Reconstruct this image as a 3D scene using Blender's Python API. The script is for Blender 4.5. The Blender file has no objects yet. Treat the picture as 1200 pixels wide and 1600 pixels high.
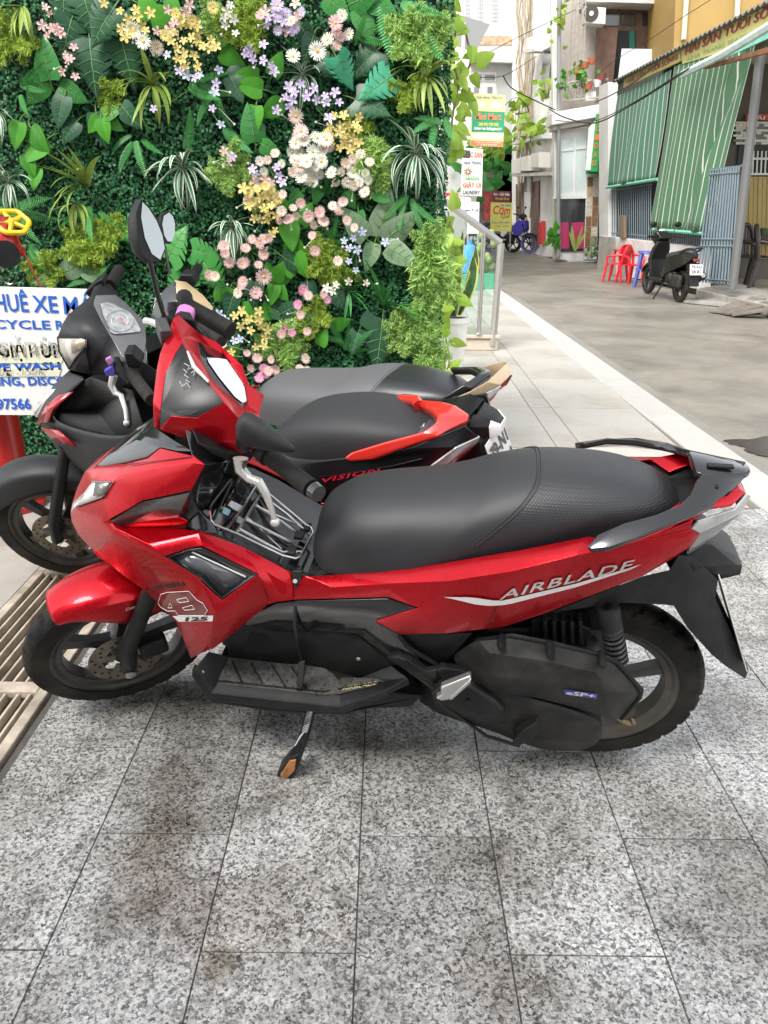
import bpy, bmesh, math, random
from mathutils import Vector, Matrix

# ------------------------------------------------------------------ scene, camera, light
scn = bpy.context.scene
COL = scn.collection
FPX, CAM_H, PITCH, ROLL = 1180.0, 1.33, math.radians(22.63), math.radians(0.6)
cam_d = bpy.data.cameras.new('camera'); cam = bpy.data.objects.new('camera', cam_d); COL.objects.link(cam)
_fw = Vector((0, math.cos(PITCH), -math.sin(PITCH))); _r0 = Vector((1, 0, 0)); _u0 = _r0.cross(_fw)
_rt = _r0*math.cos(ROLL) + _u0*math.sin(ROLL); _up = _u0*math.cos(ROLL) - _r0*math.sin(ROLL)
_m = Matrix((( _rt.x, _up.x, -_fw.x, 0), (_rt.y, _up.y, -_fw.y, 0), (_rt.z, _up.z, -_fw.z, CAM_H), (0, 0, 0, 1)))
cam.matrix_world = _m
cam_d.sensor_fit = 'VERTICAL'; cam_d.sensor_height = 36.0; cam_d.lens = 36.0*FPX/1600.0
cam_d.clip_start = 0.05; cam_d.clip_end = 400.0
scn.camera = cam
scn.render.resolution_x = 768; scn.render.resolution_y = 1024

SUN_EL, SUN_AZ = math.radians(52), math.radians(218)      # azimuth: 0 = +Y, clockwise
world = bpy.data.worlds.new('World'); scn.world = world; world.use_nodes = True
wn = world.node_tree.nodes; wl = world.node_tree.links
sky = wn.new('ShaderNodeTexSky'); sky.sky_type = 'NISHITA'; sky.sun_disc = False
sky.sun_elevation = SUN_EL; sky.sun_rotation = SUN_AZ; sky.air_density = 1.0; sky.dust_density = 1.5; sky.ozone_density = 1.0
hs = wn.new('ShaderNodeHueSaturation'); hs.inputs['Saturation'].default_value = 0.18
wl.new(sky.outputs['Color'], hs.inputs['Color'])
wl.new(hs.outputs['Color'], wn['Background'].inputs['Color'])
wn['Background'].inputs['Strength'].default_value = 0.15
sun_d = bpy.data.lights.new('sun', 'SUN'); sun_d.energy = 1.2; sun_d.angle = math.radians(20); sun_d.color = (1.0, 0.97, 0.92)
sun = bpy.data.objects.new('sun', sun_d); COL.objects.link(sun)
_sd = Vector((math.sin(SUN_AZ)*math.cos(SUN_EL), math.cos(SUN_AZ)*math.cos(SUN_EL), math.sin(SUN_EL)))
sun.rotation_euler = _sd.to_track_quat('Z', 'Y').to_euler(); sun.location = (-4, -5, 12)
scn.view_settings.view_transform = 'Standard'; scn.view_settings.look = 'None'
scn.view_settings.gamma = 1.0; scn.view_settings.exposure = 1.70; scn.view_settings.use_curve_mapping = False
scn.cycles.use_denoising = True
scn.cycles.max_bounces = 8; scn.cycles.transparent_max_bounces = 12

# ------------------------------------------------------------------ survey helpers (photo -> metres)
CAMP = Vector((0, 0, CAM_H))
def ray(x, y): return _fw + _rt*((x-600)/FPX) - _up*((y-800)/FPX)
def on_plane(x, y, p, n):
    d = ray(x, y); t = (Vector(p)-CAMP).dot(n)/d.dot(n); return CAMP + d*t
def gnd(x, y, z=0.0): return on_plane(x, y, (0, 0, z), Vector((0, 0, 1)))
def aty(x, y, Y): return on_plane(x, y, (0, Y, 0), Vector((0, 1, 0)))
def atx(x, y, X): return on_plane(x, y, (X, 0, 0), Vector((1, 0, 0)))
class Frame:
    """a thing's own axes: x forward, y left, z up"""
    def __init__(s, o, f, l, u): s.o, s.f, s.l, s.u = Vector(o), Vector(f), Vector(l), Vector(u)
    @classmethod
    def bike(c, o, yaw, lean):
        yaw, lean = math.radians(yaw), math.radians(lean); z = Vector((0, 0, 1))
        f = Vector((-math.cos(yaw), math.sin(yaw), 0)); l = Vector((-math.sin(yaw), -math.cos(yaw), 0))
        return c(o, f, l*math.cos(lean)-z*math.sin(lean), z*math.cos(lean)+l*math.sin(lean))
    def px(s, x, y, v):
        q = on_plane(x, y, s.o+s.l*v, s.l) - s.o; return Vector((q.dot(s.f), v, q.dot(s.u)))
    def w(s, p): return s.o + s.f*p[0] + s.l*p[1] + s.u*p[2]
    def inv(s, P): q = Vector(P)-s.o; return Vector((q.dot(s.f), q.dot(s.l), q.dot(s.u)))
    def mat(s): return Matrix(((s.f.x, s.l.x, s.u.x, s.o.x), (s.f.y, s.l.y, s.u.y, s.o.y), (s.f.z, s.l.z, s.u.z, s.o.z), (0, 0, 0, 1)))

# ------------------------------------------------------------------ materials
MATS = {}
def M(name, base, rough=0.5, metal=0.0, coat=0.0, var=0.0, vscale=8.0, bump=0.0, bscale=60.0, dirt=None, dirt_amt=0.0, dscale=5.0, spec=0.5, trans=0.0, alpha=1.0, emit=0.0, objrand=0.0, rvar=0.0, cut=(0.45, 0.7)):
    if name in MATS: return MATS[name]
    m = bpy.data.materials.new(name); m.use_nodes = True; MATS[name] = m
    nt = m.node_tree; N = nt.nodes; L = nt.links; b = N['Principled BSDF']
    def c4(c): return (c[0], c[1], c[2], 1)
    b.inputs['Base Color'].default_value = c4(base); b.inputs['Roughness'].default_value = rough; b.inputs['Metallic'].default_value = metal
    b.inputs['Coat Weight'].default_value = coat; b.inputs['Coat Roughness'].default_value = 0.05; b.inputs['Specular IOR Level'].default_value = spec
    b.inputs['Transmission Weight'].default_value = trans; b.inputs['Alpha'].default_value = alpha
    if emit: b.inputs['Emission Color'].default_value = c4(base); b.inputs['Emission Strength'].default_value = emit
    tc = N.new('ShaderNodeTexCoord'); out = None
    def noise(sc, det=4, rg=0.6):
        n = N.new('ShaderNodeTexNoise'); n.inputs['Scale'].default_value = sc; n.inputs['Detail'].default_value = det; n.inputs['Roughness'].default_value = rg
        L.new(tc.outputs['Object'], n.inputs['Vector']); return n.outputs['Fac']
    cur = None
    if var:
        f = noise(vscale); r = N.new('ShaderNodeValToRGB'); r.color_ramp.elements[0].position = .3; r.color_ramp.elements[1].position = .7
        r.color_ramp.elements[0].color = c4([max(0, k*(1-var)) for k in base]); r.color_ramp.elements[1].color = c4([min(1, k*(1+var)) for k in base])
        L.new(f, r.inputs['Fac']); cur = r.outputs['Color']
    if dirt:
        f = noise(dscale, 8, .7); r = N.new('ShaderNodeValToRGB'); r.color_ramp.elements[0].position = cut[0]; r.color_ramp.elements[1].position = cut[1]
        r.color_ramp.elements[0].color = (0, 0, 0, 1); r.color_ramp.elements[1].color = (dirt_amt,)*3+(1,)
        L.new(f, r.inputs['Fac']); mx = N.new('ShaderNodeMixRGB'); L.new(r.outputs['Color'], mx.inputs['Fac'])
        if cur: L.new(cur, mx.inputs['Color1'])
        else: mx.inputs['Color1'].default_value = c4(base)
        mx.inputs['Color2'].default_value = c4(dirt); cur = mx.outputs['Color']
    if objrand:
        oi = N.new('ShaderNodeObjectInfo'); mr = N.new('ShaderNodeMapRange'); mr.inputs['To Min'].default_value = 1-objrand; mr.inputs['To Max'].default_value = 1+objrand
        L.new(oi.outputs['Random'], mr.inputs['Value']); h = N.new('ShaderNodeHueSaturation'); L.new(mr.outputs['Result'], h.inputs['Value'])
        if cur: L.new(cur, h.inputs['Color'])
        else: h.inputs['Color'].default_value = c4(base)
        cur = h.outputs['Color']
    if cur: L.new(cur, b.inputs['Base Color'])
    if rvar:
        f = noise(dscale*1.7, 6); mr = N.new('ShaderNodeMapRange'); mr.inputs['From Min'].default_value = .3; mr.inputs['From Max'].default_value = .7
        mr.inputs['To Min'].default_value = max(0, rough-rvar); mr.inputs['To Max'].default_value = min(1, rough+rvar); L.new(f, mr.inputs['Value']); L.new(mr.outputs['Result'], b.inputs['Roughness'])
    if bump:
        f = noise(bscale, 3); bp = N.new('ShaderNodeBump'); bp.inputs['Strength'].default_value = bump; bp.inputs['Distance'].default_value = 0.004
        L.new(f, bp.inputs['Height']); L.new(bp.outputs['Normal'], b.inputs['Normal'])
    return m

# ------------------------------------------------------------------ mesh building
def frame_of(d):
    d = Vector(d).normalized(); a = Vector((0, 0, 1)) if abs(d.z) < .9 else Vector((1, 0, 0))
    x = d.cross(a).normalized(); return x, x.cross(d).normalized() * -1
class MB:
    def __init__(s): s.v = []; s.f = []
    def add(s, vs, fs):
        b = len(s.v); s.v += [Vector(p) for p in vs]; s.f += [tuple(b+i for i in f) for f in fs]; return s
    def box(s, c, d, R=None):
        x, y, z = d[0]/2, d[1]/2, d[2]/2
        vs = [Vector(p) for p in ((-x,-y,-z),(x,-y,-z),(x,y,-z),(-x,y,-z),(-x,-y,z),(x,-y,z),(x,y,z),(-x,y,z))]
        if R is not None: vs = [R @ p for p in vs]
        return s.add([p+Vector(c) for p in vs], [(3,2,1,0),(4,5,6,7),(0,1,5,4),(1,2,6,5),(2,3,7,6),(3,0,4,7)])
    def tube(s, pts, r, n=8, cap=True, closed=False):
        pts = [Vector(p) for p in pts]; k = len(pts); rs = r if isinstance(r, (list, tuple)) else [r]*k; rings = []; X = None
        for i, p in enumerate(pts):
            if closed: d = pts[(i+1) % k]-pts[i-1]
            else: d = (pts[min(i+1, k-1)]-pts[max(i-1, 0)])
            d = d.normalized()
            if X is None: X, _ = frame_of(d)
            X = (X - d*X.dot(d)); X = X.normalized() if X.length > 1e-6 else frame_of(d)[0]
            Y = d.cross(X)
            rings.append([p + X*math.cos(2*math.pi*j/n)*rs[i] + Y*math.sin(2*math.pi*j/n)*rs[i] for j in range(n)])
        return s.loft(rings, cap and not closed, closed)
    def loft(s, rings, cap=True, closed=False, ring_closed=True):
        n = len(rings[0]); k = len(rings); vs = [p for r in rings for p in r]; fs = []
        for i in range(k if closed else k-1):
            a, b = i*n, ((i+1) % k)*n
            for j in range(n if ring_closed else n-1):
                j2 = (j+1) % n; fs.append((a+j, a+j2, b+j2, b+j))
        if cap and ring_closed: fs += [tuple(range(n-1, -1, -1)), tuple((k-1)*n+j for j in range(n))]
        return s.add(vs, fs)
    def lathe(s, prof, n=32, c=(0, 0, 0), axis='y', cap=False):
        rings = []
        for (r, h) in prof:
            ring = []
            for j in range(n):
                a = 2*math.pi*j/n; x, z = r*math.cos(a), r*math.sin(a)
                ring.append(Vector(c)+(Vector((x, h, z)) if axis == 'y' else Vector((x, z, h)) if axis == 'z' else Vector((h, x, z))))
            rings.append(ring)
        return s.loft(rings, cap)
    def prism(s, pts, off):
        pts = [Vector(p) for p in pts]; off = Vector(off); n = len(pts)
        return s.add(pts+[p+off for p in pts], [tuple(range(n-1, -1, -1)), tuple(range(n, 2*n))]+[(i, (i+1) % n, n+(i+1) % n, n+i) for i in range(n)])
    def ball(s, c, r, n=12, m=8, R=None):
        r = Vector((r, r, r)) if not hasattr(r, '__len__') else Vector(r); vs = []
        for i in range(1, m):
            t = math.pi*i/m
            for j in range(n):
                a = 2*math.pi*j/n; p = Vector((r.x*math.sin(t)*math.cos(a), r.y*math.sin(t)*math.sin(a), r.z*math.cos(t))); vs.append((R @ p if R else p)+Vector(c))
        t, b = Vector((0, 0, r.z)), Vector((0, 0, -r.z)); vs += [(R @ t if R else t)+Vector(c), (R @ b if R else b)+Vector(c)]
        fs = [(i*n+j, (i+1)*n+j, (i+1)*n+(j+1) % n, i*n+(j+1) % n) for i in range(m-2) for j in range(n)]
        k = (m-1)*n; fs += [(k, j, (j+1) % n) for j in range(n)]+[(k+1, (m-2)*n+(j+1) % n, (m-2)*n+j) for j in range(n)]
        return s.add(vs, fs)
    def build(s, name, mat, parent=None, smooth=True, ang=38, bevel=0, bseg=2, solid=0, sub=0, fix=True, loc=None, weld=0):
        me = bpy.data.meshes.new(name); me.from_pydata([tuple(p) for p in s.v], [], s.f)
        if fix or weld:
            bm = bmesh.new(); bm.from_mesh(me)
            if weld: bmesh.ops.remove_doubles(bm, verts=bm.verts, dist=weld)
            bmesh.ops.recalc_face_normals(bm, faces=bm.faces); bm.to_mesh(me); bm.free()
        return mk(name, me, mat, parent, smooth, ang, bevel, bseg, solid, sub, loc)
def mk(name, me, mat, parent=None, smooth=True, ang=38, bevel=0, bseg=2, solid=0, sub=0, loc=None):
    if mat is not None and not me.materials:
        for x in (mat if isinstance(mat, (list, tuple)) else [mat]): me.materials.append(x)
    if smooth:
        me.polygons.foreach_set('use_smooth', [True]*len(me.polygons))
        if ang < 180: me.set_sharp_from_angle(angle=math.radians(ang))
    o = bpy.data.objects.new(name, me); COL.objects.link(o)
    if parent is not None: o.parent = parent
    if loc is not None: o.location = loc
    if solid: md = o.modifiers.new('solid', 'SOLIDIFY'); md.thickness = solid; md.offset = -1
    if bevel:
        md = o.modifiers.new('bevel', 'BEVEL'); md.width = bevel; md.segments = bseg; md.limit_method = 'ANGLE'; md.angle_limit = math.radians(20); md.harden_normals = False
    if sub: md = o.modifiers.new('sub', 'SUBSURF'); md.levels = sub; md.render_levels = sub
    return o
def tag(o, label=None, cat=None, group=None, kind=None):
    if label: o['label'] = label
    if cat: o['category'] = cat
    if group: o['group'] = group
    if kind: o['kind'] = kind
    return o
def thing(name, label, cat, loc=(0, 0, 0), group=None, mat=None):
    o = bpy.data.objects.new(name, None); COL.objects.link(o); o.empty_display_size = .1
    if mat is not None: o.matrix_world = mat
    else: o.location = loc
    return tag(o, label, cat, group)
def copy_tree(o, parent=None):
    c = o.copy(); COL.objects.link(c)
    if parent is not None: c.parent = parent
    for ch in o.children: copy_tree(ch, c)
    return c
def panel(name, P, F, mat, parent, fr, solid=.004, bevel=.002, mirror=False, center=None, smooth=True, ang=28, sub=0):
    """a moulded cover: corner points (photo x, photo y, distance from the middle plane) joined into faces.
    A mirrored cover without a centre strip is two covers, left and right."""
    used = [k for k in P if any(k in f.split() for f in F) or (center and k in center.split())]
    idx = {k: i for i, k in enumerate(used)}; vs = [fr.px(*P[k]) for k in used]; fs = [tuple(idx[k] for k in f.split()) for f in F]
    def one(vs, fs):
        mb = MB(); mb.add(vs, fs); o = mb.build(name, mat, parent, smooth, ang, bevel, 2, 0, sub)
        if solid:
            md = o.modifiers.new('solid', 'SOLIDIFY'); md.thickness = solid; md.offset = -1
            if bevel: o.modifiers.move(1, 0)
        return o
    if not mirror: return one(vs, fs)
    n = len(vs); vs2 = [Vector((p.x, -p.y, p.z)) for p in vs]; fs2 = [tuple(reversed(f)) for f in fs]
    if not center: one(vs2, fs2); o = one(vs, fs); return o
    c = [idx[k] for k in center.split()]; cs = [(a, b, n+b, n+a) for a, b in zip(c, c[1:])]
    return one(vs+vs2, fs+[tuple(n+i for i in f) for f in fs2]+cs)

# ------------------------------------------------------------------ lettering (flat print, a few tenths of a millimetre proud)
_tc = {}
def text_pts(body, bold=0.0, shear=0.0, res=2, space=1.0, align='LEFT'):
    key = (body, bold, shear, res, space, align)
    if key in _tc: return _tc[key]
    c = bpy.data.curves.new('t', 'FONT'); c.body = body; c.offset = bold; c.shear = shear; c.resolution_u = res; c.space_character = space; c.align_x = align
    o = bpy.data.objects.new('t', c); COL.objects.link(o); bpy.context.view_layer.update()
    me = bpy.data.meshes.new_from_object(o.evaluated_get(bpy.context.evaluated_depsgraph_get()))
    r = ([v.co.copy() for v in me.vertices], [tuple(p.vertices) for p in me.polygons])
    bpy.data.objects.remove(o); bpy.data.curves.remove(c); bpy.data.meshes.remove(me); _tc[key] = r; return r
def text_on(name, body, p0, p1, up, height, mat, parent=None, bold=0.0, shear=0.0, lift=.0015, space=1.0, res=2, width_fit=True):
    """letters from p0 to p1 (start and end of the baseline) and `height` tall along up"""
    vs, fs = text_pts(body, bold, shear, res, space); p0, p1 = Vector(p0), Vector(p1); d = p1-p0; X = d.normalized(); Y = (Vector(up)-X*Vector(up).dot(X)).normalized(); Z = X.cross(Y)
    x0, x1 = min(v.x for v in vs), max(v.x for v in vs); y1 = max(v.y for v in vs); y0 = min(v.y for v in vs)
    sx = d.length/(x1-x0) if width_fit else height/(y1-y0); sy = height/(y1-y0)
    mb = MB(); mb.add([p0+X*((v.x-x0)*sx)+Y*((v.y-y0)*sy)+Z*lift for v in vs], fs)
    o = mb.build(name, mat, parent, smooth=False, fix=False); return o
rnd = random.Random(7)
# ------------------------------------------------------------------ ground
def granite_mat():
    m = bpy.data.materials.new('granite'); m.use_nodes = True; N = m.node_tree.nodes; L = m.node_tree.links; b = N['Principled BSDF']
    tc = N.new('ShaderNodeTexCoord'); oi = N.new('ShaderNodeObjectInfo'); geo = N.new('ShaderNodeNewGeometry')
    off = N.new('ShaderNodeVectorMath'); off.operation = 'SCALE'; cb = N.new('ShaderNodeCombineXYZ')
    L.new(geo.outputs['Position'], off.inputs[0]); off.inputs['Scale'].default_value = 1.0
    def vor(sc, rand=1.0):
        v = N.new('ShaderNodeTexVoronoi'); v.inputs['Scale'].default_value = sc; v.inputs['Randomness'].default_value = rand
        nz = N.new('ShaderNodeTexNoise'); nz.inputs['Scale'].default_value = sc*.8; L.new(off.outputs[0], nz.inputs['Vector'])
        mx = N.new('ShaderNodeMixRGB'); mx.inputs['Fac'].default_value = .012; L.new(off.outputs[0], mx.inputs['Color1']); L.new(nz.outputs['Color'], mx.inputs['Color2'])
        L.new(mx.outputs['Color'], v.inputs['Vector']); return v
    def ramp(pairs, src):
        r = N.new('ShaderNodeValToRGB'); e = r.color_ramp.elements
        while len(e) < len(pairs): e.new(.5)
        for k, (p, c) in zip(e, pairs): k.position = p; k.color = (c[0], c[1], c[2], 1)
        L.new(src, r.inputs['Fac']); return r.outputs['Color']
    def sep(o):
        s = N.new('ShaderNodeSeparateColor'); L.new(o, s.inputs[0]); return s.outputs[0]
    def noise(sc, det=5, rg=.6):
        n = N.new('ShaderNodeTexNoise'); n.inputs['Scale'].default_value = sc; n.inputs['Detail'].default_value = det; n.inputs['Roughness'].default_value = rg; L.new(geo.outputs['Position'], n.inputs['Vector']); return n.outputs['Fac']
    v1 = vor(190); c1 = ramp([(0, (.014, .014, .014)), (.2, (.055, .055, .053)), (.36, (.29, .285, .27)), (.6, (.48, .475, .46)), (.82, (.72, .72, .70)), (1, (.54, .48, .41))], sep(v1.outputs['Color']))
    v2 = vor(360); c2 = ramp([(0, (.025, .025, .025)), (.24, (.11, .11, .105)), (.5, (.40, .40, .385)), (1, (.72, .72, .70))], sep(v2.outputs['Color']))
    mx = N.new('ShaderNodeMixRGB'); mx.inputs['Fac'].default_value = .36; L.new(c1, mx.inputs['Color1']); L.new(c2, mx.inputs['Color2'])
    # worn dirt
    d = ramp([(.34, (.42, .39, .35)), (.6, (1, 1, 1))], noise(3.1, 8, .62)); mm = N.new('ShaderNodeMixRGB'); mm.blend_type = 'MULTIPLY'; mm.inputs['Fac'].default_value = .8
    L.new(mx.outputs['Color'], mm.inputs['Color1']); L.new(d, mm.inputs['Color2'])
    d2 = ramp([(.36, (.30, .28, .25)), (.47, (1, 1, 1))], noise(5.2, 9, .74)); m3 = N.new('ShaderNodeMixRGB'); m3.blend_type = 'MULTIPLY'; m3.inputs['Fac'].default_value = .6
    L.new(mm.outputs['Color'], m3.inputs['Color1']); L.new(d2, m3.inputs['Color2'])
    last = m3.outputs['Color']
    # spilt-oil, tyre and damp stains; under the red scooter they also paint shade
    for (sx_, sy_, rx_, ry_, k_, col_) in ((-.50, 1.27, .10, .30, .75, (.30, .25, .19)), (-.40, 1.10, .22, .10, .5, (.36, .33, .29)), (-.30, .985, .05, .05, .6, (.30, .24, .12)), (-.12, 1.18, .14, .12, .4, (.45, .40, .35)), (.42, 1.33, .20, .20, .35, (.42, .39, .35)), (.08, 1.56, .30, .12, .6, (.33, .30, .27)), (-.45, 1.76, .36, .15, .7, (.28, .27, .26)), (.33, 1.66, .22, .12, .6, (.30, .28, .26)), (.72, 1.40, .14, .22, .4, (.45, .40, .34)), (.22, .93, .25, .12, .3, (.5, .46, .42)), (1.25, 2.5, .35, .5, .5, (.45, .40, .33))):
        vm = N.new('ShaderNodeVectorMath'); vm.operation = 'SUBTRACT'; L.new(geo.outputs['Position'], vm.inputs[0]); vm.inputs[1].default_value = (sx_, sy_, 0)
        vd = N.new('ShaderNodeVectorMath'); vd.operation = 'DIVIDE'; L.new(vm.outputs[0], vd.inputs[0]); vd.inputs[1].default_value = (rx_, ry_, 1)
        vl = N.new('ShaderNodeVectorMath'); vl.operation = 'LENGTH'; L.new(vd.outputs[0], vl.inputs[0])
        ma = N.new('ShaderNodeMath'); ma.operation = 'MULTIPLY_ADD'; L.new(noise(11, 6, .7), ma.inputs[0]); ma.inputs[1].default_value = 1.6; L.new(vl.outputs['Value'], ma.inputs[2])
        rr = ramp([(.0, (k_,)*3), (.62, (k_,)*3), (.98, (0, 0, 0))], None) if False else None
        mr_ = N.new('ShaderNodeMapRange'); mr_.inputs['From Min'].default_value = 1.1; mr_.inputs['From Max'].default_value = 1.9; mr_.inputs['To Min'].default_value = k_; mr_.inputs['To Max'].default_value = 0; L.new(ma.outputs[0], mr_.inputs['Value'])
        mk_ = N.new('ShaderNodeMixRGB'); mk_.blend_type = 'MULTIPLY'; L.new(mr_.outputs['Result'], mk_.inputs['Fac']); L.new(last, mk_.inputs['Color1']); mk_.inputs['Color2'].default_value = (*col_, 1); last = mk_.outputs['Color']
    h = N.new('ShaderNodeHueSaturation'); mr = N.new('ShaderNodeMapRange'); mr.inputs['To Min'].default_value = .84; mr.inputs['To Max'].default_value = 1.14
    L.new(oi.outputs['Random'], mr.inputs['Value']); L.new(mr.outputs['Result'], h.inputs['Value']); L.new(last, h.inputs['Color'])
    L.new(h.outputs['Color'], b.inputs['Base Color'])
    r = N.new('ShaderNodeMapRange'); r.inputs['From Min'].default_value = .35; r.inputs['From Max'].default_value = .65; r.inputs['To Min'].default_value = .14; r.inputs['To Max'].default_value = .42
    L.new(noise(4.0, 6), r.inputs['Value']); L.new(r.outputs['Result'], b.inputs['Roughness'])
    bp = N.new('ShaderNodeBump'); bp.inputs['Strength'].default_value = .25; bp.inputs['Distance'].default_value = .001; L.new(noise(140, 3), bp.inputs['Height']); L.new(bp.outputs['Normal'], b.inputs['Normal'])
    return m
def paver_mat():
    m = M('pale_paver', (.40, .375, .335), .4, var=.12, vscale=3.0, dirt=(.20, .17, .13), dirt_amt=.8, dscale=1.6, objrand=.07, rvar=.12, bump=.15, bscale=40)
    return m
g_base = MB(); g_base.box((0, 60, -.62), (240, 260, 1.0)); tag(g_base.build('ground', M('earth', (.16, .15, .13), .9, var=.2), smooth=False), kind='structure')
# near paving: granite slabs 0.3 x 0.6 in a running bond
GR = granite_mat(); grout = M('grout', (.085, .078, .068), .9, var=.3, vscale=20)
pv = MB(); pv.box((.62, 1.255, -.043), (3.14, 4.09, .078)); pave = tag(pv.build('granite_pavement', grout, smooth=False), kind='structure')
TW, TL = .2955, .574
tile_me = None
def slab_mesh(name, w, l, t=.03, gap=.003, bev=.0012):
    mb = MB(); x, y = w/2-gap/2, l/2-gap/2; b = bev
    lo = [(-x,-y,-t),(x,-y,-t),(x,y,-t),(-x,y,-t)]; mi = [(-x,-y,-b),(x,-y,-b),(x,y,-b),(-x,y,-b)]; hi = [(-x+b,-y+b,0),(x-b,-y+b,0),(x-b,y-b,0),(-x+b,y-b,0)]
    mb.add(lo+mi+hi, [(8,9,10,11)]+[(a+4*k, (a+1)%4+4*k, (a+1)%4+4*(k+1), a+4*(k+1)) for k in (0, 1) for a in range(4)])
    me = bpy.data.meshes.new(name); me.from_pydata([tuple(v) for v in mb.v], [], mb.f); return me
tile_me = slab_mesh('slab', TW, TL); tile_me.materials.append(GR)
half_cache = {}
def put_tile(cx, y0, y1, z=0):
    l = round(y1-y0, 3)
    if abs(l-TL) < .002: me = tile_me
    else:
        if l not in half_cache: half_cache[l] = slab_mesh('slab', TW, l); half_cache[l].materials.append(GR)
        me = half_cache[l]
    o = bpy.data.objects.new('slab', me); COL.objects.link(o); o.parent = pave; o.location = (cx, (y0+y1)/2, z+rnd.uniform(-.0008, .0008)); o.rotation_euler = (rnd.uniform(-.0012, .0012), rnd.uniform(-.0015, .0015), 0)
Y_END = 3.28
for i in range(-3, 8):
    cx = .25 + TW*(i+.5)-TW; base = 1.005 if i % 2 == 1 else 1.292
    if cx-TW/2 < -.96: continue
    y = base-TL*3
    while y < Y_END-.02:
        a, b2 = max(y, -.75), min(y+TL, Y_END)
        if b2-a > .05: put_tile(cx, a, b2)
        y += TL
# paler paving towards the street, its edge course and the kerb
PV = paver_mat()
pv2 = MB(); pv2.box((-1.0, 9.3, -.043), (5.4, 11.96, .078)); pave2 = tag(pv2.build('street_pavement', M('grout_pale', (.2, .18, .15), .9)), kind='structure')
def pav_tile(x0, x1, y0, y1):
    me = slab_mesh('paver', x1-x0, y1-y0, gap=.006); me.materials.append(PV); o = bpy.data.objects.new('paver', me); COL.objects.link(o); o.parent = pave2
    o.location = ((x0+x1)/2, (y0+y1)/2, rnd.uniform(-.001, .001)); o.rotation_euler = (0, 0, 0)
xs = [1.72, 1.15, 1.0, .4, -.2, -.8, -1.4, -2.0, -2.6, -3.2]
for k in range(len(xs)-1):
    y = Y_END+.01
    L0 = .9 if k != 1 else 1.2
    y1 = y+L0*(.5 if k % 2 else 1)
    while y < 15.2:
        pav_tile(xs[k+1], xs[k], y, min(y1, 15.25)); y, y1 = y1, y1+L0
# left of the granite: wide pale slabs and the drain
xs2 = [-.965-.36, -1.93, -2.53, -3.13]
for k in range(3):
    y = -.8+.45*(k % 2)
    while y < Y_END:
        pav_tile(xs2[k+1], xs2[k], y, min(y+.9, Y_END)); y += .9
# kerb stones
kerb = tag(MB().box((1.83, 7.0, -.11), (.30, 17.0, .05)).build('kerb', M('grout_pale', (.2, .18, .15), .9)), kind='structure')
KM = M('kerb_concrete', (.40, .385, .355), .6, var=.08, vscale=4, dirt=(.36, .33, .28), dirt_amt=.55, dscale=3.0, objrand=.05, bump=.2, bscale=50)
kme = MB()
y = -1.2
while y < 15.4:
    mb = MB(); mb.box((0, 0, -.057), (.25, .994, .126)); ks = mb.build('kerb_stone', KM, kerb, bevel=.012, loc=(1.885-.0245*(y+.5-3.8), y+.5, 0)); ks.rotation_euler = (0, 0, .0245); y += 1.0
# the road with a gutter strip
ROAD = M('road_concrete', (.15, .134, .112), .5, var=.25, vscale=.8, dirt=(.24, .215, .175), dirt_amt=.85, dscale=1.1, rvar=.14, bump=.4, bscale=70, cut=(.42, .62))
road = tag(MB().add([(1.9, -4, -.105), (14, -4, -.105), (14, 40, -.105), (-8, 40, -.105), (-8, 15.2, -.105), (1.3, 15.2, -.105)], [(0, 1, 2, 3, 4, 5)]).build('road', ROAD, smooth=False), kind='structure')
gut = tag(MB().add([(2.05, -4, -.101), (2.42, -4, -.101), (2.0, 15.2, -.101), (1.6, 15.2, -.101)], [(0, 1, 2, 3)]).build('gutter', M('gutter_cement', (.20, .185, .16), .6, var=.15, vscale=2, dirt=(.17, .15, .13), dirt_amt=.7, dscale=2.5), smooth=False), kind='structure')
pd = MB(); cpt = gnd(1192, 697, -.1)
pd.add([(cpt.x+.12+.34*(1+.22*math.sin(3*a+1)+.08*math.sin(11*a))*math.cos(a), cpt.y+.20*(1+.2*math.sin(2*a)+.1*math.sin(9*a))*math.sin(a), -.0985) for a in [k*math.pi/36 for k in range(72)]], [tuple(range(72))])
tag(pd.build('puddle', M('wet_patch', (.05, .043, .036), .3, var=.3, vscale=3), smooth=False), kind='structure')
# drain with pale weathered slats, running along the wall side of the granite
WD = M('weathered_slat', (.50, .42, .33), .65, var=.28, vscale=14, dirt=(.20, .16, .12), dirt_amt=.75, dscale=9, objrand=.12, bump=.5, bscale=70)
dr = thing('drain_grate', 'long drain grate of worn pale slats in frames set into the granite paving', 'drain', (-1.145, 1.5, 0))
MB().box((0, 0, -.10), (.36, 4.6, .02)).build('channel_floor', M('drain_dark', (.10, .085, .065), .8, var=.5, vscale=9), dr, smooth=False)
FL = [-1.6, -.93, -.26, .335, 1.08, 1.75]
for xx in (-.165, .163):
    for a, b2 in zip(FL, FL[1:]): MB().box((xx, (a+b2)/2, -.012), (.032, b2-a-.005, .024)).build('frame_rail', WD, dr, bevel=.003)
for yy in FL: MB().box((0, yy, -.011), (.293, .05, .026)).build('cross_rail', WD, dr, bevel=.004)
for a, b2 in zip(FL, FL[1:]):
    for k in range(8):
        xx = -.128+.0365*k+rnd.uniform(-.002, .002); MB().box((xx, (a+b2)/2, -.019), (.008, b2-a-.052, .028)).build('slat', WD, dr, bevel=.0012)
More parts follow.
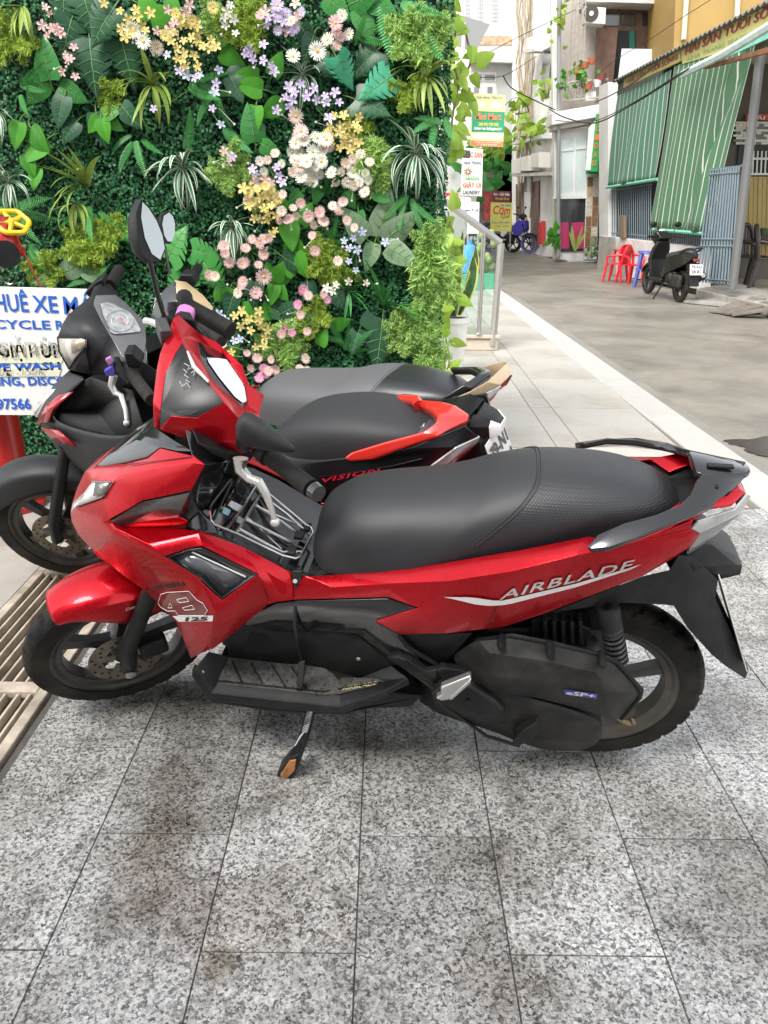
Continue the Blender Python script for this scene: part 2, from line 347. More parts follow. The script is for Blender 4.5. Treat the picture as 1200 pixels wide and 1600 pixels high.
# ------------------------------------------------------------------ the plant wall
YW = 3.56
WX0, WX1, WH = -3.0, .235, 2.75
def leafmat(name, a, b, rough=.42, trans=.0, vs=30):
    m = bpy.data.materials.new(name); m.use_nodes = True; MATS[name] = m; N = m.node_tree.nodes; L = m.node_tree.links; bs = N['Principled BSDF']
    oi = N.new('ShaderNodeObjectInfo'); geo = N.new('ShaderNodeNewGeometry'); tc = N.new('ShaderNodeTexCoord')
    nz = N.new('ShaderNodeTexNoise'); nz.inputs['Scale'].default_value = vs; L.new(tc.outputs['Object'], nz.inputs['Vector'])
    ad = N.new('ShaderNodeMath'); ad.operation = 'ADD'; L.new(geo.outputs['Random Per Island'], ad.inputs[0]); L.new(oi.outputs['Random'], ad.inputs[1])
    a2 = N.new('ShaderNodeMath'); a2.operation = 'MULTIPLY_ADD'; L.new(ad.outputs[0], a2.inputs[0]); a2.inputs[1].default_value = .35; L.new(nz.outputs['Fac'], a2.inputs[2])
    r = N.new('ShaderNodeValToRGB'); r.color_ramp.elements[0].position = .35; r.color_ramp.elements[1].position = 1.15 if False else 1.0
    r.color_ramp.elements[0].color = (*a, 1); r.color_ramp.elements[1].color = (*b, 1); L.new(a2.outputs[0], r.inputs['Fac']); L.new(r.outputs['Color'], bs.inputs['Base Color'])
    bs.inputs['Roughness'].default_value = rough; bs.inputs['Specular IOR Level'].default_value = .28
    if trans:
        tr = N.new('ShaderNodeBsdfTranslucent'); L.new(r.outputs['Color'], tr.inputs['Color']); mx = N.new('ShaderNodeMixShader'); mx.inputs[0].default_value = trans
        L.new(bs.outputs[0], mx.inputs[1]); L.new(tr.outputs[0], mx.inputs[2]); L.new(mx.outputs[0], N['Material Output'].inputs[0])
    return m
BOX = leafmat('boxwood_leaf', (.006, .050, .020), (.040, .18, .060), .5)
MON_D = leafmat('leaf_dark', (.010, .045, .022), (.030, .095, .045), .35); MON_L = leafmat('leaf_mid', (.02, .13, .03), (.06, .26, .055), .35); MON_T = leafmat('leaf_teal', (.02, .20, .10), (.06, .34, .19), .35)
POTH = leafmat('leaf_bright', (.03, .16, .015), (.09, .33, .035), .35, .15); LIME = leafmat('leaf_lime', (.13, .27, .015), (.33, .46, .07), .4, .25)
FLUF = leafmat('fern_fluffy', (.16, .34, .06), (.46, .66, .20), .55, .2); FLUY = leafmat('fern_yellow', (.15, .27, .02), (.44, .58, .10), .55, .2); SWORD = leafmat('fern_sword', (.03, .18, .045), (.13, .42, .13), .5, .15)
GRASSY = leafmat('strap_leaf', (.10, .20, .02), (.34, .45, .11), .4, .15); GREYL = leafmat('leaf_greyish', (.07, .15, .07), (.26, .36, .22), .45); SPG = leafmat('spider_green', (.02, .10, .045), (.07, .22, .11), .4); SPW = leafmat('spider_white', (.5, .58, .42), (.78, .82, .68), .45)
VEIN = M('vein_pale', (.16, .32, .12), .5); STEM = M('stem_green', (.10, .20, .04), .5)
wall = tag(thing('plant_wall', 'tall artificial boxwood hedge wall covered with fake ferns and flowers', 'green wall', (0, YW, 0)))
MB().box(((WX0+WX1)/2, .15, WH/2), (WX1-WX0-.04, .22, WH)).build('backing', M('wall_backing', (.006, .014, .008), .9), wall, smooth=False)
def boxwood(name, n, face, rs):
    r = random.Random(rs); vs = []; fs = []
    for i in range(n):
        tu, tz = r.random(), r.random(); dep = r.random()**.7
        if face == 'front': c = Vector((WX0+(WX1-WX0+.02)*tu, .03-.055*dep-.012*math.sin(tu*190)*math.sin(tz*150), .0+WH*tz)); out = Vector((0, -1, 0)); ax = Vector((1, 0, 0))
        else: c = Vector((WX1-.03+.055*dep, .02+.24*tu, WH*tz)); out = Vector((1, 0, 0)); ax = Vector((0, 1, 0))
        a = r.uniform(0, 2*math.pi); d = (ax*math.cos(a)+Vector((0, 0, 1))*math.sin(a)+out*r.uniform(-.2, .7)).normalized()
        nn = (out+Vector((r.uniform(-.5, .5), r.uniform(-.3, .3), r.uniform(-.1, .9)))).normalized(); s = d.cross(nn).normalized(); l = r.uniform(.010, .019); w = l*.44; k = len(vs)
        vs += [c, c+d*l*.45+s*w, c+d*l+nn*.002, c+d*l*.45-s*w]; fs.append((k, k+1, k+2, k+3))
    me = bpy.data.meshes.new(name); me.from_pydata([tuple(v) for v in vs], [], fs); o = mk(name, me, BOX, wall, smooth=False); tag(o, kind='stuff'); return o
boxwood('boxwood_mat', 120000, 'front', 3); boxwood('boxwood_mat', 9000, 'side', 4)
# leaf shapes: base at origin, tip along +y, face up +z
def me_of(mb, name, mats, smooth=True, midx=None):
    me = bpy.data.meshes.new(name); me.from_pydata([tuple(v) for v in mb.v], [], mb.f)
    for m in mats: me.materials.append(m)
    if midx: me.polygons.foreach_set('material_index', midx)
    if smooth: me.polygons.foreach_set('use_smooth', [True]*len(me.polygons))
    return me
def leaf_blade(w, prof, mat, curl=.25, fold=.12, n=10, slits=False, name='leaf', vein=False):
    """prof(t): half width 0..1 along the leaf"""
    mb = MB(); idx = []
    for s in (-1, 1):
        rows = []
        for i in range(n+1):
            t = i/n; hw = w*prof(t); row = []
            for j in range(4):
                k = j/3; kk = k
                if slits and .2 < t < .93 and i % 4 == 0: kk = min(k, .45)
                x = s*hw*kk; y = t-(.16*kk*kk*w*2 if slits else .03*kk); z = fold*abs(x)-curl*t*t-.10*(abs(x)/max(w, .01))**2*w
                row.append(Vector((x, y, z)))
            rows.append(row)
        b = len(mb.f); mb.loft(rows if s > 0 else [r for r in rows], False, False, False)
    idx = [0]*len(mb.f)
    if vein:
        k0 = len(mb.f)
        mb.tube([(0, t/6, .006-curl*(t/6)**2) for t in range(7)], [.011, .011, .009, .008, .006, .005, .003], 4); idx += [1]*(len(mb.f)-k0)
        for s in (-1, 1):
            for t in (.18, .36, .54, .7):
                k0 = len(mb.f); hw = w*prof(t+.12)*.8; mb.tube([(0, t, .006-curl*t*t), (s*hw*.5, t+.05, .008+fold*hw*.5-curl*(t+.05)**2), (s*hw, t+.12, .004+fold*hw-curl*(t+.12)**2-.1*w*.64)], [.006, .005, .002], 3); idx += [1]*(len(mb.f)-k0)
    return me_of(mb, name, [mat, VEIN], midx=idx)
heart = lambda t: (math.sin(math.pi*min(1, (t+.12)/1.12)**.66))**.8 if t < 1 else 0.0
lance = lambda t: math.sin(math.pi*t**.8)**.9 if 0 < t < 1 else 0.0
LEAF = {'mon_d': leaf_blade(.42, heart, MON_D, slits=True, n=26, vein=True), 'mon_l': leaf_blade(.44, heart, MON_L, slits=True, n=26, vein=True), 'mon_t': leaf_blade(.40, heart, MON_T, slits=True, n=26, vein=True),
        'heart': leaf_blade(.36, heart, POTH), 'heart_d': leaf_blade(.36, heart, MON_L, vein=True), 'lime': leaf_blade(.34, heart, LIME), 'grey': leaf_blade(.30, heart, GREYL, vein=True), 'dark': leaf_blade(.36, heart, MON_D, vein=True), 'lance': leaf_blade(.13, lance, GRASSY, curl=.4)}
def wall_pt(px, py, out=.06): return aty(px, py, YW-out)
def place(me, name, parent, P, ang, size, tilt=.35, roll=0.0, org=None):
    """ang: direction of the tip in the wall plane (degrees, 0 right, 90 up)"""
    a = math.radians(ang); d = Vector((math.cos(a), 0, math.sin(a))); out = Vector((0, -1, 0)); y = (d*math.cos(tilt)+out*math.sin(tilt)).normalized(); z = (out*math.cos(tilt)-d*math.sin(tilt)); x = y.cross(z)
    R = Matrix((x, y, z)).transposed(); R = R @ Matrix.Rotation(roll, 3, 'Y'); o = bpy.data.objects.new(name, me); COL.objects.link(o); o.parent = parent
    o.matrix_local = Matrix.Translation(Vector(P)-org) @ (R*size).to_4x4(); return o
MPX = .0027
def plant(name, label, cat, px, py, group, out=.05):
    P = wall_pt(px, py, out); return thing(name, label, cat, P, group), P
def leaves_plant(name, label, cat, kind, lst, group='foliage plants on the plant wall'):
    """lst: (x, y of the leaf's base, tip direction, length in photo px)"""
    t, P = plant(name, label, cat, lst[0][0], lst[0][1], group)
    for i, (x, y, a, l) in enumerate(lst):
        B_ = wall_pt(x, y, .05+.03*rnd.random()); place(LEAF[kind], 'leaf', t, B_, a, l*MPX, rnd.uniform(.1, .4), rnd.uniform(-.35, .35), P)
        tip = B_-Vector((math.cos(math.radians(a)), 0, math.sin(math.radians(a))))*l*MPX*.35
        MB().tube([B_-P, (B_+tip)/2-P+Vector((0, .01, 0)), tip-P+Vector((0, .05, 0))], .0028, 5).build('leaf_stalk', STEM, t)
    return t
def strap(l, w, droop, mats, stripe=False, n=9, tw=0.0):
    mb = MB(); midx = []; rows = []
    for i in range(n+1):
        t = i/n; hw = w*(math.sin(math.pi*min(1, t*.82+.18)))**.8*(1 if t < 1 else .05); y = math.sin(droop*t)/max(droop, .01)*1.0; z = -(1-math.cos(droop*t))/max(droop, .01)
        xs_ = (-1, -.55, 0, .55, 1) if stripe else (-1, 0, 1)
        rows.append([Vector((hw*k+tw*t*t, y, z+abs(k)*hw*.35))*l for k in xs_])
    mb.loft(rows, False, False, False)
    if stripe:
        for i in range(n): midx += [1, 0, 0, 1]
    return me_of(mb, 'leaf', mats, midx=midx or None)
SPIDER = [strap(1, .055, d, [SPG, SPW], True, tw=t) for d, t in ((.6, .05), (1.1, -.08), (1.7, .1), (2.2, -.05))]
STRAPS = [strap(1, .058, d, [GRASSY], tw=t) for d, t in ((.3, .05), (.8, -.1), (1.3, .12), (1.9, -.05))]
STRAPD = [strap(1, .046, d, [MON_L], tw=t) for d, t in ((.3, .05), (.8, -.1), (1.3, .12))]
def rosette(name, label, cat, px, py, r, n, kind, spread=(0, 360), seed=0, group='grassy plants on the plant wall'):
    t, P = plant(name, label, cat, px, py, group, .045); rg = random.Random(seed+int(px*7+py)); lib = {'spider': SPIDER, 'strap': STRAPS, 'strapd': STRAPD}[kind]
    for i in range(n):
        a = spread[0]+(spread[1]-spread[0])*(i+rg.random())/n; rad = math.radians(a); L_ = r*MPX*rg.uniform(.75, 1.2)
        # the strap rises along its direction and out of the wall, then bends down
        d = Vector((math.cos(rad)*.9, 0, math.sin(rad)*.9+.25)); y = (d+Vector((0, -1, 0))*rg.uniform(.45, 1.0)).normalized(); dn = Vector((0, 0, 1)); x = y.cross(dn); x = x.normalized() if x.length > .05 else Vector((1, 0, 0)); z = x.cross(y)
        o = bpy.data.objects.new('leaf', lib[rg.randrange(len(lib))]); COL.objects.link(o); o.parent = t; o.matrix_local = (Matrix((x, y, z)).transposed()*L_).to_4x4()
    return t
def frond_mesh(mat, n=22, ll=.16, drop=.5, fluffy=False, seed=1):
    rg = random.Random(seed); mb = MB()
    def sp(t): return Vector((.05*math.sin(3*t+seed), t*math.cos(drop*t*.6), -drop*t*t*.55))
    mb.tube([sp(i/8) for i in range(9)], [.008]*8+[.002], 4)
    for i in range(n):
        t = (i+.6)/n; c = sp(t); l = ll*(math.sin(math.pi*min(1, t*.8+.22)))**.8
        for s in (-1, 1):
            if not fluffy:
                d = Vector((s*.92, .38, -.15)).normalized()*l; w = Vector((0, 1, 0))*.42/n; mb.add([c-w, c+d*.55-w*.9+Vector((0, 0, .012)), c+d, c+d*.55+w*.9+Vector((0, 0, .012)), c+w], [(0, 1, 2, 3, 4)])
            else:
                for q in range(3):
                    d = Vector((s*rg.uniform(.5, 1), rg.uniform(.1, .9), rg.uniform(-.5, .8))).normalized()*l*rg.uniform(.7, 1.15); w = d.cross(Vector((rg.uniform(-1, 1), rg.uniform(-1, 1), rg.uniform(-1, 1)))).normalized()*.016
                    mb.add([c-w, c+w, c+d], [(0, 1, 2)])
                    for e in range(6):
                        p = c+d*(.25+.12*e); dd = (d.normalized()*.6+Vector((rg.uniform(-1, 1), rg.uniform(-1, 1), rg.uniform(-1, 1)))).normalized()*l*.42; mb.add([p-w*1.1, p+w*1.1, p+dd], [(0, 1, 2)])
    return me_of(mb, 'frond', [mat], smooth=False)
FR_SW = [frond_mesh(SWORD, 24, .15, d, seed=i) for i, d in enumerate((.3, .8, 1.2))]
FR_DK = [frond_mesh(MON_L, 24, .13, d, seed=i) for i, d in enumerate((.3, .8))]
FR_FL = [frond_mesh(FLUF, 15, .34, d, True, seed=i+5) for i, d in enumerate((.3, .7, 1.0))]
FR_FY = [frond_mesh(FLUY, 15, .34, d, True, seed=i+9) for i, d in enumerate((.3, .7, 1.0))]
def fern(name, label, px, py, kind, fr, group='ferns on the plant wall', cat='fern'):
    """fr: (angle, length px) of every frond; small offsets are added"""
    lib = {'sword': FR_SW, 'dark': FR_DK, 'fluffy': FR_FL, 'yellow': FR_FY}[kind]; t, P = plant(name, label, cat, px, py, group, .04); rg = random.Random(int(px*3+py))
    for i, (a, l) in enumerate(fr): place(lib[i % len(lib)], 'frond', t, P+Vector((rg.uniform(-.02, .02), -.02*rg.random(), rg.uniform(-.02, .02))), a+rg.uniform(-8, 8), l*MPX, rg.uniform(.25, .75), rg.uniform(-.5, .5), P)
    return t
# flowers
PET = {k: leafmat('petal_'+k, a, b, .6, .2) for k, a, b in (('white', (.58, .56, .46), (.78, .77, .70)), ('pink', (.54, .27, .29), (.74, .52, .50)), ('blush', (.60, .43, .36), (.76, .64, .56)), ('yellow', (.56, .42, .10), (.74, .63, .26)), ('lilac', (.40, .30, .58), (.66, .58, .78)), ('blue', (.42, .46, .74), (.66, .70, .86)), ('magenta', (.52, .14, .33), (.74, .36, .52)))}
EYE = M('flower_eye', (.62, .42, .05), .7, var=.3, vscale=300)
def flower_mesh(pet, n, kind, seed):
    rg = random.Random(seed); mb = MB(); mi = []
    for layer in range(2 if kind == 'daisy' else 1):
        for i in range(n):
            a = 2*math.pi*(i+.5*layer)/n+rg.uniform(-.08, .08); d = Vector((math.cos(a), math.sin(a), 0)); s = Vector((-math.sin(a), math.cos(a), 0)); up = .10+.22*rg.random()+layer*.1
            if kind == 'daisy': w = .105; ps = [d*.16-s*w*.5, d*.16+s*w*.5, d*.6+s*w*1.1+Vector((0, 0, up*.5)), d*.97+s*w*.55+Vector((0, 0, up*.6)), d*1.03+Vector((0, 0, up*.55)), d*.97-s*w*.55+Vector((0, 0, up*.6)), d*.6-s*w*1.1+Vector((0, 0, up*.5))]; f = [(0, 1, 2, 6), (6, 2, 3, 5), (5, 3, 4)]
            else: w = .30; ps = [d*.08-s*.06, d*.08+s*.06, d*.55+s*w+Vector((0, 0, .16+up*.4)), d*.88+s*w*.8+Vector((0, 0, .1+up*.5)), d*1.05+Vector((0, 0, up*.4)), d*.88-s*w*.8+Vector((0, 0, .1+up*.5)), d*.55-s*w+Vector((0, 0, .16+up*.4)), d*.55+Vector((0, 0, .06))]; f = [(0, 1, 2, 7), (0, 7, 6), (7, 2, 3, 4), (7, 4, 5, 6)]
            mb.add(ps, f); mi += [0]*len(f)
    k = len(mb.f); mb.ball((0, 0, .06), (.2, .2, .13) if kind == 'daisy' else (.11, .11, .1), 8, 5); mi += [1]*(len(mb.f)-k)
    k = len(mb.f); mb.tube([(0, 0, 0), (.02, 0, -.5)], .035, 4); mi += [2]*(len(mb.f)-k)
    return me_of(mb, 'flower', [pet, EYE, STEM], smooth=False, midx=mi)
FLW = {}
for c in PET:
    FLW[c, 'd'] = [flower_mesh(PET[c], 11, 'daisy', i) for i in range(3)]; FLW[c, 's'] = [flower_mesh(PET[c], 5, 'star', i+7) for i in range(3)]
def spray(label, col, kind, pts, size=13, group='flower sprays on the plant wall', buds=3):
    """pts: photo places of the blooms"""
    cx, cy = sum(p[0] for p in pts)/len(pts), sum(p[1] for p in pts)/len(pts)
    t, P = plant('flower_spray', label, 'flowers', cx, cy, group, .03); rg = random.Random(int(cx*11+cy)); cols = col if isinstance(col, (list, tuple)) else [col]; kinds = kind if len(kind) > 1 else kind
    for i, p in enumerate(pts):
        c = cols[i % len(cols)] if len(p) < 3 else p[2]; B_ = wall_pt(p[0], p[1], .10+.05*rg.random()); s = .60*size*MPX*rg.uniform(.8, 1.18); me = rg.choice(FLW[c, kind[i % len(kind)]])
        nrm = Vector((rg.uniform(-.45, .45), -1, rg.uniform(-.15, .7))).normalized(); q = nrm.to_track_quat('Z', 'Y').to_matrix() @ Matrix.Rotation(rg.uniform(0, 6.28), 3, 'Z')
        o = bpy.data.objects.new('flower', me); COL.objects.link(o); o.parent = t; o.matrix_local = Matrix.Translation(B_-P) @ (q*s).to_4x4()
        b = B_-P; MB().tube([b-nrm*s*.4, b*.65+Vector((0, .01, -.01)), b*.15+Vector((0, .02, 0))], .0016, 4).build('stalk', STEM, t, fix=False)
    for i in range(buds):
        p = rg.choice(pts); B_ = wall_pt(p[0]+rg.uniform(-22, 22), p[1]+rg.uniform(-10, 24), .11); m = MB(); m.ball(B_-P, .0055, 6, 4); m.tube([B_-P, (B_-P)*.6], .0012, 4); m.build('bud', PET['white'], t, fix=False)
    return t
def around(cx, cy, rx, ry, n, seed, mind=9):
    rg = random.Random(seed); out = []; k = 0
    while len(out) < n and k < 900:
        k += 1; a, r = rg.uniform(0, 6.28), rg.random()**.5; p = (cx+rx*r*math.cos(a), cy+ry*r*math.sin(a))
        if all(math.dist(p, q) > mind for q in out): out.append(p)
    return out
# --- foliage, from top left to bottom right
leaves_plant('monstera', 'dark green split-leaf monstera cluster near the top left of the plant wall', 'monstera', 'mon_d', [(100, -12, 262, 55), (130, -8, 285, 62), (178, 12, 235, 66), (140, 60, 275, 82), (190, 62, 280, 70), (112, 30, 250, 58)])
leaves_plant('arrowhead_plant', 'veined mid green arrowhead leaves left of the dark top monstera', 'plant', 'heart_d', [(78, 125, 95, 60), (70, 125, 230, 46), (92, 135, 335, 46)])
leaves_plant('ivy', 'bright green heart-leaf ivy at the left edge above the spider plant', 'ivy', 'heart', [(30, 190, 250, 42), (48, 200, 300, 46), (72, 218, 215, 52), (40, 240, 285, 38), (58, 262, 250, 36)])
leaves_plant('dark_vine', 'dark leaves on the hedge below the yellow grass tuft', 'plant', 'dark', [(100, 150, 250, 48), (150, 175, 280, 50), (190, 165, 310, 44), (120, 190, 230, 40)])
leaves_plant('palmate_plant', 'lobed olive leaves in the gap under the top monstera', 'plant', 'heart', [(160, 180, 20, 34), (160, 182, 330, 36), (158, 185, 280, 36), (155, 183, 230, 30)])
leaves_plant('philodendron', 'broad green leaves behind the yellow flowers at the top edge', 'plant', 'heart', [(215, 5, 330, 48), (235, 30, 15, 42), (330, 60, 10, 44), (345, 80, 330, 40), (262, -5, 300, 36)])
leaves_plant('variegated_vine', 'pale veined broad leaves at the top centre of the wall', 'vine', 'heart_d', [(510, -5, 320, 46), (545, 8, 20, 50), (560, 14, 300, 48), (575, 0, 340, 46)])
leaves_plant('round_leaf_vine', 'glossy round green leaves left of the lilac flowers', 'vine', 'heart', [(405, 120, 180, 40), (425, 118, 60, 36), (410, 140, 170, 42), (440, 160, 215, 40), (400, 165, 260, 40)])
leaves_plant('monstera', 'teal split-leaf monstera pair under the pink daisies at upper right', 'monstera', 'mon_t', [(525, 88, 300, 52), (612, 118, 215, 62)])
leaves_plant('monstera', 'very dark monstera leaves around the teal pair', 'monstera', 'mon_d', [(590, 78, 220, 60), (500, 95, 330, 44), (555, 155, 340, 62)])
leaves_plant('caladium', 'dark green lance leaf beside the centre ferns', 'plant', 'heart_d', [(398, 222, 95, 54), (408, 225, 330, 36)])
leaves_plant('monstera', 'light green monstera behind the mirrors, half hidden', 'monstera', 'mon_l', [(262, 405, 60, 66), (300, 392, 350, 50), (290, 430, 250, 60), (318, 410, 300, 62), (215, 350, 210, 50)])
leaves_plant('philodendron', 'bright heart leaves in the middle below the yellow flowers', 'plant', 'heart', [(450, 345, 280, 48), (450, 375, 310, 50), (470, 350, 60, 38), (445, 330, 120, 36), (462, 395, 290, 44)])
leaves_plant('caladium', 'grey green veined caladium leaves at the right beside the blue flowers', 'caladium', 'grey', [(592, 370, 75, 74), (600, 375, 35, 72), (605, 385, 330, 62), (572, 372, 130, 62), (585, 380, 250, 48)])
leaves_plant('palmate_plant', 'lobed green leaf cluster between pink daisies at centre', 'plant', 'heart', [(428, 440, 60, 36), (428, 440, 15, 36), (428, 442, 110, 36), (430, 445, 250, 36), (430, 445, 310, 34)])
leaves_plant('dark_vine', 'dark lobed leaves beneath the lobed green cluster', 'plant', 'dark', [(440, 490, 30, 40), (440, 490, 150, 40), (445, 495, 270, 38), (470, 500, 350, 40), (440, 480, 90, 36)])
leaves_plant('monstera', 'big dark monstera leaf low at the right above the seats', 'monstera', 'mon_d', [(598, 498, 265, 92), (560, 520, 250, 40)])
leaves_plant('silver_caladium', 'pale silvery leaves just above the rental sign', 'caladium', 'grey', [(100, 425, 20, 56), (130, 420, 330, 46), (88, 432, 200, 40)])
leaves_plant('broad_leaf', 'two green leaves among lower left yellow flowers', 'plant', 'heart', [(388, 470, 280, 44), (360, 450, 250, 36)])
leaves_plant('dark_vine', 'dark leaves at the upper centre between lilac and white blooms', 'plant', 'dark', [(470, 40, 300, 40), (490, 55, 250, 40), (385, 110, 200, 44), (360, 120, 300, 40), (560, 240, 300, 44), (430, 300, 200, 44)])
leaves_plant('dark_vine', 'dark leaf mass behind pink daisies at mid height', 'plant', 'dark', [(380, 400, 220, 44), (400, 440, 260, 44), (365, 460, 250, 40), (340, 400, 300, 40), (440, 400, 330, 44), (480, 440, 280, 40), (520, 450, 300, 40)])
rosette('grass_tuft', 'yellow green strap-leaf tuft below the yellow star flowers', 'grass plant', 238, 132, 66, 16, 'strap')
rosette('grass_tuft', 'upright olive strap-leaf tuft on the left half', 'grass plant', 138, 292, 78, 14, 'strap', (60, 200))
rosette('grass_tuft', 'light green bromeliad-like tuft near the upper right edge', 'grass plant', 668, 118, 66, 15, 'strap')
rosette('grass_tuft', 'slim dark green tuft in the middle of the white daisies', 'grass plant', 512, 305, 60, 10, 'strapd', (20, 170))
rosette('grass_tuft', 'tall thin green tuft right of the blue flowers', 'grass plant', 600, 480, 84, 10, 'strapd', (-40, 150))
rosette('grass_tuft', 'thin drooping straps over the left fluffy fern', 'grass plant', 118, 318, 62, 8, 'strap', (180, 360))
rosette('grass_tuft', 'wispy strap leaves at the top left corner', 'grass plant', 35, 10, 58, 7, 'strap', (200, 340))
rosette('grass_tuft', 'dark thin tuft between the magenta daisies and the fern', 'grass plant', 545, 455, 52, 12, 'strapd')
rosette('spider_plant', 'white striped spider plant left of centre near a fern frond', 'spider plant', 285, 262, 66, 18, 'spider')
rosette('spider_plant', 'large white striped spider plant at the right edge of the wall', 'spider plant', 650, 240, 76, 22, 'spider')
rosette('spider_plant', 'white striped spider plant cut by the left picture edge', 'spider plant', 14, 285, 64, 14, 'spider')
rosette('spider_plant', 'small white striped spider plant at the far left, upper one', 'spider plant', -6, 175, 50, 10, 'spider', (-90, 90))
rosette('spider_plant', 'white striped spider plant above the pink daisies behind the mirror', 'spider plant', 362, 355, 58, 18, 'spider')
rosette('spider_plant', 'white striped spider plant between white daisies and lilac flowers', 'spider plant', 472, 118, 52, 14, 'spider')
rosette('spider_plant', 'pale striped straps beside the brown scooter mirror', 'spider plant', 268, 470, 52, 12, 'spider')
fern('fern', 'single bright sword fern frond rising above the left spider plant', 292, 238, 'sword', [(68, 66)])
fern('fern', 'hanging bright sword fern frond at the top right', 598, -14, 'sword', [(285, 100), (268, 70)])
fern('fern', 'arching feathery frond over the upper right tuft', 632, 8, 'sword', [(310, 105), (330, 70)])
fern('fern', 'green sword fern frond pointing down right of the round leaves', 352, 200, 'sword', [(318, 66), (300, 54)])
fern('fern', 'thin dark fern under the lilac stars at upper left', 300, 130, 'dark', [(335, 62), (10, 58), (350, 70), (300, 46)])
fern('fern', 'dark fern fronds beside the blue stars, upper centre', 338, 150, 'dark', [(250, 56), (290, 60), (20, 44)])
fern('fern', 'small fern fronds at the left edge behind the hydrant', 30, 320, 'sword', [(200, 60), (300, 70), (330, 66), (250, 60), (20, 74), (180, 52)])
fern('fern', 'sword fern fronds under the hydrant wheel', 45, 385, 'dark', [(270, 70), (300, 60), (330, 56), (240, 50)])
fern('fern', 'grey green feathery fronds at the left above the ivy', 30, 140, 'dark', [(340, 52), (20, 60), (300, 44)])
FLF = lambda n, l, a0=0, a1=360, s=1: [(a0+(a1-a0)*i/n+random.Random(s+i).uniform(-12, 12), l*random.Random(s*3+i).uniform(.75, 1.15)) for i in range(n)]
fern('fluffy_fern', 'olive fluffy fern in the upper left corner', 22, 62, 'yellow', FLF(10, 46))
fern('fluffy_fern', 'light green fluffy fern to the right of the left spider plant', 362, 272, 'fluffy', FLF(13, 46))
fern('fluffy_fern', 'fluffy fern hanging left of the standing mirror', 145, 380, 'yellow', FLF(15, 54, 150, 400))
fern('fluffy_fern', 'fluffy bright fern touching the sign top edge', 78, 420, 'yellow', FLF(12, 42))
fern('fluffy_fern', 'fluffy yellowish fern beside the left strap tuft', 170, 345, 'yellow', FLF(10, 40, 180, 400))
fern('fluffy_fern', 'fluffy olive fern at the top centre next to lilac flowers', 382, 40, 'yellow', FLF(14, 48))
fern('fluffy_fern', 'fluffy light fern below the hanging sword frond', 640, 62, 'fluffy', FLF(14, 50))
fern('fluffy_fern', 'fluffy fern under the upper right tuft', 640, 135, 'yellow', FLF(9, 40, 180, 360))
fern('fluffy_fern', 'long drooping fluffy fern right of the white daisy column', 578, 215, 'fluffy', FLF(7, 54, 200, 340)+[(275, 90), (285, 100), (300, 84), (262, 70)])
fern('fluffy_fern', 'fluffy fern at the lower centre among magenta daisies', 488, 490, 'yellow', FLF(12, 46, 200, 360)+[(90, 40), (60, 40)])
fern('fluffy_fern', 'pale fluffy fern just above the rear scooter seat', 445, 535, 'fluffy', FLF(15, 50))
fern('fluffy_fern', 'olive fluffy fern beside the heart leaves at centre', 505, 405, 'yellow', FLF(11, 44))
fern('fluffy_fern', 'olive fluffy fern under the blue star flowers', 530, 420, 'yellow', FLF(9, 38))
fern('fluffy_fern', 'big pale fluffy fern on the right edge next to the potted plant', 672, 385, 'fluffy', FLF(9, 48, 0, 360)+[(270, 90), (285, 84), (255, 78), (300, 70), (280, 110)])
fern('fluffy_fern', 'fluffy fern low at the right corner above the seats', 655, 500, 'fluffy', FLF(14, 52)+[(270, 70), (300, 70)])
fern('fluffy_fern', 'fluffy fern at the bottom right corner of the wall', 678, 545, 'fluffy', FLF(12, 46, 150, 400))
fern('fluffy_fern', 'small fluffy fern right of the dark big monstera', 625, 520, 'fluffy', FLF(9, 40))
fern('fluffy_fern', 'fluffy fern low at the left behind the red scooter dash', 400, 300, 'fluffy', FLF(8, 36))
# --- flowers
spray('pink star flowers at the far top left', 'pink', 's', [(72, 12), (78, 22), (66, 40), (80, 45), (88, 42), (74, 56), (95, 52), (90, 48)], 12)
spray('dusty pink star flowers left of the top monstera', 'pink', 's', [(115, 74), (103, 86), (110, 92), (98, 112), (118, 120), (106, 95)], 11)
spray('yellow star flowers at the top left of the flower stream', 'yellow', 's', [(188, 18), (200, 30), (190, 45), (212, 16), (222, 40), (206, 50), (235, 20), (215, 26), (196, 58), (162, 5), (228, 48)], 13)
spray('single white daisy with yellow stars round it near the top', ['white', 'blush', 'white'], 'd', [(224, 65), (245, 75), (207, 48)], 19)
spray('pink and yellow flowers at the top of the stream', ['pink', 'yellow', 'pink', 'yellow'], 'sd', [(262, 15), (275, 22), (290, 18), (285, 30), (272, 36), (300, 32), (296, 8), (333, 12), (245, 48), (258, 55), (266, 46)], 14)
spray('yellow star flowers hanging over the grass tuft', 'yellow', 's', around(298, 72, 42, 34, 20, 5), 13)
spray('lilac star flowers beneath the yellow hanging ones', ['lilac', 'blue'], 's', [(280, 112), (292, 118), (305, 122), (312, 118), (288, 106), (262, 86), (240, 170), (335, 145), (338, 130), (345, 195), (332, 170), (342, 110)], 12)
spray('cream star flowers at the top right of the yellow ones', 'white', 's', [(355, 18), (365, 30), (352, 40), (368, 52), (360, 8), (350, 28)], 12)
spray('lilac and pink flowers at the top centre', ['lilac', 'lilac', 'pink', 'lilac', 'blush'], 'sd', around(440, 25, 34, 26, 14, 9)+[(462, 6), (470, 20), (456, 45)], 14)
spray('lilac star flowers between the round leaves and the daisies', 'lilac', 's', [(412, 70), (384, 84), (395, 92), (412, 95), (424, 102), (428, 112), (390, 78)], 13)
spray('two large white daisies at the upper centre', 'white', 'd', [(458, 88), (496, 80)], 20)
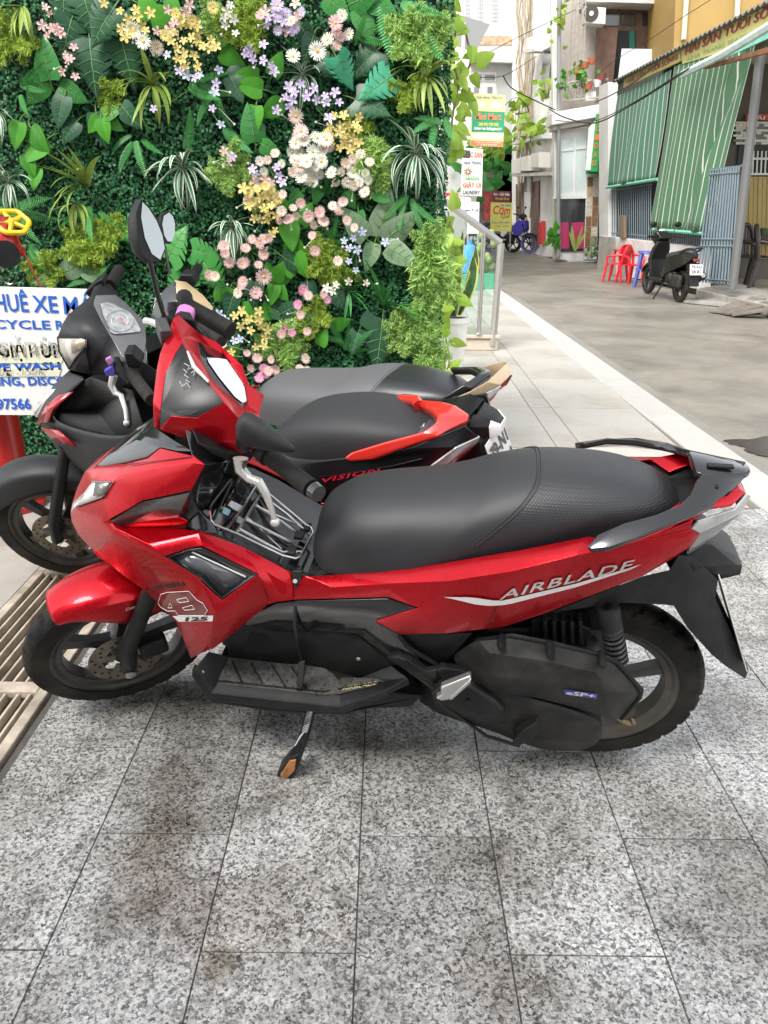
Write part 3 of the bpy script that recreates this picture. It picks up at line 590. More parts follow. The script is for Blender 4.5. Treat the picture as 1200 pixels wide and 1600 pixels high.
spray('pink daisies and one white at the upper right', ['pink', 'white', 'pink', 'blush', 'pink'], 'd', [(524, 36), (545, 54), (532, 58), (512, 62), (526, 48), (526, 72), (534, 24)], 16)
spray('violet star flowers around the upper centre spider plant', 'lilac', 's', [(452, 136), (470, 132), (490, 138), (446, 152), (458, 156), (495, 156), (510, 160), (508, 150), (530, 160), (452, 168), (432, 172), (514, 185), (460, 145), (524, 145), (480, 150)], 13)
spray('yellow star flowers beside the drooping fluffy fern', 'yellow', 's', around(540, 206, 32, 32, 18, 14), 13)
spray('blush daisies at the head of the white column', ['blush', 'pink', 'yellow', 'blush'], 'd', [(462, 182), (470, 205), (512, 212), (478, 218), (466, 215), (514, 228)], 18)
spray('white daisies in the centre column', 'white', 'd', around(488, 232, 28, 24, 9, 21, 14)+[(456, 238), (502, 252), (460, 250)], 17)
spray('white daisies at the lower end of the column', ['white', 'white', 'blush'], 'd', around(475, 270, 24, 20, 8, 22, 12)+[(478, 278), (504, 255)], 15)
spray('cream small daisies trailing to the right', ['blush', 'white'], 'd', around(555, 265, 26, 26, 12, 23, 11)+[(570, 300), (562, 285), (525, 285), (518, 270)], 14)
spray('lilac and white small flowers left of the column', ['lilac', 'white', 'lilac', 'blush'], 'sd', [(395, 265), (406, 252), (400, 272), (418, 250), (432, 262), (440, 256), (436, 275), (430, 240), (362, 245), (412, 268), (440, 285)], 13)
spray('yellow and pink flowers below the lilac ones at centre', ['yellow', 'yellow', 'pink', 'yellow'], 'sd', around(408, 302, 28, 28, 15, 25)+[(396, 315), (380, 295)], 14)
spray('yellow star flowers at mid height', 'yellow', 's', around(412, 332, 24, 14, 8, 26)+[(430, 360), (424, 366)], 12)
spray('blush small daisies mid right of the yellow cluster', ['blush', 'pink'], 'd', [(440, 330), (452, 342), (462, 338), (470, 318), (442, 304), (448, 345), (458, 325), (436, 345)], 13)
spray('pale pink daisies at the centre right', ['pink', 'blush', 'pink'], 'd', [(482, 338), (490, 352), (505, 346), (500, 332), (520, 322), (536, 316), (542, 345), (554, 356), (492, 392), (530, 330), (528, 408), (488, 368)], 14)
spray('pale pink daisies left of the striped spider plant', 'pink', 'd', [(352, 396), (358, 410), (382, 410), (384, 388), (394, 374), (404, 414), (412, 398), (406, 380), (378, 412), (350, 385), (420, 372), (412, 374)], 15)
spray('two large pink daisies above the red scooter meter', 'pink', 'd', [(412, 432), (400, 458)], 20)
spray('pink daisies at the left end of the centre group', ['pink', 'blush'], 'd', [(328, 430), (336, 432), (380, 440), (372, 458), (378, 446)], 16)
spray('yellow star flowers behind the red scooter dash', 'yellow', 's', [(366, 494), (378, 486), (390, 498), (404, 486), (404, 498), (376, 510), (392, 516), (408, 508), (418, 516), (384, 502), (400, 542), (412, 540), (362, 550), (414, 528)], 14)
spray('pale blue star flowers low behind the red scooter dash', 'blue', 's', [(342, 490), (350, 500), (345, 512), (366, 532), (374, 530), (338, 505), (352, 508)], 13)
spray('blue star flowers below the caladium at right', 'blue', 's', [(538, 376), (546, 388), (558, 390), (545, 408), (556, 422), (552, 372), (566, 362), (602, 378)], 12)
spray('magenta daisies in the lower centre', ['magenta', 'pink'], 'd', [(474, 452), (482, 462), (466, 476), (470, 492), (456, 520), (480, 518), (444, 512), (440, 522), (472, 456), (506, 460), (512, 468)], 13)
spray('pink daisies just above the seats at the bottom', ['pink', 'magenta', 'pink'], 'd', [(402, 560), (412, 576), (420, 580), (430, 578), (406, 590), (386, 552), (424, 562), (416, 584), (392, 575)], 14)
spray('blush daisies right of the bottom fluffy fern', 'blush', 'd', [(478, 560), (468, 576), (480, 580), (350, 538)], 14)
spray('cream star flowers above the right-hand dark tuft', ['white', 'blush'], 's', [(525, 445), (545, 440), (520, 455), (572, 442), (510, 450)], 12)
spray('small pink flowers left of the sword frond', 'pink', 's', [(365, 245), (358, 250), (350, 236)], 11)
# more fine foliage that fills the gaps
fern('fern', 'dark fern fan below the olive strap tuft at left', 150, 330, 'dark', [(200, 60), (330, 60), (280, 66), (240, 60)])
fern('fern', 'soft sword fern between the two left spider plants', 215, 215, 'dark', [(250, 56), (290, 60), (330, 52), (210, 50)])
fern('fern', 'bright small fern over the sign corner', 150, 440, 'sword', [(30, 54), (80, 50), (140, 54), (190, 50)])
fern('fern', 'dark fern behind the upper right lilac flowers', 560, 60, 'dark', [(20, 56), (330, 60), (70, 50)])
fern('fern', 'fern fan right of the large spider plant', 690, 190, 'sword', [(200, 50), (250, 54), (150, 48), (300, 50)])
fern('fern', 'fern fan under the large spider plant', 640, 310, 'dark', [(250, 60), (290, 64), (330, 56), (210, 56)])
fern('fern', 'low dark fern above the middle seat', 540, 540, 'dark', [(30, 60), (80, 56), (120, 60), (160, 56), (0, 50)])
fern('fern', 'fern fan between the heart leaves and the drooping fern', 520, 375, 'dark', [(20, 48), (70, 48), (130, 50), (300, 50)])
fern('fluffy_fern', 'small fluffy fern between lilac stars and cream flowers', 335, 35, 'fluffy', FLF(8, 32)); fern('fluffy_fern', 'fluffy fern beside the top dark monstera', 178, 150, 'yellow', FLF(8, 34)); fern('fluffy_fern', 'fluffy fern half behind the teal leaves', 560, 190, 'yellow', FLF(8, 36, 180, 380)); fern('fluffy_fern', 'fluffy fern under the yellow flowers behind the dash', 425, 545, 'fluffy', FLF(8, 36, 100, 380)); fern('fluffy_fern', 'light fluffy fern at the upper end of the right edge', 690, 60, 'fluffy', FLF(8, 40, 60, 300))
leaves_plant('trailing_ivy', 'small green leaves scattered under the white daisies', 'ivy', 'heart_d', [(500, 290, 250, 30), (540, 300, 300, 30), (470, 300, 220, 28), (560, 330, 280, 30), (430, 285, 200, 28), (585, 300, 330, 30)])
leaves_plant('trailing_ivy', 'small green leaves scattered at the lower middle', 'ivy', 'heart', [(360, 560, 60, 34), (420, 500, 100, 32), (500, 540, 70, 32), (520, 510, 20, 34), (460, 430, 130, 30), (345, 470, 90, 32)])

# the wall goes on to the left of the picture
rosette('spider_plant', 'striped spider plant on the wall left of the sign, outside the photo', 'spider plant', -150, 240, 70, 14, 'spider'); fern('fluffy_fern', 'fluffy fern on the wall stretch left of the hydrant', -110, 380, 'yellow', FLF(10, 48)); leaves_plant('monstera', 'dark monstera leaves high on the wall left of the hydrant', 'monstera', 'mon_d', [(-120, 60, 270, 76), (-160, 90, 230, 66), (-90, 90, 300, 66)]); spray('pink star flowers on the wall stretch left of the photo', 'pink', 's', around(-200, 150, 40, 50, 12, 77), 13); fern('fern', 'sword fern fan far left on the wall', -230, 300, 'sword', [(200, 60), (250, 70), (300, 66), (340, 60)])
# ------------------------------------------------------------------ motor-scooter kit
from mathutils.bvhtree import BVHTree
RED = M('red_paint', (.44, .002, .009), .30, metal=.62, coat=.30, spec=.2, dirt=(.36, .08, .07), dirt_amt=.10, dscale=26, rvar=.08, cut=(.5, .75))
BLK = M('gloss_black', (.010, .010, .011), .16, coat=.6, rvar=.08, dscale=9)
PLA = M('black_plastic', (.0075, .0075, .008), .46, spec=.28, var=.25, vscale=20, bump=.25, bscale=500, dirt=(.035, .033, .029), dirt_amt=.4, dscale=18)
PLG = M('grey_plastic', (.016, .016, .017), .5, spec=.32, var=.2, vscale=20, bump=.25, bscale=500, dirt=(.06, .057, .05), dirt_amt=.35, dscale=14)
DUST = M('dusty_plastic', (.010, .0098, .0095), .55, spec=.3, var=.3, vscale=12, bump=.3, bscale=300, dirt=(.075, .068, .056), dirt_amt=.55, dscale=10, cut=(.42, .72))
RUB = M('tyre_rubber', (.0085, .008, .0078), .72, spec=.25, var=.3, vscale=14, dirt=(.040, .034, .026), dirt_amt=.7, dscale=9, cut=(.4, .65))
RIM = M('wheel_black', (.016, .015, .015), .42, var=.2, dirt=(.10, .085, .065), dirt_amt=.5, dscale=8)
RIMD = M('wheel_dusty', (.030, .027, .024), .5, var=.3, vscale=9, dirt=(.105, .092, .075), dirt_amt=.9, dscale=6, cut=(.35, .65))
STL = M('steel', (.42, .40, .37), .32, metal=1.0, var=.15, dirt=(.14, .10, .07), dirt_amt=.5, dscale=14)
ALU = M('cast_alloy', (.58, .57, .55), .4, metal=.9, var=.08)
SIL = M('silver_paint', (.62, .61, .58), .35, metal=.5)
CHR = M('chrome_wire', (.60, .59, .57), .25, metal=1.0, dirt=(.12, .10, .08), dirt_amt=.5, dscale=30)
GLS = M('smoked_lens', (.05, .052, .056), .12, coat=1.0, var=.3, vscale=18)
CLR = M('clear_lens', (.62, .60, .54), .12, coat=1.0, var=.18, vscale=25)
LENS = M('tail_lens_clear', (.55, .55, .54), .14, coat=1.0, metal=.35, var=.25, vscale=30)
MIR = M('mirror_glass', (.26, .28, .28), .02, metal=1.0)
WHT = M('decal_white', (.72, .71, .68), .4)
LCD = M('meter_glass', (.50, .51, .50), .10, coat=1.0)
DKR = M('decal_dark_red', (.16, .012, .018), .35, coat=.6)
DKT = M('decal_black', (.03, .012, .014), .4)
RUST = M('rust', (.42, .17, .05), .8, var=.4, vscale=40, dirt=(.08, .06, .05), dirt_amt=.8, dscale=30)
def seat_mat(name, base, rough, dots):
    m = M(name, base, rough, bump=.12, bscale=900, var=.06, vscale=4, spec=.6)
    if dots:
        N = m.node_tree.nodes; L = m.node_tree.links; tc = N.new('ShaderNodeTexCoord'); mp = N.new('ShaderNodeMapping'); mp.inputs['Rotation'].default_value = (0, 0, .785)
        v = N.new('ShaderNodeTexVoronoi'); v.inputs['Scale'].default_value = 210; v.inputs['Randomness'].default_value = .0; L.new(tc.outputs['Object'], mp.inputs['Vector']); L.new(mp.outputs['Vector'], v.inputs['Vector'])
        bp = N.new('ShaderNodeBump'); bp.inputs['Strength'].default_value = .55; bp.inputs['Distance'].default_value = .0015; L.new(v.outputs['Distance'], bp.inputs['Height']); L.new(bp.outputs['Normal'], N['Principled BSDF'].inputs['Normal'])
    return m
SEAT = seat_mat('seat_vinyl', (.020, .0205, .023), .50, False); SEATD = seat_mat('seat_vinyl_dotted', (.018, .0185, .021), .46, True)

def rot_axis(v, ax, a): return Matrix.Rotation(a, 3, ax) @ v
def steer_frame(B, ang, base_u, caster=26.5):
    c = math.radians(caster); ax = (B.u*math.cos(c)-B.f*math.sin(c)).normalized(); a = math.radians(ang); R = Matrix.Rotation(a, 3, ax)
    S = Frame(B.w((base_u, 0, 0)), R @ B.f, R @ B.l, R @ B.u); S.rel = B.mat().inverted() @ S.mat(); return S
def pxu(fr, x, y, u):
    q = on_plane(x, y, fr.o+fr.f*u, fr.f)-fr.o; return Vector((u, q.dot(fr.l), q.dot(fr.u)))
def rel(o, fr):
    if hasattr(fr, 'rel'): o.matrix_local = fr.rel
    return o
def slab(name, pts, v0, v1, mat, parent, fr, bevel=.006, bseg=2, smooth=True):
    mb = MB(); mb.prism([fr.px(x, y, v0) for x, y in pts], (0, v1-v0, 0)); return rel(mb.build(name, mat, parent, smooth, 30, bevel, bseg), fr)
def bvh_of(objs):
    vs = []; fs = []
    for o in objs:
        n = len(vs); vs += [v.co.copy() for v in o.data.vertices]; fs += [tuple(n+i for i in p.vertices) for p in o.data.polygons]
    return BVHTree.FromPolygons(vs, fs)
def stick(bvh, fr, x, y, lift=.0016):
    o = fr.inv(CAMP); dw = ray(x, y); d = Vector((dw.dot(fr.f), dw.dot(fr.l), dw.dot(fr.u))).normalized(); h = bvh.ray_cast(o, d)
    if h[0] is None: return None
    n = h[1] if h[1].dot(d) < 0 else -h[1]; return h[0]+n*lift
def decal_poly(name, pts, bvh, mat, parent, fr, lift=.0016, div=10):
    # a printed band between two photo polylines (top, bottom)
    top, bot = pts; mb = MB(); rows = []
    def along(pl, t):
        ls = [math.dist(a, b) for a, b in zip(pl, pl[1:])]; s = t*sum(ls)
        for (a, b), l in zip(zip(pl, pl[1:]), ls):
            if s <= l+1e-9: k = s/l if l else 0; return (a[0]+(b[0]-a[0])*k, a[1]+(b[1]-a[1])*k)
            s -= l
        return pl[-1]
    grid = []
    for i in range(div+1):
        a, b = along(top, i/div), along(bot, i/div); col = [stick(bvh, fr, a[0]+(b[0]-a[0])*j/2, a[1]+(b[1]-a[1])*j/2, lift) for j in range(3)]
        if all(c is not None for c in col): grid.append(col)
    mb.loft(grid, False, False, False); return rel(mb.build(name, mat, parent, smooth=True, fix=False), fr)
def decal_text(name, body, A, B, D, bvh, mat, parent, fr, bold=0, shear=0, lift=.002, space=1.0):
    vs, fs = text_pts(body, bold, shear, 2, space); x0, x1 = min(v.x for v in vs), max(v.x for v in vs); y0, y1 = min(v.y for v in vs), max(v.y for v in vs); out = []
    for v in vs:
        s, t = (v.x-x0)/(x1-x0), (v.y-y0)/(y1-y0); p = stick(bvh, fr, A[0]+(B[0]-A[0])*s+(D[0]-A[0])*t, A[1]+(B[1]-A[1])*s+(D[1]-A[1])*t, lift); out.append(p)
    keep = [f for f in fs if all(out[i] is not None for i in f)]; out = [p or Vector() for p in out]
    mb = MB(); mb.add(out, keep); return rel(mb.build(name, mat, parent, smooth=False, fix=False), fr)
def pp(fr, x, y, v): return fr.px(x, y, v)
def tubepx(name, pts, r, mat, parent, fr, n=8):
    return rel(MB().tube([fr.px(*p) for p in pts], r, n).build(name, mat, parent), fr)
def smooth_path(pts, k=6):
    pts = [Vector(p) for p in pts]; out = []
    for i in range(len(pts)-1):
        p0, p1, p2, p3 = pts[max(i-1, 0)], pts[i], pts[i+1], pts[min(i+2, len(pts)-1)]
        for j in range(k):
            t = j/k; out.append(.5*((2*p1)+(p2-p0)*t+(2*p0-5*p1+4*p2-p3)*t*t+(3*p1-p0-3*p2+p3)*t**3))
    out.append(pts[-1]); return out
def tyre_mesh(R, rr, hw, segs=216, tread=True):
    # profile from bead to bead over the crown
    prof = []; H = R-rr
    for i in range(15):
        t = math.pi*i/14; y = -math.cos(t)*hw*(1.0 if .15 < i/14 < .85 else .86); r = rr+H*(math.sin(t)**.62 if 0 < i < 14 else 0)
        prof.append((r, y))
    mb = MB(); rings = []
    for j in range(segs):
        a = 2*math.pi*j/segs; ring = []
        for i, (r, y) in enumerate(prof):
            rr2 = r
            if tread and 3 <= i <= 11 and i != 7:
                ph = (j/segs*27 + abs(i-7)*.16*(1 if i > 7 else 1)) % 1.0
                if ph < .2: rr2 -= .007
            ring.append(Vector((rr2*math.cos(a), y, rr2*math.sin(a))))
        rings.append(ring)
    mb.loft(rings, False, True, False); return mb
def make_wheel(parent, fr, c, R, rr, hw, mat_rim, spokes=5, phase=0.3, disc=None, name='wheel', tread=True, spin=0, segs=216):
    """rim with cast spokes; tyre and brake disc are its sub-parts"""
    mb = MB(); mb.lathe([(rr-.028, -hw*.5), (rr-.012, -hw*.55), (rr-.004, -hw*.72), (rr+.008, -hw*.78), (rr+.010, -hw*.70), (rr-.008, -hw*.35), (rr-.008, hw*.35), (rr+.010, hw*.70), (rr+.008, hw*.78), (rr-.004, hw*.72), (rr-.012, hw*.55), (rr-.028, hw*.5), (rr-.030, 0), (rr-.028, -hw*.5)], 64)
    mb.lathe([(.0, -.05), (.03, -.05), (.034, -.03), (.042, 0), (.034, .03), (.03, .05), (.0, .05)], 20)
    for k in range(spokes):
        a = 2*math.pi*k/spokes+phase; d = Vector((math.cos(a), 0, math.sin(a))); t = Vector((-math.sin(a), 0, math.cos(a))); rings = []
        for q, wd, th in ((.03, .020, .020), (rr*.45, .013, .013), (rr-.02, .017, .015)):
            p = d*q; rings.append([p+t*wd+Vector((0, th, 0)), p-t*wd+Vector((0, th, 0)), p-t*wd*.8-Vector((0, th, 0)), p+t*wd*.8-Vector((0, th, 0))])
        mb.loft(rings)
    o = mb.build(name, mat_rim, parent, ang=40, bevel=.002)
    base = Matrix.Translation(Vector(c)); o.matrix_local = (fr.rel @ base) if hasattr(fr, 'rel') else base
    t = tyre_mesh(R, rr+.004, hw, tread=tread, segs=segs).build('tyre', RUB, o, ang=30)
    if disc:
        rd, side = disc; d = MB(); y = side*.055
        d.lathe([(rd*.64, y-.002), (rd, y-.002), (rd, y+.002), (rd*.64, y+.002), (rd*.64, y-.002)], 48)
        for k in range(5):
            a = 2*math.pi*k/5+.4; dv = Vector((math.cos(a), 0, math.sin(a))); tv = Vector((-math.sin(a), 0, math.cos(a))); p0 = dv*.03; p1 = dv*rd*.68
            d.prism([p0+tv*.012+Vector((0, y-.0025, 0)), p0-tv*.012+Vector((0, y-.0025, 0)), p1-tv*.008+Vector((0, y-.0025, 0)), p1+tv*.008+Vector((0, y-.0025, 0))], (0, .005, 0))
        d.build('brake_disc', M('disc_steel', (.20, .17, .135), .45, metal=.8, var=.3, vscale=20, dirt=(.08, .055, .035), dirt_amt=.7, dscale=25), o)
        h = MB()
        for k in range(30):
            a = 2*math.pi*k/30; r = rd*(.72, .82, .92)[k % 3]
            h.add([(r*math.cos(a)+.0042*math.cos(b*math.pi/4), y+side*.0028, r*math.sin(a)+.0042*math.sin(b*math.pi/4)) for b in range(8)], [tuple(range(8))])
        h.build('disc_holes', M('hole_dark', (.006, .006, .006), .9), o, smooth=False, fix=False)
    return o
def fender(name, fr, parent, mat, hub, R, a0, a1, hwf, depthf, n=26, crown=.018, solid=.004):
    rings = []
    for i in range(n+1):
        t = i/n; a = math.radians(a0+(a1-a0)*t); d = Vector((math.cos(a), 0, math.sin(a))); hw = hwf(t); dp = depthf(t); ring = []
        for (s, k) in ((-1, 1.0), (-1, .5), (-1, 0), (-.72, -.5), (0, -.85), (.72, -.5), (1, 0), (1, .5), (1, 1.0)):
            r = R - dp*k if k > 0 else R - crown*k*1.2
            ring.append(Vector(hub)+d*r+Vector((0, s*hw*(1.0+.06*max(k, 0)), 0)))
        rings.append(ring)
    mb = MB(); mb.loft(rings, False, False, False); o = rel(mb.build(name, mat, parent, ang=50, sub=1), fr)
    md = o.modifiers.new('solid', 'SOLIDIFY'); md.thickness = solid; md.offset = 0; return o
def seat_loft(name, st, parent, fr, mats, seam=None, nt=20, k=4, p=.55, q=.62, low_flat=.0):
    """st: stations (u, w_top, w_low, half width)"""
    ex = []
    for i in range(len(st)-1):
        p0, p1, p2, p3 = st[max(i-1, 0)], st[i], st[i+1], st[min(i+2, len(st)-1)]
        for j in range(k):
            t = j/k; ex.append(tuple(.5*((2*p1[c])+(p2[c]-p0[c])*t+(2*p0[c]-5*p1[c]+4*p2[c]-p3[c])*t*t+(3*p1[c]-p0[c]-3*p2[c]+p3[c])*t**3) for c in range(4)))
    ex.append(st[-1]); rings = []; js = None
    if seam: js = min(range(len(ex)), key=lambda i: abs(ex[i][0]-seam[0]))
    for i, (u, wt, wl, hw) in enumerate(ex):
        ring = []
        for j in range(nt+1):
            t = math.pi*j/nt; c, s = math.cos(t), math.sin(t); v = hw*math.copysign(abs(c)**p, c); w = wl+(wt-wl)*s**q; uu = u
            if seam:
                f = max(0, 1-abs(i-js)/(js if i < js else len(ex)-1-js)); uu += seam[1]*f*(1-s)**1.3
            ring.append(Vector((uu, v, w)))
        rings.append(ring)
    mb = MB(); mb.loft(rings, True, False, True); o = rel(mb.build(name, list(mats), parent, ang=60), fr)
    if seam:
        n = nt+1
        for pl in o.data.polygons:
            if len(pl.vertices) == 4 and min(pl.vertices)//n >= js: pl.material_index = 1
        st_ = MB().tube([r+Vector((.0, .0, .0)) for r in rings[js]][1:-1], .0022, 5); st_.build('seam', mats[0], o)
        st_ = MB().tube([r+Vector((.008, 0, .0)) for r in rings[js]][1:-1], .0014, 5); st_.build('seam', mats[0], o)
    return o

# ------------------------------------------------------------------ the red scooter in front
FA = Frame.bike((.535, 1.61, 0), 8.5, 11)
SA = steer_frame(FA, 36, 1.32)
A = thing('scooter', 'large glossy red scooter with black seat leaning on its side stand in front', 'scooter', mat=FA.mat(), group='scooters parked in a row by the plant wall')
# wheels
make_wheel(A, FA, (0, 0, .25), .25, .183, .045, RIMD, 5, .25)
HUBF = (-.08, 0, .243)
fw_ = make_wheel(A, SA, HUBF, .243, .18, .040, RIM, 5, .55, disc=(.095, 1))
# fork and caliper
for s in (-1, 1):
    rel(MB().tube([Vector((-.08, s*.085, .243)), Vector((-.10, s*.085, .33)), Vector((-.25, s*.085, .62))], [.022, .022, .019], 12).build('fork_leg', PLA, A), SA)
rel(MB().lathe([(0, .0), (.012, 0), (.014, .006), (.0, .010)], 10, (-.08, .108, .243)).build('axle_nut', STL, A), SA)
rel(MB().box((-.155, .075, .285), (.07, .035, .06)).build('brake_caliper', PLA, A, bevel=.008), SA)
fnd = fender('front_fender', SA, A, RED, HUBF, .256, 64, 162, lambda t: .040+.030*math.sin(math.pi*min(1, t*1.1+.12)), lambda t: .012+.075*max(0, math.sin(math.pi*min(1, max(0, (t-.05)/.85))))**1.2, crown=.018)

# front cowl ---------------------------------------------------------------------
P = {'N0': (149, 729, .045), 'N1': (132, 738, .03), 'N2': (121, 761, .03), 'N3': (114, 782, .03), 'N4': (110, 800, .04), 'N5': (112, 815, .045), 'N6': (121, 834, .055), 'N7': (140, 855, .07), 'N8': (152, 867, .085),
     'H1': (146, 751.5, .085), 'H2': (176.5, 752.5, .122), 'H3': (162, 775.5, .125), 'H4': (121, 790, .075), 'H5': (111, 800, .05), 'H6': (114, 786, .045), 'H7': (132, 769, .065), 'H8': (140, 758, .075),
     'I1': (196, 724, .095), 'I2': (186, 743, .122), 'I3': (159, 815, .15), 'I4': (171, 811, .162), 'I5': (202, 794, .175), 'I6': (221, 782, .18), 'I7': (298, 766, .19),
     'J1': (230, 716, .115), 'J2': (250, 700, .12), 'J3': (275, 706, .14), 'J4': (302, 712, .165), 'J5': (319, 725.5, .187), 'K1': (242, 732, .15), 'K2': (300, 722, .176),
     'R1': (173, 837, .165), 'R2': (240, 871, .20), 'R3': (312, 906, .226), 'R4': (336, 956, .232), 'R5': (329.5, 1014, .205),
     'L1': (190, 897, .112), 'L2': (229, 925.5, .135), 'L3': (258, 954, .15), 'L4': (274, 971, .16), 'L5': (288, 1003, .168), 'L6': (298, 1029, .17),
     'T1': (173, 818, .158), 'S1': (180, 828, .176), 'S2': (257, 870, .208)}
F = ['N0 N1 H8 H1', 'N1 N2 H7 H8', 'N2 N3 H6 H7', 'N0 H1 H2 I2 I1',
     'H4 H5 N5 I3', 'H3 H4 I3', 'H2 H3 I5', 'H3 I3 I4 I5', 'I2 H2 I5 I6 K1', 'I1 I2 K1 J1', 'J1 K1 J3 J2', 'K1 K2 J4 J3', 'K2 J5 J4', 'K1 I6 I7 J5 K2', 'H5 N4 N5', 'H6 N3 N4 H5',
     'N5 I3 R1 N6', 'N6 R1 N7', 'N7 R1 R2 L1', 'N7 L1 N8', 'R2 R3 L2 L1', 'R3 L3 L2', 'R3 R4 L4 L3', 'R4 R5 L5 L4', 'R5 L6 L5', 'I3 T1 S1 R1', 'I3 I4 T1', 'R1 S1 S2 R2', 'S2 R3 R2']
cowl = panel('front_cowl', P, F, RED, A, FA, mirror=True, center='N0 N1 N2 N3 N4 N5 N6 N7 N8 L1 L2', bevel=.0025, ang=24)
hl = panel('headlight', {k: v for k, v in P.items() if k[0] == 'H'}, ['H1 H2 H3 H4 H5 H6 H7 H8'], CLR, A, FA, mirror=True, bevel=0, solid=.002)
rim_ = MB().tube([FA.px(*P[k])+Vector((.002, .003, 0)) for k in ('H1', 'H2', 'H3', 'H4')], .0022, 6); rim_.build('headlight_rim', M('lamp_grey', (.20, .19, .18), .35), hl)
q_ = {'a': (151, 753.5, .094), 'b': (173, 754.5, .122), 'c': (161, 772, .126), 'd': (147, 775, .112)}
panel('lamp_insert', q_, ['a b c d'], M('lamp_insert', (.30, .30, .28), .25, metal=.6), hl, FA, mirror=True, bevel=0, solid=-.003)
# screen over the nose, and the black dash behind it
Pn = {'a': (150.5, 728.5, .046), 'b': (169, 711, .045), 'c': (213, 678, .03), 'd': (237, 656, .02), 'e': (226, 682, .07), 'f': (213, 687, .07), 'g': (250, 699, .12), 'h': (230, 715, .116), 'i': (196, 723, .096), 'j': (163, 729, .062), 'k': (243, 668, .06), 'l': (276, 690, .11), 'm': (302, 705, .15), 'n': (276, 705, .135)}
F = ['a b f i j', 'b c e f', 'c d k e', 'f g h i', 'e k l g', 'f e g', 'g l m n']
panel('windscreen', Pn, F, BLK, A, FA, mirror=True, center='a b c d', bevel=.002)
# dark wing inset in the cheek, with its red lower lip
Pd = {'a': (173, 813, .155), 'b': (202.5, 795, .168), 'c': (221, 783.5, .172), 'd': (298, 767, .183), 'e': (282, 800, .168), 'f': (279.5, 806, .162), 'g': (294, 813, .15), 'h': (290, 824, .14), 'i': (186, 822, .15), 'j': (215, 815, .155)}
panel('cheek_inset', Pd, ['a b c j', 'c d e f j', 'a j i'], M('carbon_grey', (.045, .043, .043), .22, coat=.8, var=.3, vscale=30), A, FA, mirror=True, bevel=.001)
panel('cheek_lip', Pd, ['i j f', 'f g h i'], RED, A, FA, mirror=True, bevel=.001)
# apron: ledge, lamp surround, side returns
Pt = {'T1': (173, 818, .158), 'h': (190, 823, .146), 'T2': (263, 825.5, .148), 'T3': (312, 831, .15), 'T4': (340, 841, .15), 'T5': (380, 856, .147), 'T6': (457, 895, .142), 'T7': (482, 901, .142),
      'S1': (180, 828, .176), 'S2': (257, 870, .208), 'V': (234, 851, .195), 'W': (311, 834.5, .163), 'X': (316, 854, .188), 'Y': (297, 856.5, .193),
      'a': (403, 897, .187), 'b': (347, 937, .216), 'c': (336, 928, .222), 'R3': (312, 906, .226), 'R4': (336, 956, .232), 'R5': (329.5, 1014, .205), 'd': (392, 915, .198), 'e': (368, 934, .208), 'f': (364, 988, .19), 'g': (419, 943, .166), 'm': (432, 940, .164), 'n': (457, 937, .163)}
F = ['T1 h V S1', 'h T2 W V', 'T2 T3 W', 'V W X Y S2', 'S1 V S2', 'W T3 T4 X', 'X T4 T5 a', 'a T5 T6 n m g', 'a g d', 'a d b', 'b d e', 'b e R4 c', 'c R4 R3', 'e f R5 R4', 'd g f e']
apron = panel('leg_shield', Pt, F, RED, A, FA, mirror=True, bevel=.0025, ang=24)
lp = {'a': (257, 871, .2075), 'b': (297, 856.8, .192), 'c': (316, 854.5, .187), 'd': (403, 896.5, .186), 'e': (347, 936.5, .215), 'f': (336, 928, .221), 'g': (312, 905, .224),
      'a2': (268, 871, .196), 'b2': (298, 861, .186), 'd2': (386, 902, .184), 'e2': (345, 930, .201), 'g2': (317, 899, .208)}
panel('lamp_bezel', lp, ['a b b2 a2', 'b c d d2 b2', 'd e e2 d2', 'e f g g2 e2', 'g a a2 g2'], BLK, A, FA, mirror=True, bevel=.001)
panel('signal_lamp', lp, ['a2 b2 d2 e2 g2'], M('signal_glass', (.10, .105, .115), .15, coat=1.0, var=.25, vscale=30), A, FA, mirror=True, bevel=0, solid=.002)
rel(MB().tube([FA.px(300, 862, .189), FA.px(384, 901, .187)], .0026, 6).build('lamp_light_bar', M('light_bar', (.7, .7, .68), .2), A), FA)
# inner leg shield and the glossy centre console
Pi = {'a': (319, 726, .183), 'b': (300, 709, .15), 'c': (356, 722, .09), 'd': (346, 748, .09), 'e': (326, 788, .11), 'f': (294, 813, .146), 'g': (282, 800, .165), 'h': (298, 767, .181), 'i': (330, 660, .09), 'j': (290, 670, .12)}
panel('inner_shield', Pi, ['a c d h', 'h d e g', 'g e f', 'a b c', 'b j i c'], BLK, A, FA, mirror=True, center='i c d e', bevel=.002)
Pc = {'a': (292, 822, .146), 'b': (309, 796, .115), 'c': (336, 796, .085), 'd': (350, 790, .06), 'e': (368, 826, .06), 'f': (402, 856, .062), 'g': (437, 880, .07), 'h': (482, 896, .08), 'i': (508, 890, .085), 'T3': (312, 831, .146), 'T4': (340, 841, .146), 'T5': (380, 856, .143), 'T6': (457, 895, .138), 'T7': (482, 901, .138), 'U': (585, 894, .14), 'o': (540, 890, .12), 'k': (340, 832, .12), 'l': (392, 860, .12), 'm': (450, 890, .115)}
panel('centre_console', Pc, ['a b k T3', 'b c e k', 'c d e', 'e f l k', 'f g m l', 'k l T5 T4', 'k T4 T3', 'l m T6 T5', 'g h m', 'm h T7 T6', 'h i o T7', 'T7 o U'], BLK, A, FA, mirror=True, center='d e f g h i', bevel=.003)
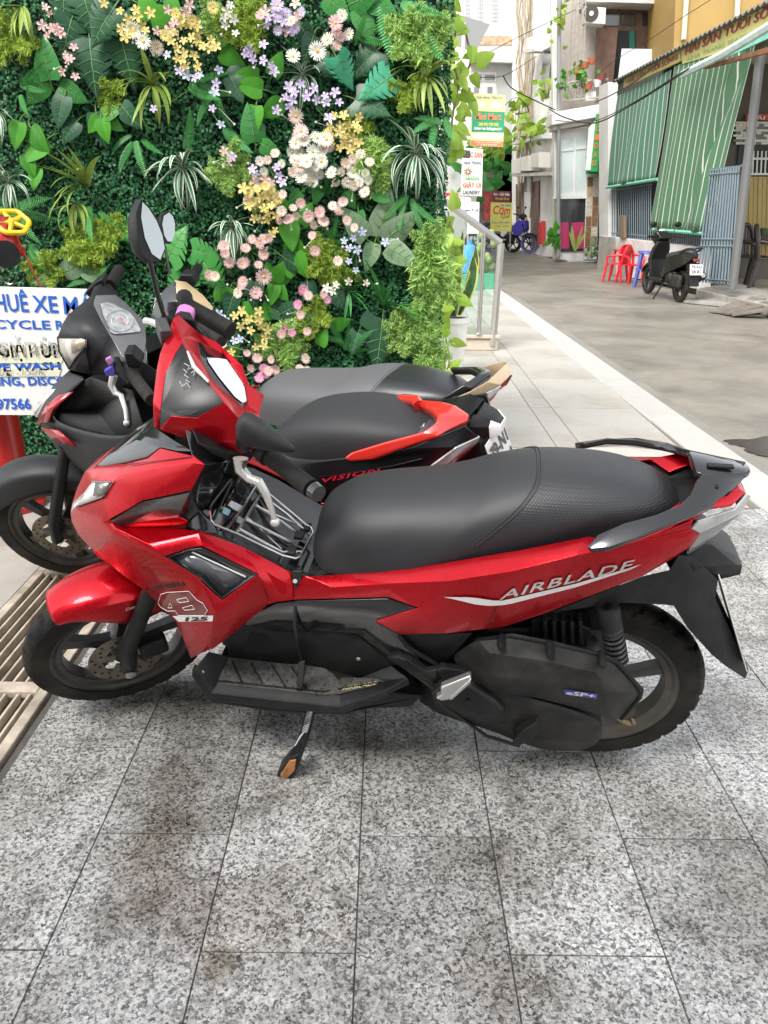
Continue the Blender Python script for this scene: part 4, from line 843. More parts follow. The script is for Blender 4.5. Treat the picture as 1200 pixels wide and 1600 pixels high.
for (pts, col) in (([(354, 779), (379, 791), (372, 800), (348, 788)], (.55, .56, .56)), ([(349, 792), (360, 797), (356, 806), (346, 801)], (.35, .55, .62)), ([(372, 806), (384, 813), (379, 822), (368, 815)], (.5, .5, .5))):
    try:
        bv = bvh_of([bpy.data.objects['centre_console']]); decal_poly('sticker', ([pts[0], pts[1]], [pts[3], pts[2]]), bv, M('sticker%.2f' % col[0], col, .35, var=.3, vscale=120), A, FA, div=4)
    except Exception: pass
slab('keyhole_plate', [(318, 770), (329, 764), (331, 769), (319, 776)], .118, .11, M('sticker_grey', (.4, .4, .4), .4, var=.4, vscale=90), A, FA, .001)

# body side -------------------------------------------------------------------
Pb = {'T6': (457, 895, .142), 'T7': (482, 901, .142), 'a': (585, 894, .148), 'b': (640, 889, .152), 'c': (708, 877, .156), 'd': (820, 858, .156), 'e': (920, 838, .148), 'e2': (985, 846, .15),
      'n': (457, 937, .163), 'o': (606, 933, .181), 'p': (654, 950, .188), 'q': (587, 970.5, .19), 'r': (624, 991.5, .184), 's': (697, 990, .188), 't': (785, 980, .184), 'u': (850, 959, .176), 'v': (920, 932, .165), 'w': (1004, 900.5, .148), 'x': (1046, 876, .136), 'y': (1077, 856, .126), 'z': (1093, 835, .116),
      'm0': (520, 917, .166), 'm1': (606, 912, .176), 'm2': (700, 908, .199), 'm3': (800, 893, .203), 'm4': (900, 868, .192), 'm5': (1000, 846, .168), 'm6': (1079, 828, .128),
      'k1': (700, 893, .176), 'k2': (810, 874, .18), 'k3': (910, 852, .170)}
F = ['T6 T7 m0 n', 'T7 a m1 m0', 'm0 m1 o n', 'a b m1', 'b c k1 m1', 'm1 k1 m2', 'c d k2 k1', 'k1 k2 m3 m2', 'd e k3 k2', 'k2 k3 m4 m3', 'e e2 m5 m4 k3', 'm1 m2 p o', 'm2 s r q p', 'm2 m3 t s', 'm3 m4 v u t', 'm4 m5 w v', 'm5 m6 y x w', 'm6 z y']
side = panel('side_cowl', Pb, F, RED, A, FA, mirror=True, bevel=.002, ang=24)
Pu = {'e2': (985, 846, .15), 'm5': (1000, 846, .166), 'm6': (1079, 828, .126), 'a': (1083, 813, .124), 'b': (1108, 794, .112), 'c': (1143, 791, .085), 'd': (1165, 770, .05), 'e': (1150, 761, .045), 'f': (1137, 775, .08), 'g': (1040, 800, .105), 'h': (1060, 785, .06), 'i': (990, 822, .125), 'j': (1082, 762, .005), 'k': (1048, 768, .005)}
panel('tail_cowl', Pu, ['e2 m5 a i', 'm5 m6 a', 'i a b g', 'g b f h', 'f b c', 'f c d e'], RED, A, FA, mirror=True, center='d e', bevel=.002)
panel('tail_well', {'g': (1040, 806, .10), 'h': (1060, 796, .06), 'f': (1137, 782, .07), 'e': (1150, 768, .04), 'k': (1010, 815, .11)}, ['k g h', 'g h f', 'h f e'], PLA, A, FA, mirror=True, center='k h e', bevel=.001)
Pl = {'a': (1080, 827, .122), 'b': (1091, 814, .119), 'c': (1148, 796, .08), 'd': (1167, 771, .045), 'e': (1173, 775.5, .04), 'f': (1158, 802.5, .06), 'g': (1094, 834, .108), 'h': (1104, 848, .09), 'i': (1075, 867, .10), 'j': (1079, 856, .118)}
panel('tail_lamp', Pl, ['a b c f g', 'c d e f'], LENS, A, FA, mirror=True, center='d e f', bevel=.001)
panel('tail_lamp_lower', Pl, ['g f h', 'g h i j'], M('lens_grey', (.22, .22, .21), .2, coat=.8), A, FA, mirror=True, bevel=.001)
# black lower covers
Pk = {'g': (400, 955, .158), 'm': (432, 941, .161), 'n': (457, 938, .159), 'o': (606, 934, .176), 'p': (652, 950, .184), 'q': (588, 970, .184), 'r': (624, 991, .178), 'a': (382, 974, .16), 'b': (430, 985, .13), 'c': (520, 985, .135), 'd': (560, 990, .15), 'e': (600, 1018, .155), 'f': (640, 1050, .155), 'h': (690, 1085, .15), 'i': (655, 1030, .17)}
panel('lower_side_cover', Pk, ['a g m b', 'm n c b', 'n o p q c', 'c q d', 'q r i d', 'd i e', 'e i f', 'i h f'], BLK, A, FA, mirror=True, bevel=.002)
Pk2 = {'a': (354, 994, .15), 'b': (382, 974, .155), 'c': (430, 985, .128), 'd': (520, 985, .13), 'e': (562, 992, .14), 'f': (612, 1038, .15), 'g': (560, 1058, .135), 'h': (510, 1043, .125), 'i': (440, 1036, .12), 'j': (358, 1026, .13)}
panel('tunnel_wall', Pk2, ['a b c i j', 'c d h i', 'd e g h', 'e f g'], PLA, A, FA, mirror=True, bevel=.002)
Pk3 = {'a': (624, 991, .172), 'b': (697, 991, .178), 'c': (738, 990, .168), 'd': (700, 1032, .155), 'e': (692, 1046, .15), 'f': (655, 1022, .16)}
panel('rear_side_cover', Pk3, ['a b f', 'b c d e f'], PLA, A, FA, mirror=True, bevel=.002)
tubepx('cover_edge', [(622, 991, .178), (636, 1010, .178), (690, 1043, .165)], .005, PLA, A, FA)
Pk4 = {'a': (604, 1028, .18), 'b': (622, 1028, .186), 'c': (640, 1036, .19), 'd': (664, 1052, .192), 'e': (683, 1050, .19), 'f': (690, 1044, .186), 'g': (733, 1050, .18), 'h': (735, 1060, .175), 'i': (690, 1078, .185), 'j': (676, 1076, .184)}
panel('peg_bracket', Pk4, ['a b c j', 'c d i j', 'd e i', 'e f g h i'], PLA, A, FA, bevel=.002, solid=.02)
panel('bracket_face', {'a': (628, 1028, .195), 'b': (640, 1034, .197), 'c': (668, 1050, .197), 'd': (682, 1047, .196), 'e': (681, 1063, .196), 'f': (655, 1048, .197)}, ['a b c f', 'c d e f'], DUST, A, FA, bevel=.002, solid=.006)  # raised dusty-plastic face on the peg bracket
# foot board
mb = MB(); top = [(303, 1045), (327, 1019), (356, 1024), (470, 1036), (512, 1042), (540, 1056), (592, 1058), (632, 1052), (652, 1078), (604, 1078), (531, 1105), (330, 1082)]
slab('footboard', [(303, 1046), (328, 1084), (531, 1107), (604, 1079), (636, 1060), (640, 1070), (606, 1086), (532, 1114), (326, 1090), (300, 1050)], .212, .205, PLA, A, FA, .003)
Pf = {'a': (303, 1045, .21), 'b': (326, 1018, .165), 'c': (357, 1026, .13), 'd': (440, 1036, .118), 'e': (510, 1043, .123), 'f': (560, 1058, .133), 'g': (612, 1040, .15), 'h': (638, 1060, .17), 'i': (604, 1079, .208), 'j': (531, 1107, .21), 'k': (328, 1084, .21), 'l': (337, 1072, .19), 'm': (506, 1090, .19), 'n': (532, 1087, .185), 'o': (598, 1066, .165)}
panel('footboard_tray', Pf, ['a b l k', 'b c l', 'c d e m l', 'e f o n m', 'f g h o', 'o h i', 'l m j k', 'm n j', 'n o i j'], PLA, A, FA, mirror=True, bevel=.002)
slab('footboard_rim', [(300, 1046), (326, 1086), (531, 1109), (606, 1081), (608, 1088), (533, 1118), (322, 1094), (299, 1056)], .213, .19, PLA, A, FA, .003)
Pm = {'a': (357, 1029, .136), 'b': (440, 1039, .127), 'c': (468, 1040, .127), 'd': (507, 1046, .13), 'e': (529, 1060, .14), 'f': (588, 1062, .158), 'g': (606, 1069, .172), 'h': (531, 1086, .188), 'i': (508, 1088, .188), 'j': (337, 1071, .188)}
panel('foot_mat', {k: (x, y-2.5, v) for k, (x, y, v) in Pm.items()}, ['a b c d i j', 'd e h i', 'e f g h'], M('foot_rubber', (.03, .029, .027), .6, var=.4, vscale=40, bump=.9, bscale=190, dirt=(.14, .12, .09), dirt_amt=.6, dscale=24), A, FA, bevel=.001)
mbv = bvh_of([bpy.data.objects['foot_mat']]); nb = MB()
for (x, y) in [(352+i*15+(6 if j % 2 else 0), 1033+j*8+i*1.2) for i in range(15) for j in range(6)]:
    if y > 1084 or x > 590 or (x > 500 and y < 1062): continue
    h = stick(mbv, FA, x, y, .0)
    if h: nb.ball(h, (.0042, .0042, .0030), 6, 4)
tag(nb.build('mat_studs', MATS['foot_rubber'], A), kind='stuff')
for a, b in (((363, 1032), (378, 1066)), ((392, 1036), (412, 1071)), ((425, 1040), (448, 1076)), ((455, 1042), (482, 1080)), ((342, 1064), (505, 1081)), ((505, 1081), (596, 1066))):
    ps = [stick(mbv, FA, a[0]+(b[0]-a[0])*k/6, a[1]+(b[1]-a[1])*k/6, .001) for k in range(7)]; ps = [q for q in ps if q]
    if len(ps) > 2: MB().tube(ps, .0022, 5).build('mat_rib', PLA, A)
decal_text('mat_lettering', 'AIRBLADE', (534, 1080), (592, 1070), (532, 1075), mbv, M('gold_print', (.42, .36, .18), .5), A, FA, .02, .3)
# keel below the board
slab('under_cover', [(318, 1080), (345, 1092), (540, 1112), (612, 1082), (660, 1088), (640, 1106), (560, 1108), (540, 1118), (420, 1112), (330, 1098)], .14, -.14, PLA, A, FA, .004)
slab('frame_core', [(270, 800), (330, 865), (430, 918), (500, 930), (640, 900), (760, 900), (900, 880), (1000, 860), (960, 930), (800, 985), (700, 1000), (640, 1040), (560, 1040), (430, 1030), (350, 1010), (300, 940), (225, 860), (190, 800)], .09, -.09, PLA, A, FA, .004)
# side stand
sd = tubepx('side_stand', [(489, 1098, .12), (478, 1140, .16), (462, 1190, .21), (452, 1212, .228)], [.013, .013, .012, .012], PLA, A, FA, 10)
slab('stand_foot', [(430, 1222), (434, 1207), (452, 1186), (466, 1180), (468, 1192), (460, 1215), (448, 1229), (432, 1228)], .245, .205, PLA, A, FA, .005)
slab('stand_rust', [(438, 1211), (452, 1190), (462, 1188), (460, 1204), (449, 1216), (440, 1217)], .249, .244, RUST, A, FA, .001)
sp = []
a0, a1 = FA.px(487, 1100, .14), FA.px(476, 1143, .17)
for k in range(97):
    t = k/96; an = 2*math.pi*14*t; d = (a1-a0).normalized(); x_, y_ = frame_of(d); sp.append(a0.lerp(a1, t)+x_*.0065*math.cos(an)+y_*.0065*math.sin(an))
MB().tube(sp, .0017, 5).build('stand_spring', ALU, A)
tubepx('spring_hook', [(476, 1143, .17), (470, 1150, .178), (458, 1172, .20), (446, 1193, .212)], .0022, ALU, A, FA, 6)
# rear: engine, belt case, air box, shock, swing
slab('engine_block', [(650, 1060), (700, 1020), (760, 985), (860, 985), (900, 1000), (940, 1040), (930, 1100), (860, 1130), (760, 1120), (690, 1110), (655, 1100)], .10, -.16, PLA, A, FA, .008)
Pg = {'a': (655, 1062, .12), 'b': (690, 1050, .14), 'c': (745, 1062, .17), 'd': (800, 1084, .185), 'e': (870, 1102, .185), 'f': (915, 1117, .175), 'g': (940, 1128, .15), 'h': (944, 1145, .14), 'i': (932, 1166, .13), 'j': (905, 1174, .13), 'k': (860, 1174, .13), 'l': (820, 1164, .13), 'm': (780, 1146, .13), 'n': (735, 1131, .125), 'o': (690, 1118, .12), 'p': (660, 1104, .115),
      'q': (700, 1085, .16), 'r': (760, 1108, .18), 's': (830, 1130, .185), 't': (890, 1142, .175), 'u': (700, 1100, .15), 'w': (915, 1150, .165)}
panel('belt_case', Pg, ['a b q p', 'b c r q', 'c d r', 'd e s r', 'e f t s', 'f g w t', 'g h w', 'h i w', 'i j t w', 'j k s t', 'k l s', 'l m r s', 'm n r', 'n o u r', 'o p u', 'p q u', 'q r u'], DUST, A, FA, bevel=.0, sub=1, ang=60)
slab('belt_case_rim', [(657, 1064), (745, 1062), (870, 1104), (938, 1128), (942, 1146), (930, 1164), (860, 1171), (780, 1143), (690, 1115), (660, 1102)], .118, .05, PLA, A, FA, .006)
slab('belt_case_cover', [(690, 1086), (735, 1072), (775, 1098), (790, 1112), (786, 1120), (750, 1122), (700, 1106), (676, 1100)], .197, .15, PLA, A, FA, .008)
slab('drain_bracket', [(820, 1140), (840, 1128), (841, 1144), (828, 1158), (812, 1166), (800, 1160)], .20, .16, PLA, A, FA, .003)
for x, y in ((731, 1095), (786, 1130)): rel(MB().lathe([(0, 0), (.006, 0), (.006, .004), (.0, .004)], 10, tuple(FA.px(x, y, .197))).build('case_bolt', PLA, A), FA)
Pa = {'a': (706, 1023, .15), 'b': (745, 999, .17), 'c': (800, 994, .175), 'd': (862, 1006, .175), 'e': (940, 1025, .165), 'f': (962, 1036, .155), 'g': (986, 1063, .14), 'h': (1000, 1078, .13), 'i': (1000, 1086, .13), 'j': (968, 1124, .14), 'k': (958, 1125, .15), 'l': (905, 1108, .175), 'm': (845, 1092, .19), 'n': (765, 1079, .19), 'o': (745, 1068, .18), 'p': (720, 1055, .165),
      'q': (765, 1020, .205), 'r': (850, 1032, .212), 's': (930, 1050, .205), 't': (965, 1080, .19), 'u': (945, 1080, .205), 'v': (840, 1063, .222), 'w': (770, 1058, .215), 'x': (946, 1102, .19)}
panel('air_box', Pa, ['a b q p', 'b c d r q', 'd e s r', 'e f g t s', 'g h i t', 'i j x t', 'j k x', 'k l x', 'l m v u x', 'u t x', 's t u', 'q r v w', 'r s u v', 'm n w v', 'n o w', 'o p q w'], DUST, A, FA, bevel=.003, ang=30)
tubepx('air_box_seam', [(745, 999, .168), (800, 993, .173), (862, 1005, .173), (940, 1024, .163), (964, 1035, .153), (988, 1062, .138), (1002, 1078, .128), (1000, 1088, .128), (970, 1123, .135)], .006, PLA, A, FA)
for x, y, v in ((783, 1008, .2), (859, 1020, .204), (941, 1036, .19)): rel(MB().lathe([(0, .012), (.006, .012), (.009, .0), (.009, -.03)], 10, tuple(FA.px(x, y, v))).build('air_box_screw', PLA, A), FA)
abv = bvh_of([bpy.data.objects['air_box']])
decal_poly('engine_badge', ([(881, 1076), (934, 1083)], [(882, 1084), (932, 1091)]), abv, M('badge_blue', (.05, .045, .35), .3), A, FA)
decal_text('badge_letters', 'eSP+', (884, 1083), (930, 1089), (885, 1077), abv, WHT, A, FA, .03, .1, lift=.003)
slab('engine_fins', [(830, 970), (860, 966), (905, 975), (925, 985), (918, 1012), (880, 1008), (830, 998)], .12, .0, PLA, A, FA, .003)
for k in range(5): slab('fin', [(848+k*14, 972), (854+k*14, 972), (856+k*14, 1008), (849+k*14, 1007)], .135, .1, PLA, A, FA, .002)
p0, p1 = FA.px(950, 948, .125), FA.px(966, 1040, .125)
MB().tube([p0, p0.lerp(p1, .42)], .024, 14).build('shock_cap', PLG, A)
MB().tube([p0, p1], .013, 10).build('shock_rod', PLA, A)
sp = []
for k in range(113):
    t = k/112; an = 2*math.pi*8*t; d = (p1-p0).normalized(); x_, y_ = frame_of(d); sp.append(p0.lerp(p1, .30+.66*t)+x_*.0205*math.cos(an)+y_*.0205*math.sin(an))
MB().tube(sp, .0042, 7).build('shock_spring', M('spring_black', (.03, .03, .03), .35), A)
tubepx('drain_hose', [(960, 1118, .12), (975, 1128, .12), (984, 1130, .11), (990, 1127, .11)], [.006, .005, .007, .009], M('old_hose', (.22, .15, .08), .7, var=.3), A, FA)
# passenger peg
slab('passenger_peg', [(680, 1092), (689, 1087), (688, 1075), (735, 1057), (735, 1063), (702, 1094), (690, 1096)], .232, .212, ALU, A, FA, .004)
slab('peg_edge', [(700, 1093), (736, 1062), (735, 1069), (706, 1095)], .236, .208, ALU, A, FA, .003)
slab('peg_joint', [(674, 1084), (688, 1075), (690, 1088), (678, 1096)], .215, .17, PLA, A, FA, .004)
# rear mudguard, plate
Pq = {'a': (860, 958, .115), 'b': (920, 934, .11), 'c': (1004, 902, .10), 'd': (1046, 892, .098), 'e': (1070, 892, .095), 'f': (1088, 914, .09), 'g': (1118, 936, .085), 'h': (1122, 906, .08), 'i': (1080, 868, .085), 'j': (1133, 1040, .085), 'k': (1112, 1023, .09), 'l': (1074, 981, .095), 'm': (1053, 947, .098), 'n': (1038, 945, .10), 'o': (975, 942, .105), 'p': (1165, 1061, .05), 'q': (1170, 1047, .045), 'r': (1126, 955, .078), 'x': (1060, 868, .09), 's': (1130, 900, .05)}
panel('mudguard', Pq, ['a b o', 'b c d n o', 'd e f m n', 'f g r l m', 'g h i f', 'f i e', 'e i x d', 'l r j k', 'r q p j'], PLG, A, FA, mirror=True, center='h g r q', bevel=.003)
MB().add([FA.px(880, 945, -.09), FA.px(880, 945, .09), FA.px(1060, 900, .09), FA.px(1060, 900, -.09)], [(0, 1, 2, 3)]).build('inner_guard', PLG, A, smooth=False, solid=.004)
Ph = {'a': (1073, 870, .085), 'b': (1099, 850, .07), 'c': (1113, 851, .06), 'd': (1151, 869, .04), 'e': (1160, 883, .035), 'f': (1157, 898, .04), 'g': (1123, 906, .07), 'h': (1087, 904, .085), 'i': (1083, 886, .09), 'j': (1151, 883, .06)}
panel('plate_lamp_housing', Ph, ['a b c j i', 'c d j', 'd e j', 'i j e f g h', 'a i h'], PLG, A, FA, mirror=True, center='b c d e f g', bevel=.003)
plq = [FA.px(1122, 908, .085), FA.px(1122, 908, -.105), FA.px(1162, 1040, -.105), FA.px(1162, 1040, .085)]
up_ = (plq[0]-plq[3]); 
pl0 = FA.px(1123, 906, .085); pl0 = Vector((pl0.x-.002, 0, pl0.z)); pl1 = FA.px(1165, 1050, .085); pl1 = Vector((pl1.x-.002, 0, pl1.z))
mb = MB(); mb.prism([pl0+Vector((0, .085, 0)), pl0+Vector((0, -.085, 0)), pl1+Vector((0, -.085, 0)), pl1+Vector((0, .085, 0))], (-.003, 0, 0)); plate = mb.build('number_plate', M('plate_white', (.70, .69, .66), .4, var=.08), A, bevel=.001)

# grab rail ------------------------------------------------------------------------
arm = [(917, 853), (934, 834), (976, 816), (1025, 803), (1063, 788), (1078, 776), (1088, 758), (1095, 742), (1130, 740), (1160, 738), (1174, 734), (1168, 745), (1162, 749), (1142, 770), (1116, 792), (1081, 803), (1030, 823), (990, 841), (951, 857), (925, 858)]
Pr = {'a': (917, 854, .205), 'b': (934, 835, .182), 'c': (976, 817, .170), 'd': (1025, 804, .150), 'e': (1064, 788, .120), 'f': (1080, 772, .095), 'g': (1089, 755, .070), 'h': (1097, 741, .048), 'i': (1168, 737, .022), 'j': (1174, 734, .016), 'k': (1162, 749, .030), 'l': (1141, 771, .062), 'm': (1115, 792, .108), 'n': (1081, 804, .142), 'o': (1030, 824, .178), 'p': (990, 842, .198), 'q': (951, 857, .21), 'r': (925, 859, .212), 's': (1118, 762, .064)}
panel('grab_rail', Pr, ['a b c q r', 'c d p q', 'd e o p', 'e n o', 'e m n', 'e f s m', 'f g h s', 'h i k s', 's k l', 's l m', 'i j k'], BLK, A, FA, mirror=True, bevel=.003, solid=.014)
Pr2 = {'h': (1097, 741, .085), 'i': (1168, 737, .04), 'j': (1174, 734, .0), 'z': (1096, 729, .055)}
panel('carrier_plate', {'h': (1097, 741, .047), 'i': (1168, 737.5, .021), 'j': (1174, 734, .008), 'z': (1088, 736, .040)}, ['h i j z'], BLK, A, FA, mirror=True, center='z j', bevel=.003, solid=.016)
for y0 in (-.018, .018):
    c = FA.px(1125, 731, y0); MB().box((c.x, y0, c.z+.004), (.05, .014, .006)).build('carrier_slot', PLA, A, bevel=.002)
slab('rail_slot', [(1094, 771), (1122, 759), (1124, 763), (1118, 768), (1098, 773)], .066, .056, PLA, A, FA, .002)
# seat
ST = [(.662, .696, .672, .045), (.648, .714, .650, .085), (.618, .733, .632, .114), (.575, .755, .620, .132), (.50, .772, .616, .146), (.40, .788, .618, .152), (.33, .806, .634, .153), (.27, .828, .656, .152), (.19, .847, .684, .148), (.10, .850, .716, .140), (.02, .842, .744, .126), (-.045, .822, .758, .104), (-.08, .800, .764, .075), (-.098, .783, .775, .035)]
seat_loft('seat', ST, A, FA, (SEAT, SEATD), seam=(.19, .15), p=.72, q=.74)
slab('seat_base', [(530, 885), (600, 905), (720, 895), (860, 868), (960, 840), (940, 830), (800, 860), (600, 880)], .09, -.09, PLA, A, FA, .004)

# handlebar cover (turned with the wheel) --------------------------------------------
H = {'a': (279, 492, -.17), 'b': (271, 497, -.165), 'c': (283, 526, -.10), 'd': (250, 552, -.075), 'e': (245, 576, -.05), 'f': (239, 626, .0), 'g': (240, 667, .035),
     'h': (285, 535, -.075), 'i': (293, 549, -.05), 'j': (327, 599, .04), 'k': (351, 629, .09), 'l': (307, 653, .085), 'm': (267, 651, .062), 'n': (249, 670, .047), 'o': (251, 636, .022), 'q': (258, 584, -.015), 'r': (273, 553, -.05),
     's': (374, 655, .125), 't': (374, 688, .14), 'u': (376, 709, .13), 'x': (407, 699, .165), 'y': (320, 695, .095), 'z': (253, 673, .048),
     'A1': (313, 522, -.15), 'A2': (338, 534, -.13), 'A3': (378, 570, -.075), 'A4': (389, 601, -.03), 'A5': (412, 617, .015), 'A6': (405, 647, .085), 'A7': (408, 690, .15),
     'l1': (308, 533, -.108), 'l2': (330, 543, -.118), 'l3': (349, 553, -.108), 'l4': (362, 568, -.082), 'l5': (384, 605, -.022), 'l6': (385, 633, .035), 'l7': (378, 634, .045), 'l8': (333, 595, .018), 'l9': (315, 563, -.038)}
F = ['a b c A1', 'c A1 l2 l1', 'A1 A2 l3 l2', 'A2 A3 l4 l3', 'A3 A4 l5 l4', 'A4 A5 A6 l6 l5', 'A6 s l7 l6', 's k j l8 l7', 'j i l9 l8', 'i h c l1 l9', 'b d r c', 'c r h', 'd e q r', 'e f o q', 'f g n o', 'n z y l m', 'l y t s k', 't y u', 't u x A7', 's t A7 A6']
hcov = rel(panel('handlebar_cover', H, F, RED, A, SA, bevel=.002, ang=24, solid=.005), SA)
rel(panel('cover_side', H, ['h i q r', 'i j o q', 'j k l m o', 'o m n'], M('cover_black', (.008, .008, .009), .34, spec=.35), A, SA, bevel=.002, solid=.004), SA)
rel(panel('meter_surround', H, ['l1 l2 l3 l4 l5 l9', 'l9 l5 l6 l7 l8'], BLK, A, SA, bevel=.001, solid=.004), SA)
hv = bvh_of([bpy.data.objects['meter_surround']])
decal_poly('meter_display', ([(322, 560), (352, 562), (380, 603), (384, 628)], [(325, 568), (340, 590), (366, 622), (378, 631)]), hv, LCD, A, SA, lift=.003)
hb = bvh_of([bpy.data.objects['cover_side']])
scr = [[(287, 577), (292, 582), (288, 586), (295, 590), (290, 594), (297, 597)], [(281, 596), (285, 604), (292, 598), (297, 606)], [(299, 583), (305, 578), (302, 588), (309, 581)], [(288, 568), (296, 572), (293, 578), (299, 575)], [(289, 604), (298, 600)]]
for s_ in scr:
    ps = [stick(hb, SA, x, y, .001) for x, y in s_]; ps = [q for q in ps if q]
    if len(ps) > 2: rel(MB().tube(ps, .0007, 4).build('scratch_mark', WHT, A), SA)
tubepx('cover_trim', [(293, 549, -.047), (303, 573, -.01), (326, 597, .043)], [.002, .005, .003], SIL, A, SA)
rel(MB().ball(SA.w((-.42, 0, .88)) if False else Vector((-.45, 0, .90)), (.055, .07, .06)).build('cover_core', PLA, A), SA)
slab('steering_neck', [(300, 690), (345, 700), (380, 715), (372, 760), (330, 780), (290, 740)], .05, -.06, PLA, A, SA, .006)
slab('lower_cover', [(308, 694), (360, 707), (404, 702), (392, 722), (372, 725), (330, 712)], .13, .0, PLA, A, SA, .006)
# grips, levers, mirrors
tubepx('grip', [(405, 700, .165), (420, 712, .19), (452, 737, .25), (486, 763, .315)], [.021, .0185, .0175, .019], RUB, A, SA, 14)
tubepx('grip_collar', [(412, 704, .175), (421, 712, .192)], .024, PLA, A, SA, 14)
tubepx('bar_end', [(486, 763, .315), (490, 766, .322), (498, 772, .337)], [.012, .018, .0165], BLK, A, SA, 14)
tubepx('grip_rib', [(432, 716, .21), (446, 722, .23), (468, 742, .275), (458, 741, .26), (436, 724, .22)], .0018, BLK, A, SA, 5)
tubepx('brake_lever', [(376, 716, .15), (376, 734, .16), (390, 748, .18), (405, 753, .20), (415, 770, .215), (424, 795, .23), (429, 812, .24)], [.016, .0125, .010, .0095, .0085, .0065, .006], SIL, A, SA, 10)
rel(MB().ball(SA.px(430, 816, .242), .0105).build('lever_ball', SIL, A), SA)
rel(MB().tube([Vector((-.53, -.15, 1.01)), SA.px(292, 478, -.25), SA.px(288, 464, -.31)], [.02, .0185, .0185], 12).build('grip', RUB, A), SA)
tubepx('grip_tape', [(288, 498, -.205), (292, 486, -.225)], .0205, M('pink_tape', (.62, .22, .50), .5, var=.2, vscale=60), A, SA, 12)
slab('switch_box', [(285, 497), (303, 500), (309, 516), (296, 514)], -.168, -.2, PLA, A, SA, .003)
slab('brake_reservoir', [(250, 517), (268, 516), (271, 535), (262, 543), (252, 540)], -.11, -.16, M('reservoir', (.05, .05, .048), .4), A, SA, .003)
tubepx('lever', [(262, 518, -.2), (248, 508, -.22), (236, 503, -.25), (228, 502, -.27)], [.008, .009, .008, .009], SIL, A, SA, 8)
mu = SA.px(262, 516, -.19); tubepx('mirror_base', [(261, 523, -.19), (259, 505, -.19), (257, 494, -.195)], [.016, .015, .008], PLA, A, SA, 10)
tubepx('mirror_stem', [(258, 498, -.193), (246, 460, -.21), (234, 408, -.23)], .0055, BLK, A, SA, 8)
def make_mirror(fr0, fr, bike, at, outline, glass, n, dep=.05):
    """housing and glass of a swivelled mirror; `at` lies on the glass, n is where the glass looks"""
    Pm = fr.w(fr.px(*at)); n = Vector(n).normalized(); fp = [fr0.inv(on_plane(x, y, Pm, n)) for x, y in outline]; nl = Vector((n.dot(fr0.f), n.dot(fr0.l), n.dot(fr0.u))); ce = sum(fp, Vector())/len(fp)
    mb = MB(); mb.loft([[ce+(p-ce)*k-nl*d for p in fp] for k, d in ((.97, -.002), (1.0, .004), (.98, dep*.4), (.78, dep*.8), (.3, dep))]); o = mb.build('mirror', PLA, bike, ang=50)
    MB().add([fr0.inv(on_plane(x, y, Pm, n))+nl*.0035 for x, y in glass], [tuple(range(len(glass)))]).build('mirror_glass', MIR, o, smooth=False); return o
mo = [(219, 310), (211, 331), (213, 370), (220, 398), (234, 412), (252, 409), (259, 388), (256, 366), (246, 342), (232, 321)]
mg = [(221, 316), (219, 340), (225, 372), (236, 397), (249, 406), (256, 388), (252, 367), (243, 345), (231, 326)]
make_mirror(FA, SA, A, (234, 400, -.235), mo, mg, (.75, -.62, .12))
m2 = MB(); c0, c1 = SA.px(378, 667, .19), SA.px(461, 704, .27); d_ = (c1-c0); rings = []
for t, ry, rz in ((-.06, .012, .020), (.0, .022, .034), (.12, .026, .037), (.35, .024, .031), (.7, .016, .018), (.95, .006, .007), (1.0, .002, .002)):
    x_, y_ = frame_of(d_); rings.append([c0+d_*t+(SA.rel.to_3x3().inverted() @ Vector((0, 0, 1))).normalized()*0+y_*rz*math.cos(a)+x_*ry*math.sin(a) for a in [2*math.pi*k/14 for k in range(14)]])
m2.loft(rings); rel(m2.build('mirror', PLG, A, ang=60), SA)
tubepx('mirror_base', [(382, 694, .16), (381, 684, .175), (380, 674, .185)], [.017, .016, .012], PLA, A, SA, 10)
# wire luggage rack over the console and its strut
def wire(pts, r=.0036, mat=CHR): tubepx('rack_wire', pts, r, mat, A, FA, 7)
wire([(327, 797, .105), (329, 812, .108), (335, 820, .11), (370, 834, .108), (441, 868, .10), (462, 873, .095), (470, 869, .085), (480, 850, .02), (489, 833, -.03), (486, 825, -.045), (478, 820, -.05), (424, 775, -.085), (402, 757, -.10), (380, 742, -.09), (370, 739, -.07)], .0036)
wire([(355, 826, .108), (380, 793, .0), (402, 757, -.10)]); wire([(369, 833, .106), (390, 800, .0), (409, 769, -.10)])
wire([(374, 827, .09), (441, 863, .085), (474, 862, .06)]); wire([(384, 812, .05), (430, 835, .045), (474, 857, .03)]); wire([(400, 790, -.02), (440, 815, -.02), (478, 844, -.02)]); wire([(409, 774, -.08), (450, 805, -.05), (484, 836, -.03)])
wire([(386, 808, .03), (440, 858, .06)], .002); wire([(399, 790, -.02), (462, 818, -.04)], .002)
BW = M('black_wire', (.012, .012, .012), .3)
wire([(327, 797, .105), (330, 788, .10), (358, 751, .05), (366, 741, .0), (370, 739, -.07)], .004, BW); wire([(334, 812, .10), (362, 752, .045)], .0034, BW); wire([(384, 782, -.02), (368, 770, .0), (366, 745, .0)], .003, BW); wire([(370, 802, .05), (354, 790, .07), (358, 760, .05)], .003, BW)
for x, y, v in ((478, 824, -.045), (468, 836, .0), (455, 860, .07)): rel(MB().box(tuple(FA.px(x, y, v)), (.022, .03, .008)).build('rack_clamp', PLG, A, bevel=.002), FA)
tubepx('rack_strut', [(463, 903, .150), (461, 977, .162), (466, 1010, .150), (472, 1032, .132), (467, 1075, .185)], .0042, BW, A, FA, 8)
slab('strut_clip', [(457, 893), (472, 893), (470, 908), (465, 916), (459, 914), (456, 905)], .152, .146, BW, A, FA, .001)
